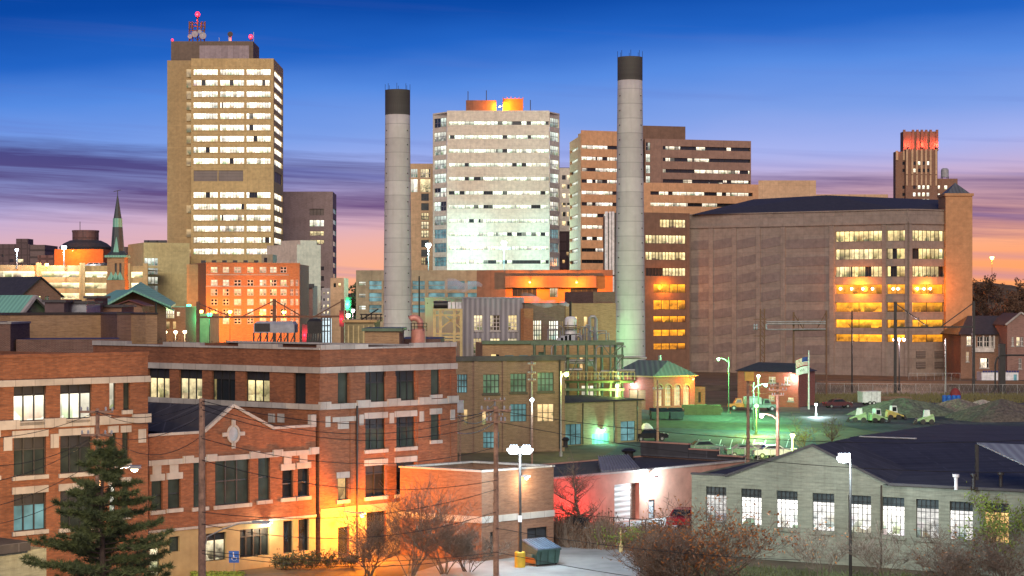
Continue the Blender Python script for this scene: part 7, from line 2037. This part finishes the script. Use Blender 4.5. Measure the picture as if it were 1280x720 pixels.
# ------------------------------------------------------------------ trees, shrubs
BARK = plain('bark', (.09, .065, .05), .95, 0, 6, .4)
TWIG = plain('twig', (.17, .13, .10), .95, 0, 5, .4)
def leafm(name, c1, c2, sss=.0):
    m, nt, b = base(name)
    g = node(nt, 'ShaderNodeTexCoord')
    n = node(nt, 'ShaderNodeTexNoise', {'Vector': g.outputs['Object'], 'Scale': 3.5, 'Detail': 3})
    nt.links.new(ramp(nt, n.outputs[0], [(.35, c1), (.65, c2)]), b.inputs['Base Color'])
    b.inputs['Roughness'].default_value = .7
    return m
LEAF = dict(orange=leafm('orange leaves', (.16, .05, .015), (.38, .15, .03)), green=leafm('fresh leaves', (.10, .16, .02), (.25, .34, .05)), dark=leafm('dark leaves', (.03, .04, .015), (.08, .085, .03)), brown=leafm('brown leaves', (.07, .035, .02), (.17, .09, .045)), pine=leafm('pine needles', (.055, .08, .03), (.15, .185, .065)))
def bare_tree(label, loc, h, spread, seed, name='bare_tree', cat='tree', leaf=None, nleaf=0, levels=4, r0=None, stems=1, kids=(4, 4, 4, 3), bark=None, lsize=.09, group=None, up=.35, first=.25, lean=.9, minr=.0085):
    rnd = random.Random(seed)
    root = thing(name, label, cat, loc, group)
    trunk, crown = MB(), MB()
    tips = []
    r0 = r0 or h * .022
    def grow(p, d, L, r, lv):
        n = 4 if lv < 2 else 3
        pts = [p]; q = p.copy(); dd = d.copy()
        for k in range(n):
            dd = (dd + Vector((rnd.gauss(0, .16), rnd.gauss(0, .16), rnd.gauss(.05, .10)))).normalized()
            q = q + dd * L / n
            pts.append(q.copy())
        rad = [max(minr, r * (1 - .55 * k / n)) for k in range(n + 1)]
        (trunk if lv == 0 else crown).tube(pts, rad, 6 if lv == 0 else (5 if lv == 1 else 3), 0, cap=False)
        if lv >= levels: tips.append(q); return
        m = kids[min(lv, len(kids) - 1)]
        for k in range(m):
            f = first + (1 - first) * (k + rnd.random() * .9) / m
            f = min(f, .98); i = min(int(f * n), n - 1); t = f * n - i
            b = pts[i].lerp(pts[i + 1], t)
            ang = rnd.uniform(0, 2 * math.pi)
            side = Vector((math.cos(ang), math.sin(ang), 0))
            nd = (dd * .55 + side * spread + Vector((0, 0, up * rnd.random()))).normalized()
            grow(b, nd, L * rnd.uniform(.5, .72), rad[i] * .6, lv + 1)
        grow(q, (dd + Vector((rnd.gauss(0, .25), rnd.gauss(0, .25), .1))).normalized(), L * .62, rad[-1] * .95, lv + 1)
    for s in range(stems):
        a = rnd.uniform(0, 6.28); o = Vector((math.cos(a), math.sin(a), 0)) * (0 if stems == 1 else rnd.uniform(.05, .35))
        grow(o, (o.normalized() * lean * rnd.uniform(.3, 1) + Vector((0, 0, 1))).normalized() if stems > 1 else Vector((0, 0, 1)), h * .42, r0, 0)
    if leaf:
        for k in range(nleaf):
            b = rnd.choice(tips); c = b + Vector((rnd.gauss(0, .16), rnd.gauss(0, .16), rnd.gauss(0, .16)))
            s = lsize * rnd.uniform(.6, 1.3); u = Vector((rnd.gauss(0, 1), rnd.gauss(0, 1), rnd.gauss(0, 1))).normalized(); v = u.orthogonal().normalized()
            crown.poly([c - u * s, c - v * s * .5, c + u * s, c + v * s * .5], 1)
    trunk.build('trunk', bark or BARK, root, local=True)
    crown.build('crown', [bark or TWIG, leaf or TWIG], root, local=True)
    return root
gy = lambda Y: 0
bare_tree('spreading bare tree before the pink warehouse wall', (X_(726, 133), 133, 0), 6.6, 1.0, 21, kids=(6, 5, 4, 4), r0=.20, first=.18)
bare_tree('bare grey shrub thicket against the orange lit office corner', (X_(462, 113.5), 113.5, 0), 4.9, .9, 31, 'bare_shrub', 'shrub', stems=9, levels=3, kids=(5, 4, 4), r0=.04, bark=TWIG, minr=.01)
bare_tree('tall bare shrub between the office and the small brick block', (X_(512, 113), 113, 0), 7.4, .85, 32, 'bare_shrub', 'shrub', stems=9, levels=3, kids=(5, 4, 4), r0=.04, bark=TWIG, minr=.01)
bare_tree('bare shrub before the left face of the small brick block', (X_(556, 114), 114, 0), 6.0, .85, 33, 'bare_shrub', 'shrub', stems=7, levels=3, kids=(5, 4, 4), r0=.04, bark=TWIG, minr=.01)
bare_tree('dark low bare shrub at the foot of the small brick block', (X_(585, 115), 115, 0), 3.4, .9, 34, 'bare_shrub', 'shrub', stems=8, levels=4, kids=(4, 4, 3, 3), r0=.03)
bare_tree('big orange leaved shrub before the workshop corner', (X_(885, 107), 107, 0), 6.6, 1.15, 41, 'autumn_shrub', 'shrub', LEAF['orange'], 1700, 4, .08, 9, (4, 3, 3, 3), lsize=.12, first=.2, lean=1.9, up=.6)
bare_tree('low orange leaved shrub left of the big one', (X_(815, 112), 112, 0), 4.8, 1.1, 42, 'autumn_shrub', 'shrub', LEAF['orange'], 900, 4, .05, 7, (4, 4, 3, 3), lsize=.085, first=.15, lean=1.7)
bare_tree('low russet shrub at the bottom edge beside the pale pavement', (X_(845, 106), 106, 0), 4.2, 1.1, 48, 'autumn_shrub', 'shrub', LEAF['brown'], 900, 4, .05, 7, (4, 4, 3, 3), lsize=.085, first=.15, lean=1.9)
bare_tree('bare sapling before the third workshop window', (X_(1022, 111), 111, 0), 4.2, .8, 43, 'bare_shrub', 'shrub', LEAF['orange'], 90, 4, .03, 4, (3, 3, 3, 3))
bare_tree('bare sapling thicket before the fifth workshop window', (X_(1105, 109.5), 109.5, 0), 4.3, .8, 44, 'bare_shrub', 'shrub', None, 0, 4, .03, 5, (3, 3, 3, 3))
bare_tree('dense bare shrub before the last workshop windows', (X_(1195, 107), 107, 0), 4.8, 1.1, 45, 'bare_shrub', 'shrub', LEAF['orange'], 160, 4, .05, 8, (4, 3, 3, 3), lean=1.6)
bare_tree('brown leaved shrub at the lower right corner', (X_(1255, 106), 106, 0), 4.8, 1.1, 46, 'autumn_shrub', 'shrub', LEAF['brown'], 400, 4, .05, 7, (4, 3, 3, 3), lean=1.6)
bare_tree('green leaved climbing shrub on the wall beside the last workshop window', (X_(1256, 111.5), 111.5, 0), 6.6, .5, 47, 'climbing_shrub', 'shrub', LEAF['green'], 1500, 3, .05, 3, (4, 4, 4), lsize=.11)
bare_tree('bright green low shrub by the pale pavement', (X_(757, 126), 126, 0), 1.5, .9, 51, 'green_shrub', 'shrub', LEAF['green'], 420, 2, .02, 5, (4, 4), lsize=.1)
bare_tree('small yellow green shrub right of the yellow post', (X_(789, 125), 125, 0), 2.0, .8, 52, 'green_shrub', 'shrub', LEAF['green'], 420, 2, .02, 5, (4, 4), lsize=.1)
for k, px in enumerate((350, 372, 390, 412, 436)):
    bare_tree(('dark clipped bush before the glass entrance', 'second dark bush right of the glass entrance', 'dark bush under the pair of narrow dark windows', 'dark bush at the office corner', 'dark bush under the orange wall lamp')[k], (X_(px, 116), 116 + k * .25, 0), 1.2, .9, 60 + k, 'low_bush', 'bush', LEAF['dark'], 420, 2, .02, 6, (4, 4), lsize=.09, group='bushes along the office foot')
mb = MB(); hg = thing('clipped_hedge', 'short bright green hedge beside the lit storefront', 'hedge', (X_(272, 110), 110, 0))
rnd = random.Random(9)
for k in range(1500):
    c = Vector((rnd.uniform(-1.6, 1.6), rnd.uniform(-.35, .35), rnd.uniform(.05, .75))); s = .08; u = Vector((rnd.gauss(0, 1), rnd.gauss(0, 1), rnd.gauss(0, 1))).normalized(); v = u.orthogonal().normalized()
    mb.poly([c - u * s, c - v * s * .6, c + u * s, c + v * s * .6])
mb.box(-1.5, 1.5, -.28, .28, 0, .66)
mb.build('foliage', LEAF['green'], hg, local=True)
# brush bank before the pink warehouse: uncountable
mb = MB(); rnd = random.Random(77)
for k in range(5200):
    px = rnd.uniform(690, 874); Y = rnd.uniform(126.5, 133.5) - (px - 690) * .022
    p = Vector((X_(px, Y), Y, 0)); h = rnd.uniform(.3, 1.6) * (1 + .3 * math.sin(px * .11)) * (1.25 if px < 765 else 1)
    d = Vector((rnd.gauss(0, .35), rnd.gauss(0, .35), 1)).normalized()
    s = rnd.uniform(.015, .05); sd_ = Vector((1, 0, 0)) * s
    mb.poly([p - sd_, p + sd_, p + d * h], 0 if k % 3 else 1)
    if k % 2:
        c = p + d * h * rnd.uniform(.5, 1); u = Vector((rnd.gauss(0, 1), rnd.gauss(0, 1), rnd.gauss(0, 1))).normalized() * .09; v = u.orthogonal().normalized() * .06
        mb.poly([c - u, c - v, c + u, c + v], 1)
o = mb.build('undergrowth', [TWIG, LEAF['brown']]); o['kind'] = 'stuff'; o['label'] = 'tangled brown brush bank before the pink warehouse'; o['category'] = 'undergrowth'
mb = MB(); rnd = random.Random(78)
for k in range(7000):
    px = rnd.uniform(865, 1295); Y = rnd.uniform(101, 118.5) - max(0, (px - 865)) * .017
    p = Vector((X_(px, Y), Y, 0)); h = rnd.uniform(.1, .5); d = Vector((rnd.gauss(0, .4), rnd.gauss(0, .4), 1)).normalized(); sd_ = Vector((.02, 0, 0))
    mb.poly([p - sd_, p + sd_, p + d * h])
o = mb.build('grass', leafm('grass blades', (.05, .065, .02), (.13, .15, .045))); o['kind'] = 'stuff'; o['label'] = 'rough grass at the foot of the grey workshop'; o['category'] = 'grass'
mb = MB(); rnd = random.Random(79)
for k in range(6000):
    px = rnd.uniform(1000, 1290); Y = rnd.uniform(303, 330)
    p = Vector((X_(px, Y), Y, 0)); h = rnd.uniform(.2, .9); d = Vector((rnd.gauss(0, .4), rnd.gauss(0, .4), 1)).normalized(); sd_ = Vector((.06, 0, 0))
    mb.poly([p - sd_, p + sd_, p + d * h])
o = mb.build('weeds', leafm('dry weeds', (.09, .08, .03), (.20, .17, .06))); o['kind'] = 'stuff'; o['label'] = 'dry weeds along the yard fence'; o['category'] = 'weeds'
# pine in front of the brick office
pn_ = thing('pine_tree', 'dark green pine tree in front of the brick office wing', 'tree', (X_(128, 76), 76, 0))
rnd = random.Random(5)
hp = Z_(549, 76)
mb = MB(); mb.tube([(0, 0, 0), (.05, 0, hp * .4), (-.05, .05, hp * .75), (.05, 0, hp)], [.2, .15, .08, .02], 8); mb.build('trunk', BARK, pn_, local=True)
cr = MB()
z = 2.6
while z < hp - .1:
    t = (hp - z) / hp
    R = 5.9 * t ** .78 * (1 if z > 3.6 else .9)
    for k in range(rnd.randint(4, 6)):
        a = rnd.uniform(0, 2 * math.pi); L = R * rnd.uniform(.45, 1.15)
        d = Vector((math.cos(a), math.sin(a), 0))
        pts = [Vector((0, 0, z)) + d * L * f + Vector((0, 0, (.22 * f - .42 * f * f + .34 * f ** 3.2) * L)) for f in (0, .25, .5, .75, 1)]
        cr.tube(pts, [.05 * t + .015, .035 * t + .012, .02, .014, .008], 4, 1, cap=False)
        ns = int(4 + L * 7)
        for q in range(ns):
            f = .22 + .78 * (q + rnd.random()) / ns
            i = min(int(f * 4), 3); b = pts[i].lerp(pts[i + 1], f * 4 - i)
            side = Vector((-d.y, d.x, 0)) * rnd.uniform(-1, 1) * .34 * L * (1.05 - f) + Vector((0, 0, rnd.uniform(-.05, .14)))
            e = b + side + d * .16
            if side.length > .1: cr.tube([b, e], [.012, .006], 3, 1, cap=False)
            tipd = (side * .7 + d * .5 + Vector((0, 0, .25))).normalized()
            for w in range(34):
                nd = (tipd * .55 + Vector((rnd.gauss(0, .6), rnd.gauss(0, .6), rnd.gauss(0, .5)))).normalized() * rnd.uniform(.16, .32)
                s0 = b.lerp(e, .25 + .75 * rnd.random()); sd_ = nd.orthogonal()  .normalized() * .017
                cr.poly([s0 - sd_, s0 + sd_, s0 + nd], 0)
    z += .16 + .20 * rnd.random()
cr.build('crown', [LEAF['pine'], BARK], pn_, local=True)
# distant trees
proto = bare_tree('bare tree on the wooded hill', (X_(1222, 690), 690, 8), 11, .8, 81, levels=4, kids=(4, 4, 3, 3), r0=.28, group='bare trees on the hill at right', leaf=LEAF['brown'], nleaf=1100, lsize=.34)
rnd = random.Random(6)
for k in range(26):
    px = 1219 + k * 2.6 + rnd.uniform(-2, 2); Y = rnd.uniform(640, 720)
    c = copy_tree(proto); c.location = (X_(px, Y), Y, rnd.uniform(.0, 17)); c.rotation_euler = (0, 0, rnd.uniform(0, 6)); s = rnd.uniform(.8, 1.25); c.scale = (s, s, s)
p2 = bare_tree('bare street tree before the orange flats', (X_(275, 330), 330, 0), 11, .8, 83, levels=4, kids=(4, 4, 3, 3), r0=.16, group='bare trees before the orange flats', leaf=LEAF['brown'], nleaf=500, lsize=.16)
for px, Y in ((290, 335), (304, 326), (318, 332), (262, 326)):
    c = copy_tree(p2); c.location = (X_(px, Y), Y, 0); c.rotation_euler = (0, 0, px)
p3 = bare_tree('bare tree among the warm lamps by the brick row house', (X_(212, 325), 325, 0), 12, .8, 84, levels=4, kids=(4, 4, 3, 3), r0=.15, group='bare trees by the row house', leaf=LEAF['brown'], nleaf=300, lsize=.14)
for px, Y in ((224, 322), (238, 328), (204, 330)):
    c = copy_tree(p3); c.location = (X_(px, Y), Y, 0); c.rotation_euler = (0, 0, px)
p4 = bare_tree('dark tree clump tree left of the low parking deck', (X_(438, 560), 560, 0), 24, .7, 85, levels=4, kids=(4, 4, 3, 3), r0=.4, group='dark trees by the parking deck', leaf=LEAF['dark'], nleaf=2600, lsize=.6)
for px, Y, s in ((428, 580, .9), (446, 575, 1.05), (422, 590, .75)):
    c = copy_tree(p4); c.location = (X_(px, Y), Y, 0); c.rotation_euler = (0, 0, px); c.scale = (s, s, s)
for px, Y, s, lb in ((1005, 196, 3.6, 'pale leafless tree lit by the yellow lamp behind the workshop'), (1040, 206, 3.2, 'lower leafless tree right of the yellow lamp behind the workshop')):
    bare_tree(lb, (X_(px, Y), Y, 0), s * 1.5, .9, int(px), levels=4, kids=(4, 4, 4, 3), r0=.09, leaf=LEAF['green'], nleaf=300, lsize=.07)
# ------------------------------------------------------------------ steam drifting from two pipes
def plume(a, b, r0, r1, label, dens):
    a, b = Vector(a), Vector(b)
    mb = MB(); n = 10
    mb.tube([a.lerp(b, k / n) + Vector((0, 0, .25 * math.sin(k * .9))) for k in range(n + 1)], [r0 + (r1 - r0) * (k / n) ** .8 for k in range(n + 1)], 14)
    m = bpy.data.materials.new('steam'); m.use_nodes = True; nt = m.node_tree; nt.nodes.clear()
    tc_ = node(nt, 'ShaderNodeTexCoord')
    nz_ = node(nt, 'ShaderNodeTexNoise', {'Vector': tc_.outputs['Object'], 'Scale': .7, 'Detail': 2})
    gr = node(nt, 'ShaderNodeSeparateXYZ', {0: tc_.outputs['Generated']})
    f = mth(nt, 'MULTIPLY', maprange(nt, nz_.outputs[0], .38, .68, 0, dens), maprange(nt, gr.outputs[0], 0, 1, .12, 1))
    v = node(nt, 'ShaderNodeVolumePrincipled', {'Color': (.98, .98, .99, 1), 'Density': f})
    nt.links.new(v.outputs[0], node(nt, 'ShaderNodeOutputMaterial').inputs['Volume'])
    o = mb.build('steam_plume', m, at=b if b.x < a.x else a, smooth=True)
    return tag(o, label, 'steam', None, 'stuff')
plume(P(602, 357, 240), P(558, 357.5, 244), .22, .95, 'white steam jet above the grey corrugated house', 2.5)
plume(P(711, 382, 239), P(652, 373.5, 241), .22, .75, 'white steam drifting from the tank pipe over the brick boiler house', 2.5)
